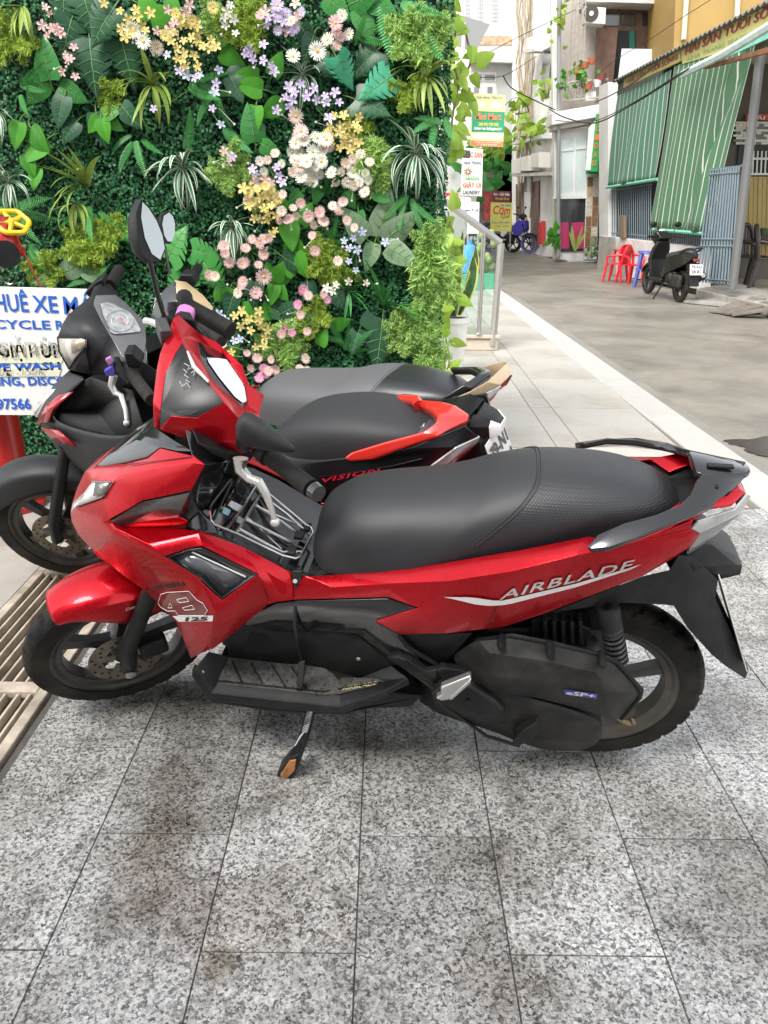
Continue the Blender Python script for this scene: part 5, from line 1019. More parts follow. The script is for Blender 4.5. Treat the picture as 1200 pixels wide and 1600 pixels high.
slab('strut_foot', [(466, 1035), (476, 1034), (472, 1086), (463, 1086)], .186, .18, BW, A, FA, .001)
tubepx('clip_bolt', [(461, 908, .152), (461, 908, .158)], .005, ALU, A, FA, 8)
# print on the covers
cv = bvh_of([cowl, apron]); sv = bvh_of([side])
decal_text('maker_lettering', 'HONDA', (240, 921), (290, 916), (240, 912), cv, DKT, A, FA, .035, .0)
decal_poly('number_panel', ([(258, 924), (296, 923), (308, 937), (318, 943), (323, 950)], [(247, 944), (262, 954), (276, 961), (318, 961), (324, 954)]), cv, DKR, A, FA, div=12)
ol = [(252, 928), (262, 925), (296, 923), (309, 937), (318, 942), (325, 953), (320, 961), (279, 961), (275, 954), (262, 954), (247, 945), (252, 928)]
def line_decal(name, pts, r=.0007, mat=WHT, bv=cv, fr=FA, n=6):
    ps = []
    for a, b in zip(pts, pts[1:]):
        for k in range(n): q = stick(bv, fr, a[0]+(b[0]-a[0])*k/n, a[1]+(b[1]-a[1])*k/n, .0018); ps += [q] if q else []
    q = stick(bv, fr, *pts[-1], .0018); ps += [q] if q else []
    if len(ps) > 1: return rel(MB().tube(ps, r, 4).build(name, mat, A), fr)
line_decal('number_outline', ol)
for tri in ([(263, 949), (267, 941), (270, 949), (263, 949)], [(277, 936), (292, 933), (296, 939), (281, 941), (277, 936)], [(286, 949), (301, 945), (305, 951), (290, 953), (286, 949)]): line_decal('number_outline', tri)
decal_poly('displacement_strip', ([(263, 962), (334, 961)], [(274, 971), (333, 970)]), cv, WHT, A, FA)
decal_text('displacement_number', '125', (290, 970), (326, 969), (290, 963.5), cv, DKT, A, FA, .045, .1, lift=.0026)
decal_poly('white_stripe', ([(693, 932), (737, 932.5), (775, 938), (786, 937.5), (900, 911), (1001, 881)], [(720, 938), (745, 944), (768, 946), (792, 944), (900, 916.5), (985, 889)]), sv, WHT, A, FA, div=24)
decal_text('model_lettering', 'AIRBLADE', (780, 936), (984, 887.5), (788, 921), sv, SIL, A, FA, .012, .0, lift=.003, space=1.12)
fbv = bvh_of([fnd])
decal_text('fender_lettering', 'Combi Brake', (196, 952), (236, 938), (195, 948), fbv, WHT, A, SA, .01, .3, lift=.006)

# panel gaps, screws and cables
GAP = M('panel_gap', (.01, .004, .005), .6)
for pts in ([(237, 900), (229, 923)], [(205, 726), (300, 714)], [(764, 978), (778, 945)]): line_decal('panel_gap', pts, .0008, GAP, sv if pts[0][0] > 600 else cv)
for x, y in ((316, 1050), (560, 1030), (640, 1030)):
    q = FA.px(x, y, .2 if x < 400 else .158); MB().ball(q, (.0055, .003, .0055), 8, 5).build('screw', STL, A)
tubepx('brake_cable', [(384, 722, .15), (372, 748, .10), (352, 742, .07), (336, 735, .05)], .0042, BW, A, FA); tubepx('throttle_cable', [(300, 505, -.19), (318, 520, -.16), (345, 560, -.12)], .004, BW, A, SA)
tubepx('rear_brake_cable', [(760, 1005, .15), (700, 1055, .15), (690, 1100, .14), (760, 1150, .13), (812, 1166, .13)], .0045, BW, A, FA)
tubepx('breather_hose', [(742, 1000, .13), (730, 1030, .15), (745, 1050, .15), (740, 1075, .14)], .009, RUB, A, FA)
# ------------------------------------------------------------------ second scooter: matt grey, red grab rail
MATT = M('matt_charcoal', (.018, .0185, .020), .46, spec=.35, var=.12, vscale=6, bump=.15, bscale=800)
SATIN = M('satin_black', (.006, .006, .007), .32, spec=.35, var=.2, vscale=8)
ORED = M('grab_red', (.55, .018, .010), .28, coat=1.0, var=.06)
def origin_for(x, y, yaw, lean, u, w):
    f = Frame.bike((0, 0, 0), yaw, lean); P = gnd(x, y, w*math.cos(math.radians(lean))); return tuple(P-f.f*u-f.u*w)
FB = Frame.bike(origin_for(105, 815, 22, 10, 1.22, .245), 22, 10); SB = steer_frame(FB, 24, 1.30)
Bk = thing('scooter', 'matt charcoal scooter with red grab rail standing behind the red one', 'scooter', mat=FB.mat(), group='scooters parked in a row by the plant wall')
make_wheel(Bk, FB, (0, 0, .25), .25, .183, .045, RIMD, 5, .25)
HB = (-.08, 0, .245)
make_wheel(Bk, SB, HB, .245, .18, .041, RIM, 5, .9, disc=(.095, 1))
for s in (-1, 1): rel(MB().tube([Vector((-.08, s*.08, .245)), Vector((-.10, s*.08, .33)), Vector((-.26, s*.08, .64))], [.021, .021, .018], 10).build('fork_leg', PLA, Bk), SB)
fender('front_fender', SB, Bk, MATT, HB, .266, 12, 140, lambda t: .05+.022*math.sin(math.pi*min(1, t+.15)), lambda t: .02+.05*math.sin(math.pi*min(1, t)), crown=.026)
# front: nose, dark mouth, red flashes
PB = {'a': (98, 582, .03), 'b': (72, 606, .03), 'c': (50, 640, .035), 'd': (52, 660, .045), 'e': (62, 688, .055), 'f': (90, 724, .07), 'g': (123, 748, .10), 'h': (160, 760, .13),
      'i': (140, 588, .10), 'j': (120, 600, .11), 'k': (84, 640, .12), 'l': (75, 660, .13), 'm': (122, 697, .165), 'n': (150, 712, .18), 'o': (190, 690, .19), 'p': (225, 668, .17), 'q': (150, 742, .15), 'r': (230, 700, .19), 's': (200, 760, .16), 't': (260, 770, .15), 'u': (280, 720, .17)}
panel('front_cowl', PB, ['a b k j', 'b c l k', 'c d l', 'd e m l', 'e f m', 'f g q m', 'm q n', 'a j i', 'n o p r', 'n r s q', 'q s h', 'g h q', 'r u t s', 'l m n o'], MATT, Bk, FB, mirror=True, center='a b c d e f g h', bevel=0, ang=180, sub=2)
MO = {'i': (141, 590, .095), 'j': (121, 602, .10), 'k': (86, 641, .105), 'l': (78, 659, .11), 'o': (188, 688, .165), 'p': (224, 668, .15), 'x': (205, 610, .07), 'y': (150, 640, .04)}
panel('front_mouth', MO, ['i j k y', 'k l o y', 'y o p x', 'i y x'], M('mouth_black', (.004, .004, .004), .6), Bk, FB, mirror=True, bevel=0)
panel('red_flash', {'a': (116, 612, .114), 'b': (84, 640, .124), 'c': (76, 660, .132), 'd': (58, 663, .072), 'e': (74, 634, .10), 'f': (92, 618, .11)}, ['a b e f', 'b c d e'], M('flash_red', (.34, .012, .018), .3, coat=.5), Bk, FB, mirror=True, bevel=0, solid=-.004)
panel('red_flash', {'a': (66, 667, .10), 'b': (92, 672, .145), 'c': (121, 697, .168), 'd': (86, 689, .122)}, ['a b c d'], M('flash_red', (.34, .012, .018), .3, coat=.5), Bk, FB, mirror=True, bevel=0, solid=-.006)
panel('front_lamp', {'a': (76, 608, .036), 'b': (50, 642, .042), 'c': (56, 652, .06), 'd': (78, 622, .06), 'e': (86, 608, .06)}, ['a b c d e'], CLR, Bk, FB, mirror=True, bevel=0, solid=-.008)
# handlebar cover with its round headlight and dial
HBp = {'a': (141, 463, -.06), 'b': (106, 492, .0), 'c': (97, 508, .02), 'd': (90, 527, .03), 'e': (92, 548, .04), 'f': (108, 577, .06), 'g': (118, 580, .07), 'h': (141, 586, .09), 'i': (177, 586, .12), 'j': (190, 580, .14), 'k': (206, 564, .13), 'l': (190, 556, .115), 'm': (172, 524, .06), 'n': (158, 500, .02), 'o': (146, 476, -.03),
       'p': (133, 528, .085), 'q': (133, 544, .10), 'r': (118, 560, .085), 's': (160, 442, -.16), 't': (172, 444, -.18), 'u': (193, 472, -.16), 'v': (227, 504, -.10), 'w': (229, 533, -.04), 'x': (225, 558, .04), 'y': (147, 448, -.14)}
hc_ = rel(panel('handlebar_cover', HBp, ['a b n o', 'b c p n', 'c d p', 'p m n', 'p q h m', 'q r g h', 'r f g', 'h i l m', 'i j k l', 'y s a', 's o a', 's t u o'], MATT, Bk, SB, bevel=0, ang=180, solid=.005), SB)
hl_ = rel(panel('headlight', HBp, ['d p q r', 'd r f e'], CLR, Bk, SB, bevel=0, ang=180, solid=.004), SB)
rel(panel('lamp_insert', {'a': (112, 530, .064), 'b': (134, 531, .09), 'c': (133, 543, .10), 'd': (114, 553, .082)}, ['a b c d'], M('insert_amber', (.42, .34, .27), .25, metal=.4, var=.4, vscale=70), Bk, SB, bevel=0, solid=-.004), SB)
rel(MB().tube([SB.px(*HBp[k]) for k in 'dpqrfe'], .0026, 6, closed=True).build('headlight_rim', PLA, Bk), SB)
rel(panel('dash_panel', {'o': (146, 476, -.03), 'n': (158, 500, .02), 'm': (172, 524, .06), 'l': (190, 556, .115), 'k': (206, 564, .13), 'x': (225, 558, .06), 'w': (229, 533, .0), 'v': (227, 504, -.07), 'u': (196, 472, -.12), 'a': (150, 461, -.07), 'z': (180, 460, -.12)}, ['o n m w v', 'm l k x w', 'a o v u z'], M('dash_grey', (.11, .11, .115), .35, coat=.3), Bk, SB, bevel=.003, ang=45, solid=.005), SB)
dv = bvh_of([bpy.data.objects['dash_panel']])
decal_poly('dial_glass', ([(156, 476), (170, 473), (206, 492), (219, 516)], [(160, 492), (173, 524), (206, 521), (218, 519)]), dv, M('dial_face', (.30, .31, .31), .08, coat=1.0, var=.35, vscale=60), Bk, SB, lift=.004, div=8)
def circ(name, x, y, rx, ry, a0, a1, bv, fr, par, mat, r=.0012):
    ps = [stick(bv, fr, x+rx*math.cos(math.radians(a)), y+ry*math.sin(math.radians(a)), .006) for a in range(a0, a1+1, 12)]; ps = [p for p in ps if p]
    if len(ps) > 2: rel(MB().tube(ps, r, 4).build(name, mat, par), fr)
circ('dial_ring', 186, 503, 21, 17, 0, 360, dv, SB, Bk, M('dial_chrome', (.7, .7, .7), .2, metal=1)); circ('dial_scale', 186, 503, 13, 11, 130, 400, dv, SB, Bk, WHT, .0007)
ps = [stick(dv, SB, 186, 498, .007), stick(dv, SB, 194, 510, .007)]
if all(ps): rel(MB().tube(ps, .0012, 4).build('dial_needle', M('needle_red', (.7, .04, .03), .4), Bk), SB)
rel(MB().ball(Vector((-.48, 0, .90)), (.05, .06, .06)).build('cover_core', MATT, Bk), SB)
slab('switch_box', [(193, 553), (205, 552), (220, 566), (218, 576), (200, 574)], .15, .10, PLA, Bk, SB, .003)
tubepx('grip', [(200, 576, .13), (210, 590, .17), (237, 625, .28)], [.019, .0175, .0175], RUB, Bk, SB, 12)
tubepx('grip', [(172, 446, -.2), (179, 434, -.25), (186, 422, -.31)], [.018, .018, .018], RUB, Bk, SB, 12)
slab('switch_box', [(132, 458), (150, 440), (160, 436), (163, 446), (140, 466)], -.15, -.20, PLA, Bk, SB, .004)
tubepx('brake_lever', [(178, 586, .12), (174, 602, .13), (180, 614, .14), (189, 618, .15), (196, 640, .18), (198, 656, .2)], [.012, .010, .009, .008, .006, .006], SIL, Bk, SB, 9); rel(MB().ball(SB.px(198, 661, .205), .010).build('lever_ball', SIL, Bk), SB)
tubepx('mirror_clamp', [(180, 560, .13), (186, 575, .15), (204, 597, .17)], [.012, .013, .009], PLA, Bk, SB, 8)
slab('clamp_tag', [(162, 580), (175, 573), (180, 580), (178, 588), (166, 588)], .16, .145, M('tag_violet', (.08, .07, .42), .4), Bk, SB, .002); slab('clamp_tag', [(164, 562), (172, 558), (177, 566), (170, 572)], .16, .15, M('tag_pink', (.5, .2, .45), .4), Bk, SB, .002)
# body, seat, rail, tail
QB = {'a': (300, 800, .14), 'b': (330, 760, .12), 'c': (420, 722, .13), 'd': (470, 724, .14), 'e': (545, 716, .155), 'f': (640, 700, .15), 'g': (725, 665, .10), 'h': (748, 682, .06), 'i': (706, 698, .12), 'j': (652, 740, .15), 'k': (600, 755, .17), 'l': (500, 775, .18), 'm': (400, 830, .18), 'n': (560, 800, .15), 'o': (640, 780, .12), 'p': (690, 740, .11)}
bs = panel('side_cowl', QB, ['c d l m', 'd e k l', 'e f i k', 'f g h i', 'k i j', 'l k n', 'k j o n', 'j p o'], SATIN, Bk, FB, mirror=True, bevel=.003, ang=35)
bsv = bvh_of([bs]); decal_text('model_lettering', 'VISION', (506, 754), (598, 736), (504, 747), bsv, M('lettering_red', (.5, .01, .03), .3), Bk, FB, .02, .3, lift=.004, space=1.1)
line_w = [stick(bsv, FB, x, y, .003) for x, y in ((500, 745), (550, 738), (610, 728), (660, 716))]; line_w = [p for p in line_w if p]
if len(line_w) > 2: MB().tube(line_w, .0016, 5).build('side_crease', SATIN, Bk)
panel('tail_lamp', {'a': (650, 742, .147), 'b': (684, 718, .135), 'c': (710, 698, .115), 'd': (748, 680, .062), 'e': (744, 690, .06), 'f': (700, 722, .10), 'g': (672, 742, .128)}, ['a b f g', 'b c d e f'], LENS, Bk, FB, mirror=True, bevel=.001, solid=-.006)
panel('tail_lens', {'a': (700, 722, .106), 'b': (744, 690, .062), 'c': (735, 702, .06), 'd': (684, 742, .10)}, ['a b c d'], M('lens_red', (.40, .05, .05), .2, coat=1.0), Bk, FB, mirror=True, bevel=.001, solid=-.004)
SEATF = seat_mat('seat_fabric', (.020, .020, .022), .62, False)
_u = lambda x, y, v: FB.px(x, y, v)
stB = [(.30, .735, .70, .07), (.26, .78, .69, .105), (.20, .815, .690, .125), (.12, .835, .70, .135), (.04, .845, .718, .135), (-.05, .842, .742, .125), (-.12, .833, .760, .105), (-.165, .818, .770, .075), (-.185, .795, .775, .03)]
shift = FB.px(538, 621, -.02)
stB = [(u-.10+shift.x, w+shift.z-.845, l+shift.z-.845, h) for (u, w, l, h) in stB]
seat_loft('seat', stB, Bk, FB, (SEATF, SEATF), None, p=.5, q=.5)
stB2 = [(u, l+.055*(1 if i not in (0, len(stB)-1) else .3), l-.03, h+.004) for i, (u, w, l, h) in enumerate(stB)]
seat_loft('seat_skirt', stB2, Bk, FB, (M('skirt_grey', (.060, .060, .064), .5), SEATF), None, p=.35, q=.35)
skv = bvh_of([bpy.data.objects['seat_skirt']])
decal_text('seat_lettering', 'VISION', (640, 677), (664, 668), (640, 670), skv, WHT, Bk, FB, .01, .2, lift=.003)
rail = {'a': (536, 716, .165), 'b': (548, 707, .16), 'c': (600, 691, .15), 'd': (659, 675, .135), 'e': (682, 659, .11), 'f': (683, 648, .085), 'g': (672, 640, .04), 'h': (655, 634, -.01), 'i': (652, 623, -.02), 'j': (690, 626, .0), 'k': (712, 632, .02), 'l': (734, 647, .04), 'm': (732, 656, .06), 'n': (684, 682, .135), 'o': (625, 703, .155), 'p': (586, 718, .165), 'q': (546, 722, .168)}
panel('grab_rail', rail, ['a b p q', 'b c o p', 'c d n o', 'd e m n', 'e f l m', 'f g k l', 'g h i j k'], ORED, Bk, FB, mirror=False, bevel=.006, solid=.03)
far = [(655, 634, -.01), (651, 627, -.03), (630, 624, -.07), (606, 628, -.10)]
tubepx('grab_rail_arm', far, [.016, .016, .015, .012], ORED, Bk, FB, 10)
panel('tail_cowl', {'a': (640, 698, .145), 'b': (690, 676, .12), 'c': (728, 664, .08), 'd': (745, 680, .06), 'e': (706, 697, .11), 'f': (660, 690, .05), 'g': (690, 665, .0), 'h': (730, 655, .0)}, ['a b e', 'b c d e', 'f g b a', 'g h c b'], SATIN, Bk, FB, mirror=True, center='g h', bevel=.003)
panel('rear_lamp_box', {'a': (722, 668, .05), 'b': (744, 648, .04), 'c': (768, 656, .03), 'd': (781, 663, .02), 'e': (779, 680, .03), 'f': (766, 685, .04), 'g': (735, 685, .05), 'h': (766, 668, .045)}, ['a b c h', 'h f g a'], PLA, Bk, FB, mirror=True, center='b c d e f', bevel=.003)
panel('reflector', {'a': (768, 657, .034), 'b': (784, 663, .02), 'c': (781, 680, .03), 'd': (766, 685, .046), 'h': (765, 668, .05)}, ['a b c d h'], M('reflector_white', (.7, .7, .68), .25), Bk, FB, mirror=True, center='b c', bevel=.001)
pa, pb = FB.px(768, 688, .0), FB.px(790, 730, .0)
slab('mudguard', [(690, 700), (735, 680), (752, 690), (764, 740), (745, 770), (730, 740), (700, 740)], .06, -.06, PLA, Bk, FB, .006)
plB = MB().prism([FB.px(757, 697, .085), FB.px(764, 686, .06)*0+FB.px(766, 684, .085)+Vector((0, -.0, 0)), Vector((pa.x-.012, -.085, pa.z)), Vector((pb.x-.04, -.085, pb.z-.05)), Vector((pb.x-.04, .085, pb.z-.05))], (-.003, 0, 0)) if False else None
z0, z1 = FB.px(757, 697, .08), FB.px(777, 752, .08); z0 = Vector((z0.x, 0, z0.z)); z1 = Vector((z1.x, 0, z1.z))
pl_ = MB().prism([z0+Vector((0, .08, 0)), z0+Vector((0, -.08, 0)), z1+Vector((0, -.08, 0)), z1+Vector((0, .08, 0))], (-.003, 0, 0)).build('number_plate', M('plate_white', (.70, .69, .66), .4), Bk, bevel=.001)
dn = (z1-z0).normalized()
text_on('plate_number', '79-N1', z0+dn*.055+Vector((-.0042, .07, 0)), z0+dn*.055+Vector((-.0042, -.07, 0)), -dn, .04, M('plate_black', (.02, .02, .02), .5), Bk, .02)
text_on('plate_number', '25.61', z0+dn*.11+Vector((-.0042, .07, 0)), z0+dn*.11+Vector((-.0042, -.07, 0)), -dn, .04, M('plate_black', (.02, .02, .02), .5), Bk, .02)
MB().box((.1, 0, .34), (.5, .2, .2)).build('engine_block', PLA, Bk, bevel=.02); MB().box((.62, 0, .28), (.5, .34, .06)).build('footboard', PLA, Bk, bevel=.015)
MB().prism([(-.2, -.08, .70), (.25, -.08, .64), (.42, -.08, .42), (.9, -.08, .30), (.3, -.08, .28), (-.1, -.08, .5)], (0, .16, 0)).build('frame_core', PLA, Bk, bevel=.01); MB().tube([(1.0, 0, .42), (.86, 0, .82)], .05, 10).build('steering_column', PLA, Bk)

# ------------------------------------------------------------------ third scooter: dark with tan trim, against the plants
TAN = M('tan_trim', (.42, .31, .18), .35, coat=.5, var=.15, vscale=8); CREAM = M('cream_trim', (.55, .50, .41), .4, coat=.4)
FC = Frame.bike((.10, 2.42, 0), 29, 10); SC = steer_frame(FC, 22, 1.28)
Ck = thing('scooter', 'dark scooter with tan visor and tan tail farthest back against the plants', 'scooter', mat=FC.mat(), group='scooters parked in a row by the plant wall')
make_wheel(Ck, FC, (0, 0, .25), .25, .183, .045, RIM, 5, .25); make_wheel(Ck, SC, (-.08, 0, .245), .245, .18, .041, RIM, 5, .9)
for s in (-1, 1): rel(MB().tube([Vector((-.08, s*.08, .245)), Vector((-.26, s*.08, .64))], [.021, .018], 10).build('fork_leg', PLA, Ck), SC)
fender('front_fender', SC, Ck, SATIN, (-.08, 0, .245), .266, 15, 140, lambda t: .06, lambda t: .04, crown=.022)
sh = FC.px(611, 574, -.02)
stC = [(.50, .735, .66, .07), (.46, .775, .655, .11), (.38, .79, .66, .13), (.28, .80, .67, .14), (.18, .812, .69, .14), (.10, .835, .70, .138), (.0, .848, .72, .134), (-.10, .845, .74, .122), (-.18, .835, .755, .10), (-.235, .815, .765, .07), (-.255, .795, .77, .03)]
stC = [(u-.02+sh.x, w+sh.z-.848, l+sh.z-.848, h) for u, w, l, h in stC]
seat_loft('seat', stC, Ck, FC, (M('seat_grey', (.10, .10, .104), .5, bump=.1, bscale=600), seat_mat('seat_black', (.015, .015, .017), .32, False)), seam=(sh.x-.02, .05))
panel('grab_rail', {'a': (690, 622, .15), 'b': (700, 616, .14), 'c': (722, 602, .12), 'd': (745, 586, .06), 'e': (745, 580, .02), 'f': (730, 577, -.02), 'g': (703, 578, -.06), 'h': (704, 573, -.07), 'i': (748, 572, -.02), 'j': (767, 578, .01), 'k': (766, 583, .03), 'l': (738, 605, .11), 'm': (705, 622, .14), 'n': (694, 626, .15)}, ['a b m n', 'b c l m', 'c d k l', 'd e j k', 'e f i j', 'f g h i'], BLK, Ck, FC, bevel=.004, solid=.022)
panel('tail_cowl', {'a': (690, 632, .15), 'b': (735, 612, .12), 'c': (762, 597, .08), 'd': (783, 601, .04), 'e': (745, 620, .10), 'f': (715, 650, .14)}, ['a b e f', 'b c d e'], TAN, Ck, FC, mirror=True, center='c d', bevel=.003)
panel('tail_lamp', {'a': (722, 640, .13), 'b': (745, 620, .102), 'c': (782, 602, .042), 'd': (776, 612, .05), 'e': (740, 640, .10)}, ['a b c d e'], LENS, Ck, FC, mirror=True, bevel=.001, solid=-.004)
panel('tail_lens', {'a': (736, 644, .105), 'b': (784, 603, .043), 'c': (772, 622, .05), 'd': (742, 650, .10)}, ['a b c d'], M('lens_red', (.40, .05, .05), .2, coat=1.0), Ck, FC, mirror=True, bevel=.001, solid=-.006)
slab('side_cowl', [(420, 730), (450, 715), (560, 690), (690, 650), (740, 650), (690, 700), (560, 740), (430, 760)], .14, -.12, SATIN, Ck, FC, .01)
rel(panel('visor', {'a': (273, 437, -.05), 'b': (291, 440, -.09), 'c': (318, 461, -.06), 'd': (334, 480, -.02), 'e': (329, 492, .02), 'f': (302, 476, .03), 'g': (281, 462, .02)}, ['a b f g', 'b c d e f'], TAN, Ck, SC, bevel=.003, solid=.008), SC)
rel(panel('visor_trim', {'a': (274, 446, -.02), 'b': (281, 462, .025), 'c': (302, 476, .035), 'd': (329, 492, .025), 'e': (330, 498, .03), 'f': (304, 488, .05), 'g': (277, 470, .04)}, ['a b g', 'b c f g', 'c d e f'], CREAM, Ck, SC, bevel=.002, solid=.006), SC)
rel(panel('handlebar_cover', {'a': (273, 438, -.04), 'b': (256, 452, -.01), 'c': (242, 472, .02), 'd': (234, 500, .04), 'e': (250, 520, .07), 'f': (280, 530, .09), 'g': (320, 525, .09), 'h': (334, 505, .05), 'i': (304, 488, .05), 'j': (277, 470, .04)}, ['a b c j', 'c d e f j', 'f g h i j'], BLK, Ck, SC, bevel=.004, solid=.01, ang=45), SC)
slab('switch_box', [(276, 440), (282, 429), (300, 430), (306, 446), (298, 452), (284, 446)], -.10, -.15, PLA, Ck, SC, .004)
tubepx('grip', [(298, 440, -.14), (304, 428, -.2), (310, 418, -.26)], .017, RUB, Ck, SC, 10); tubepx('grip', [(316, 508, .12), (330, 520, .2), (346, 534, .28)], .017, RUB, Ck, SC, 10)
tubepx('mirror_stem', [(266, 428, -.12), (262, 410, -.14), (258, 385, -.16)], .005, BLK, Ck, SC); 
mo = [(262, 329), (252, 335), (249, 350), (253, 370), (259, 380), (267, 381), (272, 368), (273, 350), (269, 336)]
make_mirror(FC, SC, Ck, (262, 352, -.17), mo, [(262+(x-262)*.84+1.5, 355+(y-355)*.88) for x, y in mo], (.75, -.62, .12), .04)
panel('front_cowl', {'a': (1.02, .04, .86), 'b': (1.16, .05, .66), 'c': (1.12, .08, .5), 'd': (.98, .16, .36), 'e': (.93, .19, .62), 'f': (.90, .15, .84)}, ['a b e f', 'b c e', 'c d e'], SATIN, Ck, FC, bevel=.003) if False else None
mc = MB(); L_ = [(1.00, .04, .88), (1.15, .05, .68), (1.12, .08, .5), (.97, .16, .36), (.93, .19, .62), (.90, .14, .86)]; R_ = [(a, -b, c) for a, b, c in L_]
mc.add(L_+R_, [(0, 1, 4, 5), (1, 2, 4), (2, 3, 4), (5, 4, 3), (11, 10, 7, 6), (10, 8, 7), (10, 9, 8), (6, 7, 1, 0), (7, 8, 2, 1), (8, 9, 3, 2), (0, 5, 11, 6)]); mc.build('front_cowl', SATIN, Ck, bevel=.006)
MB().box((.1, 0, .34), (.5, .2, .2)).build('engine_block', PLA, Ck, bevel=.02); MB().box((.62, 0, .28), (.5, .34, .06)).build('footboard', PLA, Ck, bevel=.015)
MB().prism([(-.15, -.08, .66), (.38, -.08, .60), (.5, -.08, .42), (.9, -.08, .30), (.3, -.08, .28), (0, -.08, .45)], (0, .16, 0)).build('frame_core', PLA, Ck, bevel=.01); MB().tube([(1.0, 0, .42), (.86, 0, .82)], .05, 10).build('steering_column', PLA, Ck)
# ------------------------------------------------------------------ the street
class Site:
    """a thing standing on an upright plane; points are surveyed from the photo on that plane"""
    def __init__(s, name, label, cat, p, d, group=None, base=None):
        s.p, s.d = Vector((p[0], p[1], 0)), Vector((d[0], d[1], 0)).normalized(); s.n = Vector((s.d.y, -s.d.x, 0))
        if s.n.dot(CAMP-s.p) < 0: s.n = -s.n
        s.t = thing(name, label, cat, base or (p[0], p[1], -.1), group); s.o = s.t.location.copy()
    def pt(s, x, y, out=0.0): return on_plane(x, y, s.p+s.n*out, s.n)-s.o
    def slab(s, name, pts, out, th, mat, bevel=.0, par=None, smooth=False):
        q = [s.pt(x, y, out) for x, y in pts]; return MB().prism(q, -s.n*th).build(name, mat, par or s.t, smooth, bevel=bevel)
    def rect(s, name, x0, y0, x1, y1, out, th, mat, bevel=0, par=None):
        """upright rectangle whose left/top corner and right/bottom corner are given"""
        a, b = s.pt(x0, y0, out), s.pt(x1, y1, out); z0, z1 = b.z, a.z; q = [Vector((a.x, a.y, z1)), Vector((b.x, b.y, z1)), Vector((b.x, b.y, z0)), Vector((a.x, a.y, z0))]
        return MB().prism(q, -s.n*th).build(name, mat, par or s.t, False, bevel=bevel)
    def tube(s, name, pts, r, mat, n=6, par=None): return MB().tube([s.pt(*p) for p in pts], r, n).build(name, mat, par or s.t)
    def text(s, name, body, x0, y0, x1, y1, hpx, mat, out=.01, bold=.01, shear=0, par=None, up=None):
        a, b = s.pt(x0, y0, out), s.pt(x1, y1, out); h = (s.pt(x0, y0-hpx, out)-a).length; return text_on(name, body, a, b, (0, 0, 1), h, mat, par or s.t, bold, shear, .003)
WHITE = M('white_render', (.74, .73, .70), .7, var=.05, vscale=1.5, dirt=(.50, .46, .40), dirt_amt=.45, dscale=1.3); GREYW = M('grey_render', (.52, .52, .50), .7, var=.08, vscale=1.5, dirt=(.34, .31, .27), dirt_amt=.5, dscale=1.2)
DKW = M('dark_window', (.03, .034, .038), .12, coat=.5); WOODB = M('brown_shutter', (.14, .075, .05), .6, var=.3, vscale=6); FRW = M('frame_white', (.76, .76, .74), .4)
PALEG = M('frosted_window', (.60, .68, .66), .15, coat=.5, var=.1, vscale=1.0); CONC = M('old_concrete', (.30, .28, .25), .8, var=.2, vscale=3, dirt=(.10, .095, .075), dirt_amt=.8, dscale=2.2, bump=.3); PIPE = M('grey_pipe', (.30, .31, .31), .5); ACW = M('ac_cream', (.62, .60, .54), .5, var=.06); IRON = M('cage_iron', (.40, .37, .31), .6, dirt=(.2, .12, .07), dirt_amt=.6, dscale=12)
CABLE = M('cable_black', (.012, .012, .012), .5)
def stripe_mat(name, g, g2):
    m = bpy.data.materials.new(name); m.use_nodes = True; N = m.node_tree.nodes; L = m.node_tree.links; b = N['Principled BSDF']; uv = N.new('ShaderNodeUVMap'); uv.uv_map = 'UVMap'; sx = N.new('ShaderNodeSeparateXYZ'); L.new(uv.outputs['UV'], sx.inputs[0])
    fr = N.new('ShaderNodeMath'); fr.operation = 'FRACT'; L.new(sx.outputs['X'], fr.inputs[0]); r = N.new('ShaderNodeValToRGB'); r.color_ramp.interpolation = 'CONSTANT'; e = r.color_ramp.elements; e[0].position = 0; e[0].color = (.70, .72, .66, 1); e[1].position = .10; e[1].color = (*g, 1); k = e.new(.93); k.color = (.10, .20, .14, 1); k = e.new(.975); k.color = (.70, .72, .66, 1)
    L.new(fr.outputs[0], r.inputs['Fac']); tc = N.new('ShaderNodeTexCoord'); nz = N.new('ShaderNodeTexNoise'); nz.inputs['Scale'].default_value = 1.3; L.new(tc.outputs['Object'], nz.inputs['Vector']); mx = N.new('ShaderNodeMixRGB'); mx.blend_type = 'MULTIPLY'; mx.inputs['Fac'].default_value = .5; L.new(r.outputs['Color'], mx.inputs['Color1']); L.new(nz.outputs['Color'], mx.inputs['Color2']); mx.inputs['Color2'].default_value = (1, 1, 1, 1)
    L.new(r.outputs['Color'], b.inputs['Base Color']); b.inputs['Roughness'].default_value = .55; tr = N.new('ShaderNodeBsdfTranslucent'); L.new(r.outputs['Color'], tr.inputs['Color']); ms = N.new('ShaderNodeMixShader'); ms.inputs[0].default_value = .25; L.new(b.outputs[0], ms.inputs[1]); L.new(tr.outputs[0], ms.inputs[2]); L.new(ms.outputs[0], N['Material Output'].inputs[0]); return m
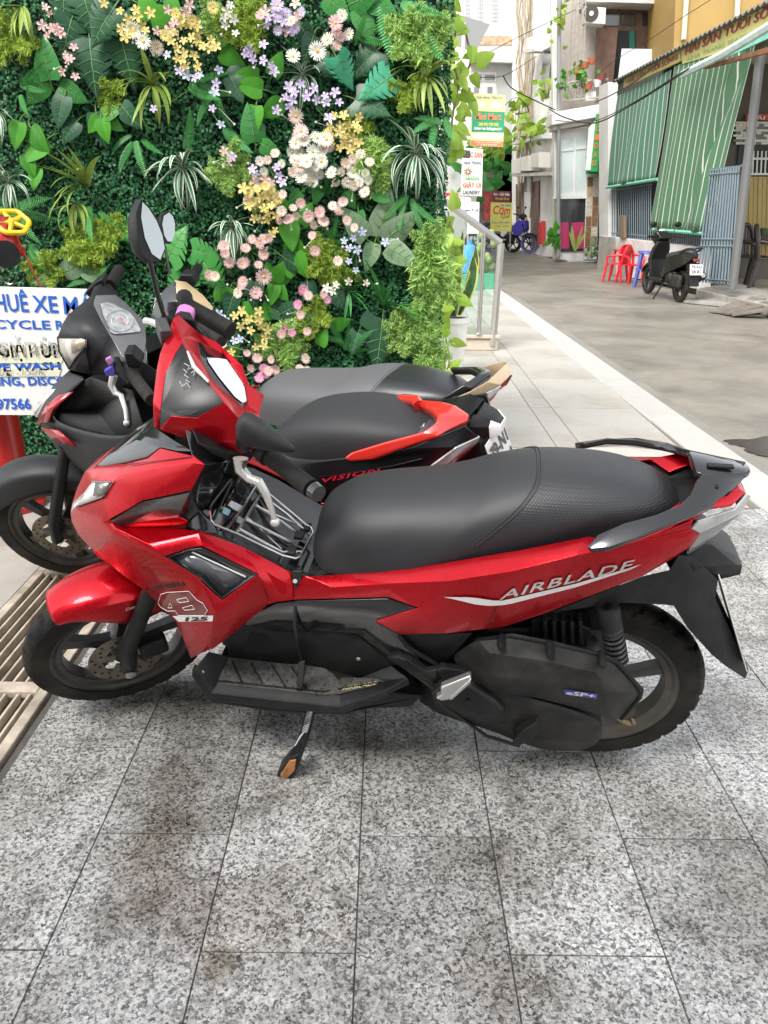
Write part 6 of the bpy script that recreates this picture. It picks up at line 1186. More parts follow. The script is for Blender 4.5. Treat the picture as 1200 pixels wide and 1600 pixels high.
def tarp(name, site, q, n, mat, out, seed, folds=()):
    """hanging striped sheet, slightly slack; q = tl, tr, br, bl"""
    a, b, c, d = [site.pt(x, y, out) for x, y in q]; R = random.Random(seed); W, Hn = 64, 16; vs = []; uvs = []
    for j in range(Hn+1):
        for i in range(W+1):
            s, t = i/W, j/Hn; p = (a.lerp(b, s)).lerp(d.lerp(c, s), t); w = .035*math.sin(9*s+3*t+seed)*t+.02*math.sin(31*s+2*t)*t
            for (s0, s1, amp) in folds: dd = (s-(s0+(s1-s0)*t))/.05; w += amp*math.exp(-dd*dd)*(1 if dd < 0 else 1)*math.sin(math.pi*t)**.5
            vs.append(p+site.n*w); uvs.append((s*n, t))
    fs = [(j*(W+1)+i, j*(W+1)+i+1, (j+1)*(W+1)+i+1, (j+1)*(W+1)+i) for j in range(Hn) for i in range(W)]
    me = bpy.data.meshes.new(name); me.from_pydata([tuple(v) for v in vs], [], fs); ul = me.uv_layers.new(name='UVMap')
    for lp_ in me.loops: ul.data[lp_.index].uv = uvs[lp_.vertex_index]
    o = mk(name, me, mat, site.t, True, 180); md = o.modifiers.new('solid', 'SOLIDIFY'); md.thickness = .006; return o
# --- seafood restaurant on the right
FD = (-.40, 6.5); FP = (5.15, 10.9)
rs = Site('restaurant', 'seafood restaurant with green striped blinds, blue bars and yellow name boards', 'restaurant', FP, FD)
GB = M('bar_blue_grey', (.12, .165, .19), .5, var=.12, vscale=5, dirt=(.10, .12, .13), dirt_amt=.5, dscale=6)
rs.slab('low_wall', [(937, 368), (1090, 386), (1090, 452), (933, 425)], 0, .22, M('wall_white_worn', (.58, .55, .52), .7, var=.06, vscale=2, dirt=(.26, .23, .19), dirt_amt=.8, dscale=1.8), .01)
rs.slab('wall_end', [(936, 369), (962, 371), (962, 430), (933, 425)], .012, .02, CONC)
for k in range(23):
    x = 943+k*3.35; y0, y1 = 300-(x-943)*.12, 368+(x-943)*.118+2; rs.tube('fence_bar', [(x, y0-20, -.1), (x, y1, -.1)], .011, GB, 5)
rs.tube('fence_rail', [(942, 300, -.1), (1018, 288, -.1)], .014, GB); rs.tube('fence_rail', [(941, 362, -.1), (1018, 370, -.1)], .014, GB)
for k in range(22):
    x = 1020+k*3.4; rs.tube('fence_bar', [(x, 340, -.1), (x, 378+(x-1020)*.118, -.1)], .011, M('bar_dark', (.10, .11, .12), .5), 5)
rs.slab('post_timber', [(967, 336), (974, 336), (975, 372), (968, 372)], .05, .06, M('post_brown', (.16, .11, .07), .8), .005)
SM1, SM2 = stripe_mat('blind_teal', (.10, .25, .165), None), stripe_mat('blind_green', (.10, .22, .12), None)
tarp('striped_blind', rs, [(965, 150), (1049, 109), (1026, 280), (949, 292)], 13, SM1, .06, 1); tarp('striped_blind', rs, [(1054, 104), (1184, 50), (1110, 364), (1018, 358)], 14, SM2, .10, 4, folds=((.95, .55, -.12), (.85, .70, .08)))
rs.tube('blind_batten', [(948, 293, .07), (1027, 280, .07)], .03, M('batten_green', (.15, .45, .30), .5)); rs.tube('blind_batten', [(1017, 358, .11), (1098, 365, .11)], .03, M('batten_green', (.15, .45, .30), .5))
YB_ = M('board_yellow', (.52, .47, .16), .6, var=.1, vscale=2); MARO = M('letters_maroon', (.30, .03, .06), .5); GRN = M('letters_green', (.12, .30, .14), .5)
rs.slab('name_board', [(975, 117), (1062, 76), (1063, 95), (974, 138)], .12, .05, YB_); rs.slab('name_board', [(1064, 73), (1262, -28), (1262, 40), (1066, 100)], .12, .05, YB_)
def slant(body, x0, y0, x1, y1, h, mat, bold=.02): rs.text('lettering', body, x0, y0, x1, y1, h, mat, .13, bold)
slant('HẢI SẢN TƯƠI SỐNG', 980, 132, 1058, 93, 11, MARO); slant('HẢI SẢN TƯƠI SỐNG', 1070, 87, 1232, 11, 17, MARO); slant('NHA TRANG SEAFOOD', 1074, 96, 1190, 50, 6, GRN, .0)
RFM = M('roof_sheet', (.16, .16, .15), .5, metal=.4, var=.2)
ra, rb = rs.pt(958, 127, .25), rs.pt(1275, -38, .25); rn = MB(); N_ = 90
top = [ra.lerp(rb, i/N_)+Vector((0, 0, .03*math.sin(i*math.pi))) for i in range(N_+1)]; rows = [[ra.lerp(rb, i/N_)+Vector((0, 0, (.022 if i % 2 else -.022))) for i in range(N_+1)], [ra.lerp(rb, i/N_)-rs.n*1.9+Vector((0, 0, .45+(.022 if i % 2 else -.022))) for i in range(N_+1)]]
rn.loft(rows, False, False, False); rn.build('roof_sheet', RFM, rs.t, smooth=False, solid=.012)
rs.tube('gutter_pipe', [(1066, 117, .35), (1130, 85, .5), (1262, 5, .8)], .055, M('tarp_roll', (.50, .62, .58), .5, var=.2, vscale=6)); rs.slab('roll_flap', [(1066, 112), (1200, 46), (1200, 60), (1130, 92), (1066, 122)], .3, .02, M('tarp_teal', (.16, .45, .36), .5, var=.3, vscale=4))
rs.slab('beam', [(1100, 103), (1262, 55), (1262, 66), (1100, 108)], .42, .06, M('beam_rust', (.20, .085, .04), .8, var=.3))
rs.tube('roof_post', [(1189, 80, .12), (1144, 452, .12)], .065, M('post_steel', (.10, .10, .095), .55), 8)
rs.slab('dim_backing', [(930, 150), (1120, 60), (1120, 470), (930, 428)], -.75, .1, M('inner_dark', (.05, .052, .05), .8, var=.3, vscale=2))  # dark backing added to keep the space behind the bars dim
rs.slab('side_wall', [(936, 135), (950, 128), (950, 372), (936, 370)], -.02, .2, GREYW)
# gate of blue bars
gq = rs.slab('gate_frame', [(1109, 263), (1157, 258), (1157, 261), (1109, 267)], .16, .04, GB)
for k in range(12):
    s = k/11; rs.tube('gate_bar', [(1111+44*s, 265-4*s, .16), (1088+54*s, 441+3*s, .16)], .017, GB, 5)
for yy in (.05, .62, .68, .97): rs.tube('gate_rail', [(1110-23*yy, 264+177*yy, .165), (1156-14*yy, 260+184*yy, .165)], .017, GB)
rs.slab('gate_leaf', [(1158, 256), (1164, 256), (1148, 448), (1140, 448)], .10, .04, GB)
# inside: yellow back wall, brick mosaic, dark rail, tables
inn = Site('restaurant_interior', 'dim dining room with yellow panelled back wall seen past the blue gate', 'room', (7.6, 14.2), (1, -.25)); io = inn
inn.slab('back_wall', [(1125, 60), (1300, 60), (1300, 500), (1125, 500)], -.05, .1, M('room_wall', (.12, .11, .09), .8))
YP_ = M('panel_yellow', (.40, .30, .10), .6, var=.05)
for k in range(14): inn.slab('wall_panel', [(1150+k*7, 276), (1156.4+k*7, 276), (1154+k*7, 400), (1147.6+k*7, 400)], .02+.012*(k % 2), .05, YP_)
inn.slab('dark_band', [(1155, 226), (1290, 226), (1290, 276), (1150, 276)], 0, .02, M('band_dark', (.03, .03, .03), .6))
for k in range(9): inn.tube('rail_bar', [(1171+k*6.5, 236, .05), (1169+k*6.5, 272, .05)], .014, FRW, 5)
inn.tube('rail', [(1162, 272, .05), (1280, 272, .05)], .02, FRW); inn.tube('rail', [(1166, 248, .05), (1280, 248, .05)], .02, FRW)
rq = random.Random(2); BR_ = [M('brick_cream', (.66, .60, .48), .6), M('brick_grey', (.20, .20, .19), .6), M('brick_white', (.72, .70, .64), .6)]
for r_ in range(9):
    for c_ in range(13): inn.slab('brick', [(1150+c_*8-(r_ % 2)*4, 190+r_*4), (1157.4+c_*8-(r_ % 2)*4, 190+r_*4), (1157.4+c_*8-(r_ % 2)*4, 193.5+r_*4), (1150+c_*8-(r_ % 2)*4, 193.5+r_*4)], .02, .04, rq.choice(BR_))
inn.slab('menu_board', [(1166, 178), (1290, 178), (1290, 188), (1165, 188)], .05, .03, M('menu_red', (.42, .05, .04), .5)); inn.text('lettering', 'HẢI SẢN', 1170, 187, 1230, 187, 7, WHT, .055)
fl_ = MB().add([tuple(rs.pt(1146, 452, .1)+rs.o+Vector((0, 0, .02))), tuple(rs.pt(1300, 520, .1)+rs.o), (14, 11, .0), (14, 16, .0), (6.2, 16, .0)], [(0, 1, 2, 3, 4)])
tag(MB().box((10.2, 13.4, -.07), (9.2, 5.0, .16)).build('dining_floor', M('floor_tile', (.52, .45, .34), .18, var=.08, vscale=3), smooth=False), kind='structure')
tag(MB().box((10.2, 13.4, 3.5), (9.2, 5.2, .1)).build('dining_ceiling', M('ceiling', (.4, .4, .38), .8), smooth=False), kind='structure')
def chair(name, label, cat, P, rz, mat, s=1.0, group=None, slats=False):
    t = thing(name, label, cat, P, group); t.rotation_euler = (0, 0, rz); t.scale = (s, s, s)
    st = MB(); st.prism([(-.2, -.2, .42), (.2, -.2, .42), (.22, .2, .42), (-.22, .2, .42)], (0, 0, .025)); st.build('seat', mat, t, bevel=.012)
    for sx in (-1, 1):
        MB().tube([(sx*.19, -.18, .42), (sx*.22, -.23, 0)], [.034, .028], 7).build('leg', mat, t); MB().tube([(sx*.2, .18, .42), (sx*.23, .25, 0)], [.034, .028], 7).build('leg', mat, t)
        MB().tube(smooth_path([(sx*.215, -.16, .43), (sx*.24, -.17, .60), (sx*.235, .0, .64), (sx*.205, .2, .66)], 4), .026, 7).build('arm', mat, t)
    MB().tube(smooth_path([(-.2, .19, .42), (-.21, .23, .66), (-.13, .27, .84), (0, .28, .87), (.13, .27, .84), (.21, .23, .66), (.2, .19, .42)], 5), .032, 8).build('back_frame', mat, t)
    for k in range(5): x = -.12+.06*k; MB().box((x, .245, .64), (.046, .016, .40), Matrix.Rotation(-.16, 3, 'X')).build('back_slat', mat, t, bevel=.004)
    return t
DKC = M('chair_dark', (.022, .014, .012), .45)
for i, (x, y, rz, lab) in enumerate(((1170, 448, .5, 'dark wooden dining chair nearest the blue gate'), (1196, 452, 1.2, 'dark wooden dining chair at the right picture edge'), (1182, 430, 2.6, 'dark wooden dining chair on the far side of the dark table'))):
    P = gnd(x, y, .01); chair('dining_chair', lab, 'chair', (P.x, P.y, .012), rz, DKC, 1.1, 'dark chairs in the dining room')
P = gnd(1200, 438, .01); tb = thing('dining_table', 'dark dining table with condiments inside the restaurant', 'table', (P.x, P.y, .012)); MB().box((0, 0, .74), (1.1, .75, .04)).build('tabletop', DKC, tb, bevel=.006)
for sx in (-.48, .48):
    for sy in (-.3, .3): MB().box((sx, sy, .36), (.06, .06, .72)).build('leg', DKC, tb)
cd = thing('condiment_pot', 'small dark pot with handle on the dining table', 'pot', (P.x-.3, P.y-.1, .772)); MB().lathe([(0, 0), (.07, 0), (.08, .08), (.05, .12), (.0, .12)], 14, axis='z').build('body', M('pot_green', (.06, .07, .04), .4), cd); MB().tube(smooth_path([(.06, 0, .03), (.13, 0, .06), (.12, 0, .12), (.05, 0, .11)], 5), .01, 6).build('handle', M('pot_green', (.06, .07, .04), .4), cd); MB().tube([(-.05, 0, .08), (-.11, 0, .14)], .012, 6).build('spout', M('pot_green', (.06, .07, .04), .4), cd)
# kerb, ramp of boards
tag(MB().prism([tuple(gnd(1086, 466, -.1)), tuple(gnd(1140, 452, -.1)), tuple(gnd(1300, 500, -.1)), tuple(gnd(1300, 520, -.1))], (0, 0, .14)).build('shop_step', CONC, smooth=False, bevel=.01), kind='structure')
rp = thing('board_ramp', 'loose grey timber boards leaning on the restaurant step as a ramp', 'ramp', tuple(gnd(1150, 490, -.1)))
for k in range(3):
    a, b = gnd(1118+k*12, 489+k*2, -.09)-rp.location, gnd(1186+k*18, 468+k*7, .03)-rp.location; d = (b-a); nrm = Vector((-d.y, d.x, 0)).normalized()*.11
    MB().prism([a-nrm, a+nrm, b+nrm, b-nrm], (0, 0, .03)).build('board', M('ramp_wood', (.13, .11, .09), .8, var=.25, vscale=7, objrand=.15), rp, bevel=.004)
rk = thing('flat_slab', 'flat grey stone slab lying before the restaurant step', 'slab', tuple(gnd(1130, 476, -.1))); MB().prism([(-.55, .12, 0), (.2, .3, 0), (.6, -.1, 0), (-.1, -.3, 0)], (0, 0, .06)).build('stone', CONC, rk, bevel=.01)
# red plastic set
RDP = M('plastic_red', (.62, .015, .03), .35, objrand=.06); BLP = M('plastic_blue', (.07, .085, .34), .4)
RG = 'red plastic garden chairs by the low wall'
for x, y, rz, lab in ((960, 440, -2.2, 'red plastic chair left of the small red table'), (983, 442, .4, 'red plastic chair nearest the black scooter, in front of the red table'), (980, 425, 2.6, 'red plastic chair behind the small red table against the wall')):
    P = gnd(x, y, -.1); chair('plastic_chair', lab, 'chair', tuple(P), rz, RDP, .74, RG)
P = gnd(977, 432, -.1); tb = thing('plastic_table', 'small red plastic table among the red chairs', 'table', tuple(P)); MB().box((0, 0, .50), (.5, .5, .03)).build('tabletop', RDP, tb, bevel=.01)
for sx in (-.2, .2):
    for sy in (-.2, .2): MB().tube([(sx, sy, .49), (sx*1.1, sy*1.1, 0)], [.025, .02], 7).build('leg', RDP, tb)
P = gnd(1004, 448, -.1); tb = thing('plastic_stool', 'blue plastic stool between red chairs and black scooter', 'stool', tuple(P)); MB().lathe([(0, .60), (.15, .60), (.16, .57), (.14, .56)], 16, axis='z').build('seat', BLP, tb)
for k in range(4): a = k*math.pi/2+.4; MB().tube([(.12*math.cos(a), .12*math.sin(a), .57), (.2*math.cos(a), .2*math.sin(a), 0)], [.035, .025], 6).build('leg', BLP, tb)
MB().lathe([(.15, .28), (.16, .28), (.16, .31), (.15, .31), (.15, .28)], 16, axis='z').build('ring', BLP, tb)

# --- corner house with the spa, beyond the restaurant
sp = Site('spa_house', 'white corner house with spa window, wooden upper floor and caged balcony', 'house', (4.2, 19.6), (1, -.06))
sp.slab('front_wall', [(866, 200), (975, 205), (975, 410), (866, 405)], 0, .3, WHITE); sp.slab('side_pillar', [(861, -30), (872, -30), (876, 402), (868, 402)], .05, .25, WHITE)
sp.slab('upper_wall', [(866, -60), (1180, -60), (1180, 230), (866, 205)], -1.0, .3, M('upper_grey', (.42, .38, .34), .8, var=.1))
sp.slab('shop_window', [(871, 220), (916, 212), (916, 305), (869, 306)], .03, .03, PALEG); sp.slab('window_mullion', [(897, 214), (900, 214), (899, 306), (896, 306)], .05, .04, FRW); sp.slab('window_transom', [(870, 235), (916, 229), (916, 232), (870, 238)], .05, .04, FRW); sp.slab('window_sill', [(866, 304), (918, 303), (918, 310), (865, 311)], .08, .1, FRW)
sp.slab('lower_window', [(867, 312), (915, 310), (913, 392), (868, 394)], .03, .03, DKW); sp.slab('window_edge', [(866, 311), (870, 311), (871, 394), (867, 394)], .05, .05, M('edge_green', (.30, .48, .16), .5))
for x in (869, 893):
    sp.slab('poster_chair', [(x, 348), (x+19, 347), (x+21, 388), (x+8, 389)], .045, .01, M('poster_magenta', (.45, .03, .12), .5))
sp.slab('picture_panel', [(917, 275), (937, 275), (932, 405), (912, 405)], .10, .04, WHITE)
pr = random.Random(4)
for r_ in range(8):
    for c_ in range(2):
        x, y = 918+c_*9.5-r_*.6, 277+r_*15.5; sp.slab('food_picture', [(x, y), (x+8.8, y), (x+8.2, y+14.5), (x-.5, y+14.5)], .112, .01, M('food%d' % pr.randrange(5), [(.35, .16, .05), (.50, .38, .22), (.22, .12, .05), (.55, .50, .40), (.30, .22, .08)][pr.randrange(5)], .4, var=.7, vscale=40))
sp.slab('dark_door', [(938, 285), (958, 283), (958, 405), (932, 405)], .02, .02, M('door_dark', (.02, .02, .02), .5))
sp.slab('shop_fascia', [(916, 243), (962, 240), (962, 272), (916, 272)], .25, .06, M('fascia_green', (.03, .26, .09), .45)); sp.text('lettering', 'Spa', 934, 266, 962, 265, 17, M('letters_red', (.62, .05, .04), .5), .262, .03, .2); sp.slab('fascia_top', [(930, 236), (965, 236), (965, 243), (930, 243)], .5, .5, M('fascia_teal', (.18, .45, .34), .5))
sp.slab('hanging_sign', [(932, 178), (942, 178), (934, 268), (923, 268)], .55, .08, M('sign_green', (.03, .36, .10), .45))
for k, ch in enumerate('GOIDAU'): x = 935-k*1.5; sp.text('lettering', ch, x-2.5, 192+k*13.5, x+3.5, 192+k*13.5, 9, M('letters_orange', (.75, .20, .05), .5), .56, .03)
sp.slab('sign_back', [(920, 200), (932, 186), (924, 266), (915, 266)], .5, .04, FRW)
sp.slab('cornice', [(862, 176), (965, 158), (965, 178), (862, 196)], .35, .9, WHITE, .02); sp.slab('cornice', [(864, 192), (965, 176), (965, 186), (864, 204)], .22, .7, M('cornice_pink', (.62, .54, .48), .7), .02)
# upper floor: timber front, air conditioner, caged balcony
sp.slab('eaves', [(915, -20), (1100, -40), (1100, 8), (915, 2)], -.1, .9, GREYW); sp.slab('timber_front', [(945, 12), (1062, 12), (1062, 140), (945, 140)], -.75, .2, WOODB)
for x in (946, 971, 1004): sp.slab('fanlight', [(x, 20), (x+22, 20), (x+22, 40), (x, 40)], -.72, .02, DKW)
sp.slab('shutter', [(932, 44), (966, 42), (958, 128), (930, 128)], -.5, .06, WOODB); sp.slab('shutter_gap', [(961, 48), (994, 48), (992, 130), (958, 130)], -.7, .02, M('room_dark', (.008, .012, .012), .6)); sp.slab('curtain', [(983, 48), (992, 48), (991, 120), (984, 120)], -.68, .01, M('curtain_green', (.02, .16, .12), .7))
sp.slab('white_panel', [(972, 76), (1046, 77), (1040, 125), (966, 125)], -.2, .05, FRW)
sp.slab('ac_unit', [(914, 10), (947, 12), (946, 38), (913, 36)], .1, .3, ACW, .01); fc = sp.pt(924, 21, .115)
MB().lathe([(0, 0), (.16, 0), (.16, .01), (0, .01)], 20, (0, 0, 0), 'y').build('ac_fan', M('fan_dark', (.05, .045, .04), .6), sp.t, loc=fc); MB().lathe([(0, -.012), (.05, -.012), (.05, 0)], 12, (0, 0, 0), 'y').build('fan_hub', ACW, sp.t, loc=fc)
for k in range(5): sp.tube('cage_bar', [(895+k*5.2, 0-(k*4), .15), (887+k*6, 155, .15)], .012, IRON, 5)
for k in range(14): y = 2+k*11; sp.tube('cage_bar', [(893-k*.5, y+8, .15), (916-k*.4, y-4, .15)], .009, IRON, 5)
sp.tube('balcony_rail', [(880, 135, .2), (892, 128, .25), (950, 124, .25)], .02, IRON); sp.tube('balcony_rail', [(878, 158, .2), (960, 150, .25)], .02, IRON)
for x in (884, 892, 900, 936, 944, 950): sp.tube('baluster', [(x, 128, .24), (x-1, 158, .24)], .012, IRON, 5)
fan = sp.pt(906, 142, .2); fm = MB()
for r_ in (.06, .12, .18): fm.tube([fan+Vector((r_*math.cos(a), 0, r_*math.sin(a))) for a in [2*math.pi*k/24 for k in range(24)]], .012, 5, closed=True)
fm.build('coil_of_wire', IRON, sp.t)
sp.slab('balcony_box', [(916, 144), (932, 142), (931, 156), (915, 157)], .24, .2, FRW, .01); sp.slab('balcony_box', [(946, 132), (966, 131), (965, 144), (945, 144)], .26, .2, FRW, .01)
for x, y, c in ((902, 108, 0), (914, 99, 0), (925, 92, 0), (920, 132, 0), (934, 128, 1), (941, 118, 2)): 
    p = sp.pt(x, y, .3); MB().lathe([(0, -.10), (.06, -.10), (.085, .0), (.09, .02), (.075, .02), (.0, .01)], 12, tuple(p), 'z').build('flower_pot', (M('terracotta', (.48, .13, .06), .7), FRW, M('pot_maroon', (.25, .05, .06), .6))[c], sp.t)
def bush(site, name, label, cat, px, py, rx, rz, n, leaf, size, out=.3, seed=1, group=None):
    c = on_plane(px, py, site.p+site.n*out, site.n); t = thing(name, label, cat, tuple(c), group); r = random.Random(seed); MB().tube([(0, 0, -rz*.8), (0, 0, rz*.5)], [.015, .006], 5).build('stem', M('vine_stem', (.16, .12, .06), .7), t)
    for k in range(n):
        p = Vector((r.gauss(0, rx*.5), r.gauss(0, rx*.3), r.gauss(0, rz*.5))); place(LEAF[leaf], 'leaf', t, c+p, r.uniform(0, 360), size*r.uniform(.7, 1.3), r.uniform(-.3, .6), r.uniform(-.8, .8), c)
    return t
bush(sp, 'balcony_plant', 'leafy potted greens on the caged balcony', 'plant', 910, 115, .28, .3, 26, 'heart', .12, .2, 2); bush(sp, 'balcony_plant', 'trailing green sprig at the left end of the balcony', 'plant', 884, 122, .22, .3, 18, 'heart', .10, .3, 3)
bush(sp, 'creeper', 'orange and green creeper at the roof corner above the cage', 'plant', 876, 22, .22, .5, 24, 'lime', .13, .4, 4); bush(sp, 'front_plant', 'small green plant at the foot of the spa window', 'plant', 868, 375, .22, .22, 14, 'heart', .18, .3, 5); bush(sp, 'front_plant', 'reddish plant at the foot of the food picture panel', 'plant', 924, 392, .22, .2, 14, 'grey', .16, .4, 6)
for k, (x, y, lab) in enumerate(((898, 392, 'upright snake plant before the pink chair poster'),)):
    c = on_plane(x, y, sp.p+sp.n*.35, sp.n); t = thing('snake_plant', lab, 'plant', tuple(c)); 
    for j in range(7):
        a = rnd.uniform(-.5, .5); o = bpy.data.objects.new('leaf', STRAPS[0]); COL.objects.link(o); o.parent = t; y_ = Vector((math.sin(a), -.15, math.cos(a))).normalized(); z_ = Vector((0, -1, 0)); x_ = y_.cross(z_).normalized(); z_ = x_.cross(y_); o.matrix_local = (Matrix((x_, y_, z_)).transposed()*rnd.uniform(.4, .6)).to_4x4()
sp.tube('drain_pipe', [(874, -30, .2), (873, 170, .2), (872, 402, .2)], .045, PIPE, 8)
up = Site('yellow_house', 'yellow painted upper storey behind the restaurant roof', 'house', (7.5, 17.5), (1, -.1)); up.slab('wall', [(1058, -60), (1340, -60), (1340, 200), (1052, 90)], 0, 3.0, M('yellow_wall', (.36, .23, .07), .7, var=.08, vscale=2)); up.tube('downpipe', [(1075, -40, .06), (1068, 62, .06)], .05, M('pipe_cream', (.66, .60, .45), .5)); up.tube('downpipe', [(1155, -40, .06), (1151, 30, .06)], .05, M('pipe_cream', (.66, .60, .45), .5))

# --- long white side house on the right of the far lane, and the end houses
wh_ = Site('white_house', 'tall white house side wall with shaded window and climbing dry vines', 'house', (4.35, 20.0), (-.5, 7.0))
wh_.slab('wall', [(869, -80), (800, -80), (800, 396), (869, 402)], -.02, .3, WHITE); wh_.slab('window', [(862, 72), (848, 85), (845, 152), (856, 150)], .02, .02, DKW); wh_.slab('window_hood', [(866, 60), (846, 74), (846, 80), (866, 70)], .25, .3, WHITE); wh_.slab('door', [(842, 282), (829, 285), (829, 385), (841, 387)], .02, .02, WOODB); wh_.slab('door', [(817, 285), (806, 288), (806, 380), (816, 383)], .02, .02, M('door_brown', (.09, .05, .035), .6))
wh_.slab('red_box', [(846, 345), (841, 352), (841, 382), (846, 382)], .1, .1, M('box_red', (.5, .03, .03), .5)); wh_.slab('ledge', [(860, 268), (800, 272), (800, 276), (860, 274)], .4, .4, GREYW); wh_.slab('ledge', [(846, 210), (800, 222), (800, 226), (846, 216)], .3, .3, GREYW)
for x, y in ((842, 238), (826, 243), (812, 247)): wh_.slab('ac_unit', [(x, y), (x-13, y+3), (x-13, y+24), (x, y+24)], .45, .3, ACW, .01)
wh_.slab('ac_unit', [(834, 56), (822, 60), (822, 78), (834, 77)], .4, .3, ACW, .01); wh_.slab('ac_bracket', [(836, 76), (818, 80), (818, 83), (836, 80)], .45, .4, GREYW)
rv = random.Random(8); VINE = M('dry_vine', (.30, .24, .16), .8)
for k in range(16):
    x = 806+rv.random()*26; wh_.tube('dry_vine', [(x+rv.uniform(-4, 4), y, .05+.05*rv.random()) for y in range(-20, 300+rv.randrange(90), 40)], .012+.01*rv.random(), VINE, 4)
bush(wh_, 'hanging_creeper', 'yellow green creeper hanging above the air conditioners', 'plant', 830, 205, .8, .35, 44, 'lime', .22, .35, 9); bush(wh_, 'hanging_creeper', 'green creeper tuft left of the white house window', 'plant', 812, 170, .5, .5, 26, 'lime', .2, .35, 10); bush(wh_, 'hanging_creeper', 'yellow green leaves beneath the white house window', 'plant', 850, 140, .3, .35, 16, 'lime', .18, .25, 11)
ed = Site('end_house', 'pale house closing the lane with tiled strip, ventilation blocks and small windows', 'house', (0, 27.5), (1, 0))
ed.slab('wall', [(560, -160), (812, -160), (812, 402), (560, 402)], 0, .4, M('white_far', (.76, .75, .72), .7, var=.04)); ed.slab('tile_strip', [(742, 56), (806, 56), (806, 70), (742, 70)], .05, .05, M('tile_orange', (.50, .32, .20), .6, var=.4, vscale=9)); ed.slab('grey_band', [(735, 70), (806, 70), (806, 90), (735, 90)], .03, .03, GREYW); ed.slab('ledge', [(735, 90), (806, 90), (806, 98), (735, 96)], .4, .4, GREYW); ed.slab('lower_grey', [(776, 98), (806, 98), (806, 400), (776, 400)], .03, .03, GREYW); ed.slab('band', [(735, 98), (806, 98), (806, 112), (735, 112)], .02, .02, GREYW)
for x0, x1, y0, y1 in ((737, 754, 115, 127), (756, 775, 115, 127), (739, 750, 134, 147), (760, 771, 134, 147)): f = ed.slab('window', [(x0, y0), (x1, y0), (x1, y1), (x0, y1)], .04, .03, FRW); ed.slab('pane', [(x0+1.5, y0+1.5), (x1-1.5, y0+1.5), (x1-1.5, y1-1.5), (x0+1.5, y1-1.5)], .05, .02, M('pane_grey', (.22, .23, .23), .2), par=f)
VB = M('vent_grey', (.40, .41, .42), .7)
for x0 in (727, 747, 768):
    for c_ in range(3 if x0 < 760 else 4):
        for r_ in range(9): ed.slab('vent_block', [(x0+c_*3, -20+r_*6.2), (x0+c_*3+1.9, -20+r_*6.2), (x0+c_*3+1.9, -16+r_*6.2), (x0+c_*3, -16+r_*6.2)], .03, .02, VB)
ed.slab('dark_opening', [(745, 232), (808, 226), (808, 396), (745, 396)], .03, .03, M('shop_dark', (.15, .13, .11), .7, var=.6, vscale=2)); ed.slab('shop_shelf', [(756, 300), (772, 300), (772, 350), (756, 350)], .1, .05, M('shelf_red', (.35, .05, .05), .6, var=.5, vscale=6))
lf = Site('shop_house', 'pale shop house on the left side of the lane behind the hanging boards', 'house', (1.32, 13.2), (-.02, 1))
lf.t.location = (0, 14, -.1); lf.o = lf.t.location.copy()
MB().box((-2.9, 4.4, 4.0), (7.6, 9.0, 8.2)).build('wall', M('cream_render', (.60, .55, .46), .7, var=.08, vscale=1.5, dirt=(.4, .36, .3), dirt_amt=.5, dscale=1.5), lf.t, smooth=False)
aw = Site('shop_awning', 'grey sheet awning on a thin post above the hanging boards', 'awning', (1.3, 13.0), (1, 0)); aw.slab('sheet', [(700, 18), (742, 30), (766, 38), (742, 82), (700, 66)], .3, .03, M('awning_grey', (.24, .24, .235), .6)); aw.tube('post', [(725, 36, .3), (722, 140, .3)], .03, M('post_pale', (.6, .57, .5), .5))
aw.slab('dark_recess', [(700, 228), (735, 236), (735, 246), (700, 242)], .05, .3, M('recess_dark', (.05, .05, .05), .8))
# --- hanging and standing boards
YEL = M('board_lemon', (.70, .68, .28), .5); CRM = M('board_cream', (.74, .72, .60), .5); GRB = M('board_green', (.02, .30, .14), .5); ORT = M('letters_orange2', (.75, .22, .10), .5); REDT = M('letters_red2', (.58, .04, .03), .5); NAV = M('letters_navy', (.03, .05, .20), .5); WHT2 = M('letters_white', (.80, .80, .78), .5); ORB = M('board_orange', (.68, .20, .08), .5)
s1 = Site('shop_sign', 'tall yellow and green mini mart board hanging over the lane', 'sign', (1.9, 14.6), (1, 0), 'boards hung over the lane')
s1.slab('board', [(738, 146), (790, 149), (786, 230), (735, 228)], 0, .06, YEL, .004); s1.slab('green_band', [(738, 173), (788.5, 175), (787, 207), (737, 206)], .004, .003, GRB); s1.slab('orange_foot', [(736, 219), (786, 221), (786, 229), (735.5, 227)], .004, .003, ORB); s1.slab('white_patch', [(741, 159), (757, 160), (757, 167), (741, 166)], .004, .003, WHT2); s1.slab('white_patch', [(766, 161), (784, 161), (784, 168), (766, 168)], .004, .003, WHT2); s1.slab('white_patch', [(738, 208), (786, 209), (786, 217), (738, 216)], .004, .002, CRM)
s1.text('lettering', 'CỬA HÀNG TIỆN LỢI', 744, 155, 784, 156, 6.5, NAV, .006, .01); s1.text('lettering', 'Mini Mart', 742, 187, 783, 188, 11, ORT, .008, .03); s1.text('lettering', '迷你市场', 747, 197, 779, 198, 6, M('letters_lemon', (.70, .62, .12), .5), .008, .02); s1.text('lettering', 'Мини-Маркет', 741, 204, 784, 205, 6, WHT2, .008, .03); s1.text('lettering', 'THÁP BÀ - NHA TRANG', 741, 223, 782, 224, 2.5, WHT2, .008, .0); s1.text('lettering', 'ĐT 0583 835 838', 746, 227, 776, 227.5, 2.5, WHT2, .008, .0)
s1.tube('bracket', [(740, 146, 0), (732, 143, .0), (700, 136, 0)], .02, PIPE)
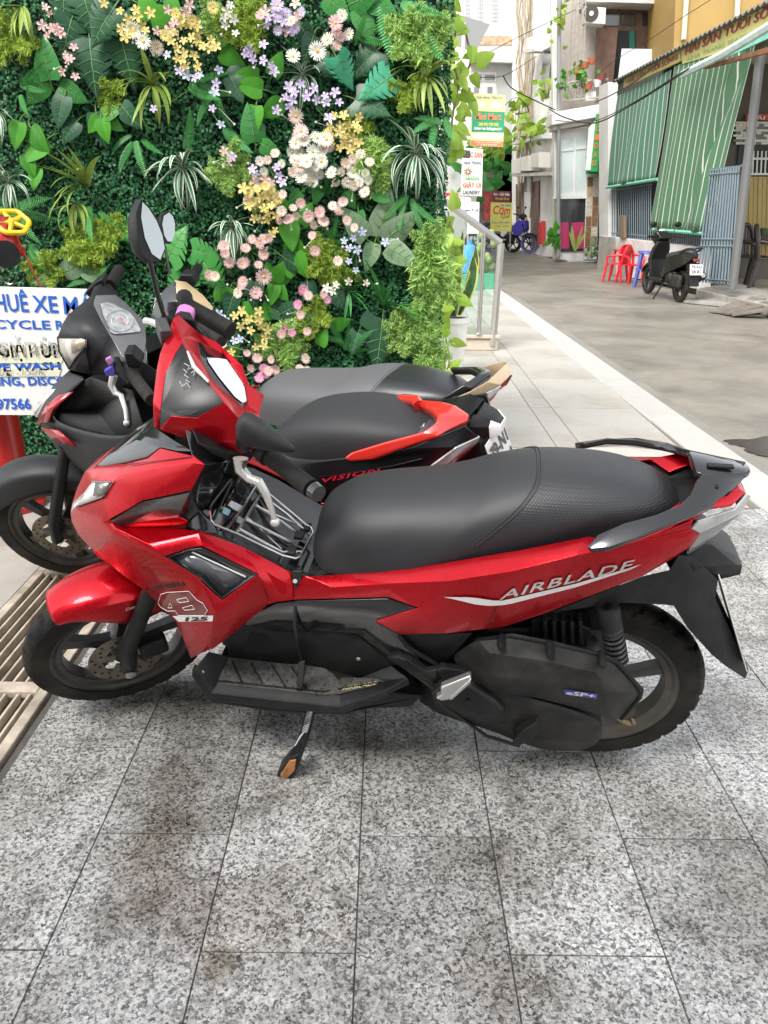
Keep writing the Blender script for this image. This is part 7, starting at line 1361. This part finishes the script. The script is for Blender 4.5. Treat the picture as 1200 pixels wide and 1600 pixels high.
s2 = Site('shop_sign', 'cream laundry and local specialities board with red lettering', 'sign', (1.5, 13.6), (1, 0), 'boards hung over the lane')
s2.slab('board', [(723, 231), (755, 233), (753, 307), (720, 305)], 0, .05, CRM, .004); s2.text('lettering', 'ĐẶC SẢN', 725, 248, 753, 249, 14, REDT, .006, .02); s2.text('lettering', 'NHA TRANG', 725, 257, 752, 257, 5, NAV, .006, .02); s2.text('lettering', 'NHẬN', 727, 283, 748, 283, 8, M('letters_green2', (.05, .36, .14), .5), .006, .03); s2.text('lettering', 'GIẶT ỦI', 723, 295, 751, 295, 11, REDT, .006, .02); s2.text('lettering', 'LAUNDRY', 723, 303.5, 750, 304, 6, NAV, .006, .02, .2)
sc_ = MB(); cc = s2.pt(731, 268, .004)
for k in range(9): a = 2*math.pi*k/9; sc_.tube([cc+Vector((.02*math.cos(a), 0, .02*math.sin(a))), cc+Vector((.075*math.cos(a), 0, .075*math.sin(a)))], [.012, .006], 4)
sc_.build('seafood_picture', M('print_brown', (.35, .22, .14), .5), s2.t); s2.slab('print_patch', [(738, 264), (750, 264), (750, 272), (740, 272)], .004, .003, M('print_grey', (.5, .55, .6), .5, var=.5, vscale=40))
s3 = Site('notice_board', 'white notice board with a red heading next to the balustrade rail', 'sign', (.9, 11.2), (1, 0), 'boards hung over the lane'); s3.slab('board', [(694, 307), (735, 309), (735, 328), (694, 326)], 0, .03, FRW); s3.slab('heading', [(694, 301), (716, 302), (716, 307), (694, 306)], .002, .03, M('heading_red', (.6, .04, .06), .5)); s3.text('lettering', 'NHẬN GIẶT', 700, 311, 727, 312, 3, NAV, .004, .02); s3.text('lettering', 'CHO THUÊ XE MÁY', 698, 317, 733, 318, 2.6, NAV, .004, .0); s3.text('lettering', 'Tel: 0935 012 345', 704, 323, 732, 324, 2.6, NAV, .004, .0)
s4 = Site('notice_board', 'white board with black ironing lettering and a grid of photographs', 'sign', (1.35, 13.0), (1, 0), 'boards hung over the lane'); s4.slab('board', [(730, 315), (749, 316), (748, 365), (730, 365)], 0, .03, FRW); s4.text('lettering', 'GIẶT ỦI', 726, 331, 747, 332, 7, M('letters_black', (.03, .03, .03), .5), .004, .03); s4.slab('picture_grid', [(732, 337), (746, 338), (746, 362), (732, 361)], .003, .003, M('print_pinkgrid', (.66, .56, .54), .5, var=.3, vscale=25)); s4.tube('stand_leg', [(731, 366, .0), (731, 420, .0)], .02, PIPE); s4.tube('stand_leg', [(747, 366, .0), (746, 420, .0)], .02, PIPE)
s5 = Site('standing_sign', 'maroon spa panel above a yellow rice shop board standing by the lane', 'sign', (3.0, 21.6), (1, -.05), 'boards hung over the lane')
s5.slab('board', [(767, 316), (801, 317), (799, 362), (766, 361)], 0, .05, M('board_yellow2', (.66, .62, .13), .5)); s5.slab('top_board', [(769, 298), (798, 299), (797, 316), (768, 315)], 0, .05, M('board_maroon', (.16, .02, .03), .5)); s5.text('lettering', 'Spa - Gội Đầu', 771, 306, 796, 307, 6, WHT2, .004, .02); s5.text('lettering', 'Massage Body', 774, 312.5, 795, 313, 4, M('letters_gold', (.62, .45, .06), .5), .004, .02); s5.text('lettering', 'Hà Nội', 781, 323, 798, 323.5, 4.5, M('letters_cyan', (.03, .20, .45), .5), .004, .03); s5.text('lettering', 'Cơm', 770, 335, 797, 335.5, 14, REDT, .004, .02, .1); s5.text('lettering', 'Quê', 783, 342, 796, 342, 8, M('letters_olive', (.22, .18, .02), .5), .004, .01, .2); s5.text('lettering', 'BÚN - PHỞ - MIẾN', 769, 349, 797, 349, 4, M('letters_navy3', (.05, .10, .35), .5), .004, .01); s5.text('lettering', 'GÀ  VỊT', 774, 355, 795, 355, 3, M('letters_navy3', (.05, .10, .35), .5), .004, .01)
for x in (769, 797): s5.tube('leg', [(x, 360, -.02), (x, 392, -.02)], .02, PIPE)
# --- overhead cables
def cable(label, pts, r=.012):
    r *= .6
    P = [aty(x, y, Y) for x, y, Y in pts]; path = smooth_path(P, 8); c0 = P[0]; t = tag(MB().tube([p-c0 for p in path], r, 5).build('overhead_cable', CABLE, loc=c0), label, 'cable', 'cables strung across the lane'); return t
cable('black cable sagging across the front of the left green blind', [(858, 170, 19), (884, 184, 17.5), (930, 192, 16), (985, 165, 14.5), (1050, 125, 12.5), (1075, 108, 11.5)], .022); cable('black cable just below the sagging one, in front of the blinds', [(868, 188, 19), (925, 190, 16.2), (990, 160, 14.3), (1052, 121, 12.4), (1078, 106, 11.5)], .014)
cable('grey cable running from the white house down to the vine', [(745, 92, 16), (790, 68, 17.5), (836, 45, 19), (900, 15, 19)], .012); cable('dark cable bundle in front of the white house', [(786, 118, 18), (800, 138, 18.2), (838, 158, 18.6), (868, 172, 18.9)], .02); cable('thin cable from the bundle up to the white house window', [(740, 120, 17), (787, 118, 18), (838, 88, 19.2)], .012); cable('thin cable crossing the wooden balcony front', [(918, 132, 18), (960, 95, 17), (1010, 65, 16), (1070, 25, 15), (1110, 0, 14)], .010); cable('looped cable beside the mini mart board', [(789, 165, 17), (800, 155, 17.4), (812, 154, 17.8), (826, 172, 18), (812, 178, 18), (800, 175, 17.8)], .012); cable('cream cable along the restaurant roof edge', [(930, 160, 17), (960, 146, 15.5), (1000, 122, 14), (1038, 86, 12.8)], .018)

# --- parked machines far off
def far_machine(name, label, cat, P, heading, lean, body, accent, scooter=True, s=1.0, rimm=None, tyre=None):
    """small parked machine seen from afar; local axes x forward, y left"""
    h = math.radians(heading); t = thing(name, label, cat, P, 'machines parked along the lane'); t.rotation_euler = (math.radians(lean), 0, h) if False else (0, 0, h); t.scale = (s, s, s); f = Frame((0, 0, 0), (1, 0, 0), (0, 1, 0), (0, 0, 1)); W = rimm or RIM
    for u in (0, 1.25):
        w = make_wheel(t, f, (u, 0, .26), .26, .19, .04, W, 5, .3, tread=False, segs=40)
        if tyre is not None:
            for ch in w.children: ch.data.materials[0] = tyre
    for sy in (-.07, .07): MB().tube([(1.25, sy, .26), (1.03, sy, .78)], .02, 7).build('fork_leg', PLA, t)
    fender('front_fender', f, t, body, (1.25, 0, .26), .275, 20, 140, lambda q: .06, lambda q: .03, n=14)
    return t, f
bl, f = far_machine('black_scooter', 'black scooter with white plate parked facing away before the low wall', 'scooter', tuple(gnd(1060, 472, -.1)), 96, 6, SATIN, None, s=.9)
SATB = M('olive_black', (.010, .010, .009), .3, coat=.3, spec=.3)
MB().loft([[Vector((u, sy*hw, w)) for sy, w in ((1, w0), (1, w1), (-1, w1), (-1, w0))] for u, hw, w0, w1 in ((-.38, .03, .74, .80), (-.2, .10, .62, .80), (.1, .15, .50, .76), (.35, .16, .42, .70), (.5, .13, .30, .50))]).build('side_cowl', SATB, bl, bevel=.01)
seat_loft('seat', [(.55, .70, .66, .05), (.48, .76, .66, .11), (.3, .79, .68, .135), (.1, .82, .71, .135), (-.08, .86, .75, .12), (-.22, .85, .78, .09), (-.28, .82, .79, .03)], bl, f, (SEAT, SEATD), None)
MB().tube(smooth_path([(-.05, .14, .80), (-.26, .13, .86), (-.38, .06, .88), (-.38, -.06, .88), (-.26, -.13, .86), (-.05, -.14, .80)], 4), .018, 7).build('grab_rail', BLK, bl)
MB().loft([[Vector((u+.10*(1-(k/2-1)**2)-.05, (k/2-1)*hw, w)) for k in range(5)]+[Vector((u-.10, -(k/2-1)*hw*.8, w)) for k in range(5)] for u, hw, w in ((1.0, .10, .30), (1.02, .17, .45), (1.06, .19, .62), (1.0, .17, .80), (.95, .12, .92))]).build('leg_shield', SATB, bl, bevel=.01); MB().prism([(.98, -.10, .86), (1.06, -.05, .98), (.92, -.06, 1.10), (.82, -.12, .98)], (0, .22, 0)).build('handlebar_cover', SATB, bl, bevel=.02); MB().box((.68, 0, .30), (.46, .34, .07)).build('footboard', PLA, bl, bevel=.02)
MB().tube([(.86, .12, 1.02), (.80, .34, 1.0)], .018, 8).build('grip', RUB, bl); MB().tube([(.86, -.12, 1.02), (.80, -.34, 1.0)], .018, 8).build('grip', RUB, bl)
for sy in (-1, 1): MB().tube([(.88, sy*.14, 1.04), (.90, sy*.2, 1.16)], .008, 6).build('mirror_stem', BLK, bl); MB().ball((.90, sy*.22, 1.2), (.025, .065, .045), 10, 6).build('mirror', PLA, bl)
MB().add([(.965, -.07, 1.12), (.965, .07, 1.12), (1.03, .06, .96), (1.03, -.06, .96)], [(0, 1, 2, 3)]).build('windshield', M('screen_pale', (.5, .52, .52), .1, coat=1), bl, solid=.004)
MB().box((.02, .10, .34), (.42, .10, .22)).build('belt_case', DUST, bl, bevel=.04); MB().box((.22, 0, .38), (.34, .26, .22)).build('engine_block', PLA, bl, bevel=.03); MB().ball((.18, .13, .38), (.09, .05, .09)).build('engine_cover', DUST, bl)
MB().tube([(.2, -.13, .3), (-.05, -.16, .34), (-.34, -.17, .46)], [.03, .06, .07], 14).build('exhaust', PLA, bl); MB().tube([(-.34, -.17, .46), (-.36, -.17, .468)], [.045, .04], 12).build('exhaust_tip', STL, bl)
MB().prism([(-.22, -.08, .62), (-.36, -.08, .66), (-.46, -.08, .30), (-.40, -.08, .30)], (0, .16, 0)).build('mudguard', PLA, bl, bevel=.01); MB().box((-.385, 0, .70), (.03, .1, .05)).build('tail_lamp', M('lens_darkred', (.2, .01, .01), .2, coat=1), bl, bevel=.008)
pm = MB().box((0, 0, 0), (.012, .21, .165)).build('number_plate', M('plate_white', (.70, .69, .66), .4), bl, bevel=.002, loc=(-.47, .02, .56)); pm.rotation_euler = (0, .28, 0)
for k, tx in enumerate(('79-N3', '28.82')): text_on('plate_number', tx, (-.0075, .09, .015-.075*k), (-.0075, -.09, .015-.075*k), (0, 0, 1), .055, M('plate_black', (.02, .02, .02), .5), pm, .03, 0, .001)
MB().tube([(.45, .1, .28), (.42, .26, .0)], .014, 6).build('side_stand', PLA, bl)
BLUP = M('blue_paint', (.045, .035, .36), .3, coat=1.0, var=.15); LIL = M('tyre_lilac', (.14, .11, .38), .6)
bb, f = far_machine('motorcycle', 'blue underbone motorcycle with violet tyre rim parked by the white house', 'motorcycle', tuple(gnd(764, 393, -.1)), -35, 0, PLA, None, s=1.0, tyre=LIL)
MB().prism([(.95, -.11, .46), (1.14, -.05, .62), (1.10, -.04, .86), (.92, -.12, .92), (.74, -.13, .72), (.80, -.13, .46)], (0, .25, 0)).build('front_cowl', BLUP, bb, bevel=.03); MB().prism([(1.02, -.07, .88), (1.10, -.04, .98), (.98, -.05, 1.06), (.88, -.08, .96)], (0, .14, 0)).build('headlight_cowl', PLA, bb, bevel=.02); MB().box((1.1, 0, .9), (.03, .1, .09)).build('headlight', CLR, bb, bevel=.01)
seat_loft('seat', [(.72, .72, .66, .05), (.6, .76, .66, .10), (.35, .78, .68, .12), (.1, .80, .70, .12), (-.1, .83, .74, .10), (-.2, .82, .77, .04)], bb, f, (SEAT, SEATD), None)
MB().prism([(.72, -.10, .48), (.72, -.10, .68), (.1, -.10, .72), (-.25, -.05, .80), (-.1, -.10, .6), (.3, -.10, .48)], (0, .2, 0)).build('side_cowl', M('cowl_silver', (.22, .22, .21), .35, metal=.4), bb, bevel=.02); MB().box((.62, 0, .40), (.3, .26, .2)).build('engine_block', PLG, bb, bevel=.03); MB().tube([(.6, -.16, .34), (.3, -.17, .34), (-.1, -.18, .48)], [.03, .04, .055], 12).build('exhaust', STL, bb)
for sy in (-1, 1): MB().tube([(.93, sy*.08, 1.0), (.86, sy*.32, 1.04)], .016, 7).build('grip', RUB, bb); MB().tube([(.92, sy*.16, 1.03), (.94, sy*.22, 1.18)], .007, 5).build('mirror_stem', BLK, bb); MB().ball((.94, sy*.24, 1.2), (.02, .05, .035), 8, 6).build('mirror', PLA, bb)
wb, f = far_machine('white_scooter', 'white scooter front half hidden behind the blue motorcycle', 'scooter', tuple(gnd(738, 392, -.1)), -30, 0, M('white_paint', (.70, .70, .69), .3, coat=1), None)
WP = M('white_paint', (.70, .70, .69), .3, coat=1); MB().prism([(1.0, -.17, .4), (1.15, -.06, .62), (1.08, -.05, .84), (.94, -.14, .86), (.9, -.17, .45)], (0, .32, 0)).build('leg_shield', WP, wb, bevel=.03); MB().prism([(.98, -.10, .86), (1.05, -.05, .98), (.9, -.06, 1.08), (.82, -.11, .96)], (0, .2, 0)).build('handlebar_cover', WP, wb, bevel=.03); MB().prism([(.4, -.14, .42), (.4, -.14, .68), (-.3, -.06, .82), (-.1, -.12, .5)], (0, .28, 0)).build('side_cowl', WP, wb, bevel=.03); seat_loft('seat', [(.45, .72, .66, .06), (.3, .78, .68, .13), (.0, .82, .72, .13), (-.25, .82, .78, .05)], wb, f, (SEAT, SEATD), None); MB().box((.66, 0, .3), (.5, .3, .07)).build('footboard', PLA, wb, bevel=.02)
for sy in (-1, 1): MB().tube([(.88, sy*.1, 1.02), (.82, sy*.33, 1.02)], .017, 7).build('grip', RUB, wb)
# water jug stand and pots behind the glass
jp = gnd(728, 430, 0.0); jg = thing('water_jug', 'blue water jug on a green crate behind the glass', 'jug', (aty(733, 400, 12.4).x, 12.4, 0)); MB().box((0, 0, .12), (.34, .3, .24)).build('crate', M('crate_green', (.05, .30, .16), .5), jg, bevel=.01); MB().lathe([(0, .25), (.13, .25), (.135, .30), (.135, .55), (.10, .64), (.04, .67), (.04, .72), (0, .72)], 18, axis='z').build('jug', M('jug_blue', (.06, .28, .62), .2), jg)
ct = thing('coconut_pile', 'green coconuts heaped beside the water jug behind the glass', 'coconuts', (aty(755, 400, 12.5).x, 12.5, 0)); MB().box((0, 0, .12), (.36, .3, .24)).build('crate', M('crate_green', (.05, .30, .16), .5), ct, bevel=.01)
for k in range(12): MB().ball((rnd.uniform(-.15, .15), rnd.uniform(-.14, .05), .3+.06*k*.8), (.058, .058, .065), 10, 7).build('coconut', M('coconut_green', (.20, .26, .09), .5, objrand=.15), ct)
bush(ed, 'lane_bush', 'leafy green bush filling the end of the lane under the creeper', 'bush', 768, 255, 1.0, .9, 70, 'heart_d', .34, .8, 31); bush(ed, 'lane_bush', 'yellow green foliage above the dark shop at the end of the lane', 'bush', 772, 225, .8, .4, 40, 'lime', .26, 1.2, 32)
# ------------------------------------------------------------------ rental sign on the left, fire hydrant
BLU = M('sign_blue', (.015, .10, .48), .5); GRYT = M('sign_ghost', (.50, .52, .51), .6); PENT = M('pen_grey', (.22, .22, .22), .6); SWH = M('sign_board', (.74, .74, .72), .45, var=.04, vscale=3, dirt=(.5, .49, .44), dirt_amt=.25, dscale=3)
YS = 3.02
sg = thing('rental_sign', 'white rental notice board with blue lettering, cut by the left edge', 'sign', tuple(aty(60, 550, YS)))
o_ = sg.location.copy()
def sp_(x, y, d=0.0): return aty(x, y, YS-d)-o_
tl, tr, br, bl = sp_(-160, 444), sp_(174, 453), sp_(184, 650), sp_(-160, 647)
MB().prism([tl, tr, br, bl], (0, .012, 0)).build('board', SWH, sg, bevel=.001)
def sgt(body, x0, y0, x1, y1, h, mat, bold=.0, shear=0, name='lettering', d=.002):
    text_on(name, body, sp_(x0, y0, d), sp_(x1, y1, d), (0, 0, 1), h*.00255, mat, sg, bold, shear, .001)
sgt('CHO', -110, 483, -36, 484, 30, BLU, .016); sgt('THUÊ', -24, 487, 46, 488, 34, BLU, .016); sgt('XE', 53, 488, 92, 489, 25, BLU, .016); sgt('MÁY', 101, 491, 168, 494, 34, BLU, .010); sgt('MOTORCYCLE', -118, 512, 80, 515, 14, BLU, .02); sgt('RENTAL', 88, 515, 170, 518, 14, BLU, .02)
sgt('GIẶT ỦI', 0, 565, 90, 566, 40, GRYT, .02); sgt('WE WASH', -22, 582, 96, 578, 13, BLU, .04); sgt('DRYING, DISCOUNT', -42, 606, 150, 604, 17, BLU, .03); sgt('0905 497566', -62, 641, 50, 640, 19, BLU, .03)
st = MB().prism([sp_(-160, 536, .003), sp_(104, 540, .003), sp_(96, 568, .003), sp_(-160, 566, .003)], (0, .002, 0)).build('paper_strip', M('tape_yellow', (.66, .65, .48), .6), sg)
sgt('0931498', -14, 562, 94, 556, 21, PENT, -.012, .1, 'handwriting', .008); st = MB().prism([sp_(-160, 575, .003), sp_(96, 576, .003), sp_(92, 588, .003), sp_(-160, 590, .003)], (0, .002, 0)).build('paper_strip', M('tape_yellow', (.66, .65, .48), .6), sg)
sgt('90K -150K', -8, 588, 72, 586, 11, PENT, -.012, .2, 'handwriting', .008)
HRED = M('hydrant_red', (.46, .012, .010), .38, coat=.4, var=.1, dirt=(.2, .03, .02), dirt_amt=.4, dscale=9)
hp = gnd(8, 748); YH = 3.22
hy = thing('fire_hydrant', 'red fire hydrant with a yellow hand wheel behind the notice board', 'hydrant', (aty(4, 700, YH).x, YH, 0))
ho = hy.location.copy(); hx = lambda x, y: aty(x, y, YH)-ho
ztop = hx(12, 415).z
MB().lathe([(.0, .0), (.14, .0), (.14, .025), (.10, .03), (.092, .06), (.085, ztop-.28), (.11, ztop-.26), (.11, ztop-.22), (.085, ztop-.2), (.085, ztop), (.0, ztop)], 24, axis='z').build('barrel', HRED, hy)
v0 = hx(12, 400)
MB().lathe([(0, 0), (.062, 0), (.07, .012), (.07, .03), (.05, .045), (.045, .09), (.03, .11), (.03, .15), (.0, .15)], 18, tuple(v0), 'z').build('valve_body', HRED, hy)
a_ = hx(14, 405); b_ = hx(34, 398); MB().tube([a_+Vector((0, -.06, .03)), a_+Vector((.05, -.13, .03))], [.045, .05], 14).build('outlet', HRED, hy)
MB().tube([a_+Vector((.05, -.13, .03)), a_+Vector((.07, -.165, .03))], [.046, .052], 14).build('outlet_cap', PLA, hy); MB().tube([a_+Vector((.02, -.12, -.01)), a_+Vector((.0, -.17, .0))], .02, 8).build('outlet_spout', SIL, hy)
wc = hx(18, 347); WY = M('wheel_yellow', (.72, .50, .012), .4, coat=.4); ax = Vector((.35, -.55, .76)).normalized(); x_, y_ = frame_of(ax); R_ = .062
wh = MB().tube([wc+x_*R_*math.cos(2*math.pi*k/28)*(1+.05*math.cos(6*2*math.pi*k/28))+y_*R_*math.sin(2*math.pi*k/28)*(1+.05*math.cos(6*2*math.pi*k/28)) for k in range(28)], .0105, 8, closed=True)
for k in range(5): a = 2*math.pi*k/5; wh.tube([wc, wc+x_*R_*math.cos(a)+y_*R_*math.sin(a)], [.011, .008], 6)
wh.ball(wc, .017); wh.build('hand_wheel', WY, hy); MB().tube([wc, v0+Vector((0, 0, .12))], .011, 8).build('valve_stem', STL, hy)
MB().tube([hx(20, 355), hx(40, 400), hx(70, 462)], .0032, 5).build('red_strap', M('strap_red', (.6, .03, .03), .5), hy)
cps = smooth_path([hx(-4, 425), hx(6, 440), hx(20, 443), hx(28, 425)], 6)
for k, (p, q) in enumerate(zip(cps, cps[1:])): MB().tube([p, q], .0035 if k % 2 else .0022, 5).build('chain_link', STL, hy)

# ------------------------------------------------------------------ pot, glass balustrade, climbing vine
GLASS = M('clear_glass', (.80, .90, .86), .02, trans=1.0, spec=.5); SST = M('brushed_steel', (.50, .49, .46), .28, metal=1.0, var=.08)
bx0 = gnd(772, 548); YB = bx0.y
bal = thing('glass_balustrade', 'sloping steel and glass balustrade on a stone plinth beside the pavement', 'balustrade', tuple(bx0)); bo = bx0.copy()
bp = lambda x, y, Y=None: aty(x, y, Y or YB)-bo
bt = lambda x, y, Y: aty(x, y, Y)-bo
ptA, ptB, ptC = bp(770, 540), bp(783, 380), bp(693, 313)     # end post foot, end post top, upper rail end
def bar(a, b, w=.045, name='rail'):
    return MB().tube([a, b], w*.62, 4).build(name, SST, bal, smooth=False)
bar(ptA+Vector((0, 0, -.0)), ptB, .05, 'end_post'); slope = (ptC-ptB).normalized(); bar(ptB, ptB+slope*1.9, .05, 'hand_rail'); low0 = bp(772, 536); 
MB().tube([bp(748, 520), bp(756, 366)], .02, 10).build('mid_post', SST, bal)
MB().lathe([(.0, 0), (.035, 0), (.035, .012), (.022, .02), (.0, .02)], 14, tuple(bp(748, 523)), 'z').build('post_flange', SST, bal)
gp = [ptA+Vector((-.02, 0, .02)), ptB+Vector((-.02, 0, -.03)), ptB+slope*1.85+Vector((0, 0, -.03)), Vector((ptB.x+slope.x*1.85, 0, ptA.z+.02))]
MB().prism([p+Vector((0, .0, 0)) for p in gp], (0, .008, 0)).build('glass_pane', GLASS, bal, smooth=False)
STN = M('plinth_stone', (.50, .43, .34), .45, var=.12, vscale=6, dirt=(.3, .25, .19), dirt_amt=.4, dscale=7)
pz = ptA.z
MB().box((-.20, .25, .055), (.46, .5, .11)).build('plinth', STN, bal, bevel=.008); MB().box((-.20, .25, .13), (.50, .54, .035)).build('plinth_cap', STN, bal, bevel=.008)
MB().box((-.98, .35, .2), (1.1, .7, .4)).build('step_block', M('step_slate', (.12, .14, .13), .35, var=.2, vscale=5), bal, bevel=.01)
# potted snake plant
pt = gnd(702, 553); YP = 6.2
pot = thing('potted_plant', 'white pot with tall yellow-edged snake plant and trailing golden leaves', 'potted plant', (aty(706, 540, YP).x, YP, 0)); po = pot.location.copy(); pp_ = lambda x, y, d=0: aty(x, y, YP-d)-po
zr = pp_(706, 494).z; MB().lathe([(.0, .0), (.085, .0), (.095, .02), (.125, zr-.05), (.125, zr-.045), (.145, zr-.04), (.145, zr), (.132, zr), (.125, zr-.02), (.0, zr-.02)], 28, axis='z').build('pot', M('white_pot', (.70, .69, .65), .35, var=.04), pot)
MB().lathe([(0, 0), (.124, 0)], 20, (0, 0, zr-.018), 'z').build('soil', M('soil', (.03, .02, .015), .9), pot)
SNK = M('snake_leaf', (.06, .14, .05), .4, var=.5, vscale=24); SNY = M('snake_edge', (.60, .58, .16), .45)
for (x0, y0, x1, y1, w, bend) in ((692, 492, 690, 350, .035, -.02), (700, 492, 705, 372, .04, .02), (708, 494, 712, 395, .04, .05), (714, 492, 738, 398, .04, .14), (698, 493, 722, 360, .035, .05), (690, 492, 678, 400, .035, -.05), (706, 494, 742, 382, .032, .2)):
    a, b = pp_(x0, y0), pp_(x1, y1); rows = []; 
    for i in range(11):
        t = i/10; c = a.lerp(b, t)+Vector((bend*.3*math.sin(math.pi*t), -.06*t, 0)); hw = w*(.75+.5*math.sin(math.pi*min(1, t*.9+.1)))*(1 if t < .85 else max(.02, (1-t)/.15)); tw = .6*math.sin(x0+t*2)
        rows.append([c+Vector((k*hw*math.cos(tw), k*hw*math.sin(tw)-abs(k)*.01, 0)) for k in (-1, -.72, 0, .72, 1)])
    mb = MB(); mb.loft(rows, False, False, False); me = me_of(mb, 'leaf', [SNK, SNY], midx=[1, 0, 0, 1]*10); o = bpy.data.objects.new('leaf', me); COL.objects.link(o); o.parent = pot
rg = random.Random(5)
def vine(label, pts, n, size, seed, Y, name='climbing_vine', mat='lime'):
    P = [aty(x, y, Y) for x, y in pts]; t = thing(name, label, 'vine', tuple(P[0]), 'golden vines beside the plant wall'); r = random.Random(seed); path = smooth_path([p-P[0] for p in P], 6); MB().tube(path, .006, 5).build('stem', M('vine_stem', (.16, .12, .06), .7), t)
    for k in range(n):
        p = path[int(r.random()*(len(path)-1))]; a = r.uniform(180, 360) if r.random() < .7 else r.uniform(0, 180); place(LEAF[mat], 'leaf', t, p+P[0]+Vector((r.uniform(-.05, .05), r.uniform(-.08, .03), r.uniform(-.04, .04))), a, size*r.uniform(.7, 1.25), r.uniform(-.1, .6), r.uniform(-.6, .6), P[0])
    return t
vine('golden pothos trailing low beside the white pot', [(688, 410), (694, 440), (690, 480), (695, 520), (702, 560), (696, 585)], 26, .12, 3, 6.0); vine('golden pothos leaves over the snake plant', [(700, 330), (706, 370), (712, 410), (702, 450), (712, 470)], 18, .14, 4, 6.05)
vine('golden vine climbing along the upper right edge of the plant wall', [(702, -20), (712, 40), (706, 90), (716, 130), (708, 175), (702, 230)], 34, .085, 6, 4.6); vine('golden vine strand hanging beside the mini mart board', [(725, 40), (735, 95), (722, 130), (736, 160), (718, 200), (708, 250)], 16, .095, 8, 4.7)
# ------------------------------------------------------------------ added building, unseen behind and left of the viewer, to shade the forecourt
hot = thing('added_building', 'tall unseen building added behind the viewer to shade the forecourt', 'building', (-4.2, -3.2, -.1))
HW = M('added_render', (.36, .34, .31), .7, var=.08, vscale=.8); HG = M('added_glass', (.04, .05, .055), .08, coat=.6)
MB().box((0, -2.6, 4.0), (10.4, 5.0, 8.0)).build('wall', HW, hot, smooth=False)
for fl in range(2):
    for k in range(5):
        w_ = MB().box((-4.1+k*2.05, -.06, 2.0+fl*3.1), (1.35, .08, 1.9)).build('window', HG, hot, smooth=False)
        for sx in (-.70, .70): MB().box((-4.1+k*2.05+sx, -.04, 2.0+fl*3.1), (.07, .14, 2.02)).build('window_frame', FRW, w_, smooth=False)
    MB().box((0, .1, 3.45+fl*3.1), (10.5, .5, .22)).build('ledge', HW, hot, smooth=False)
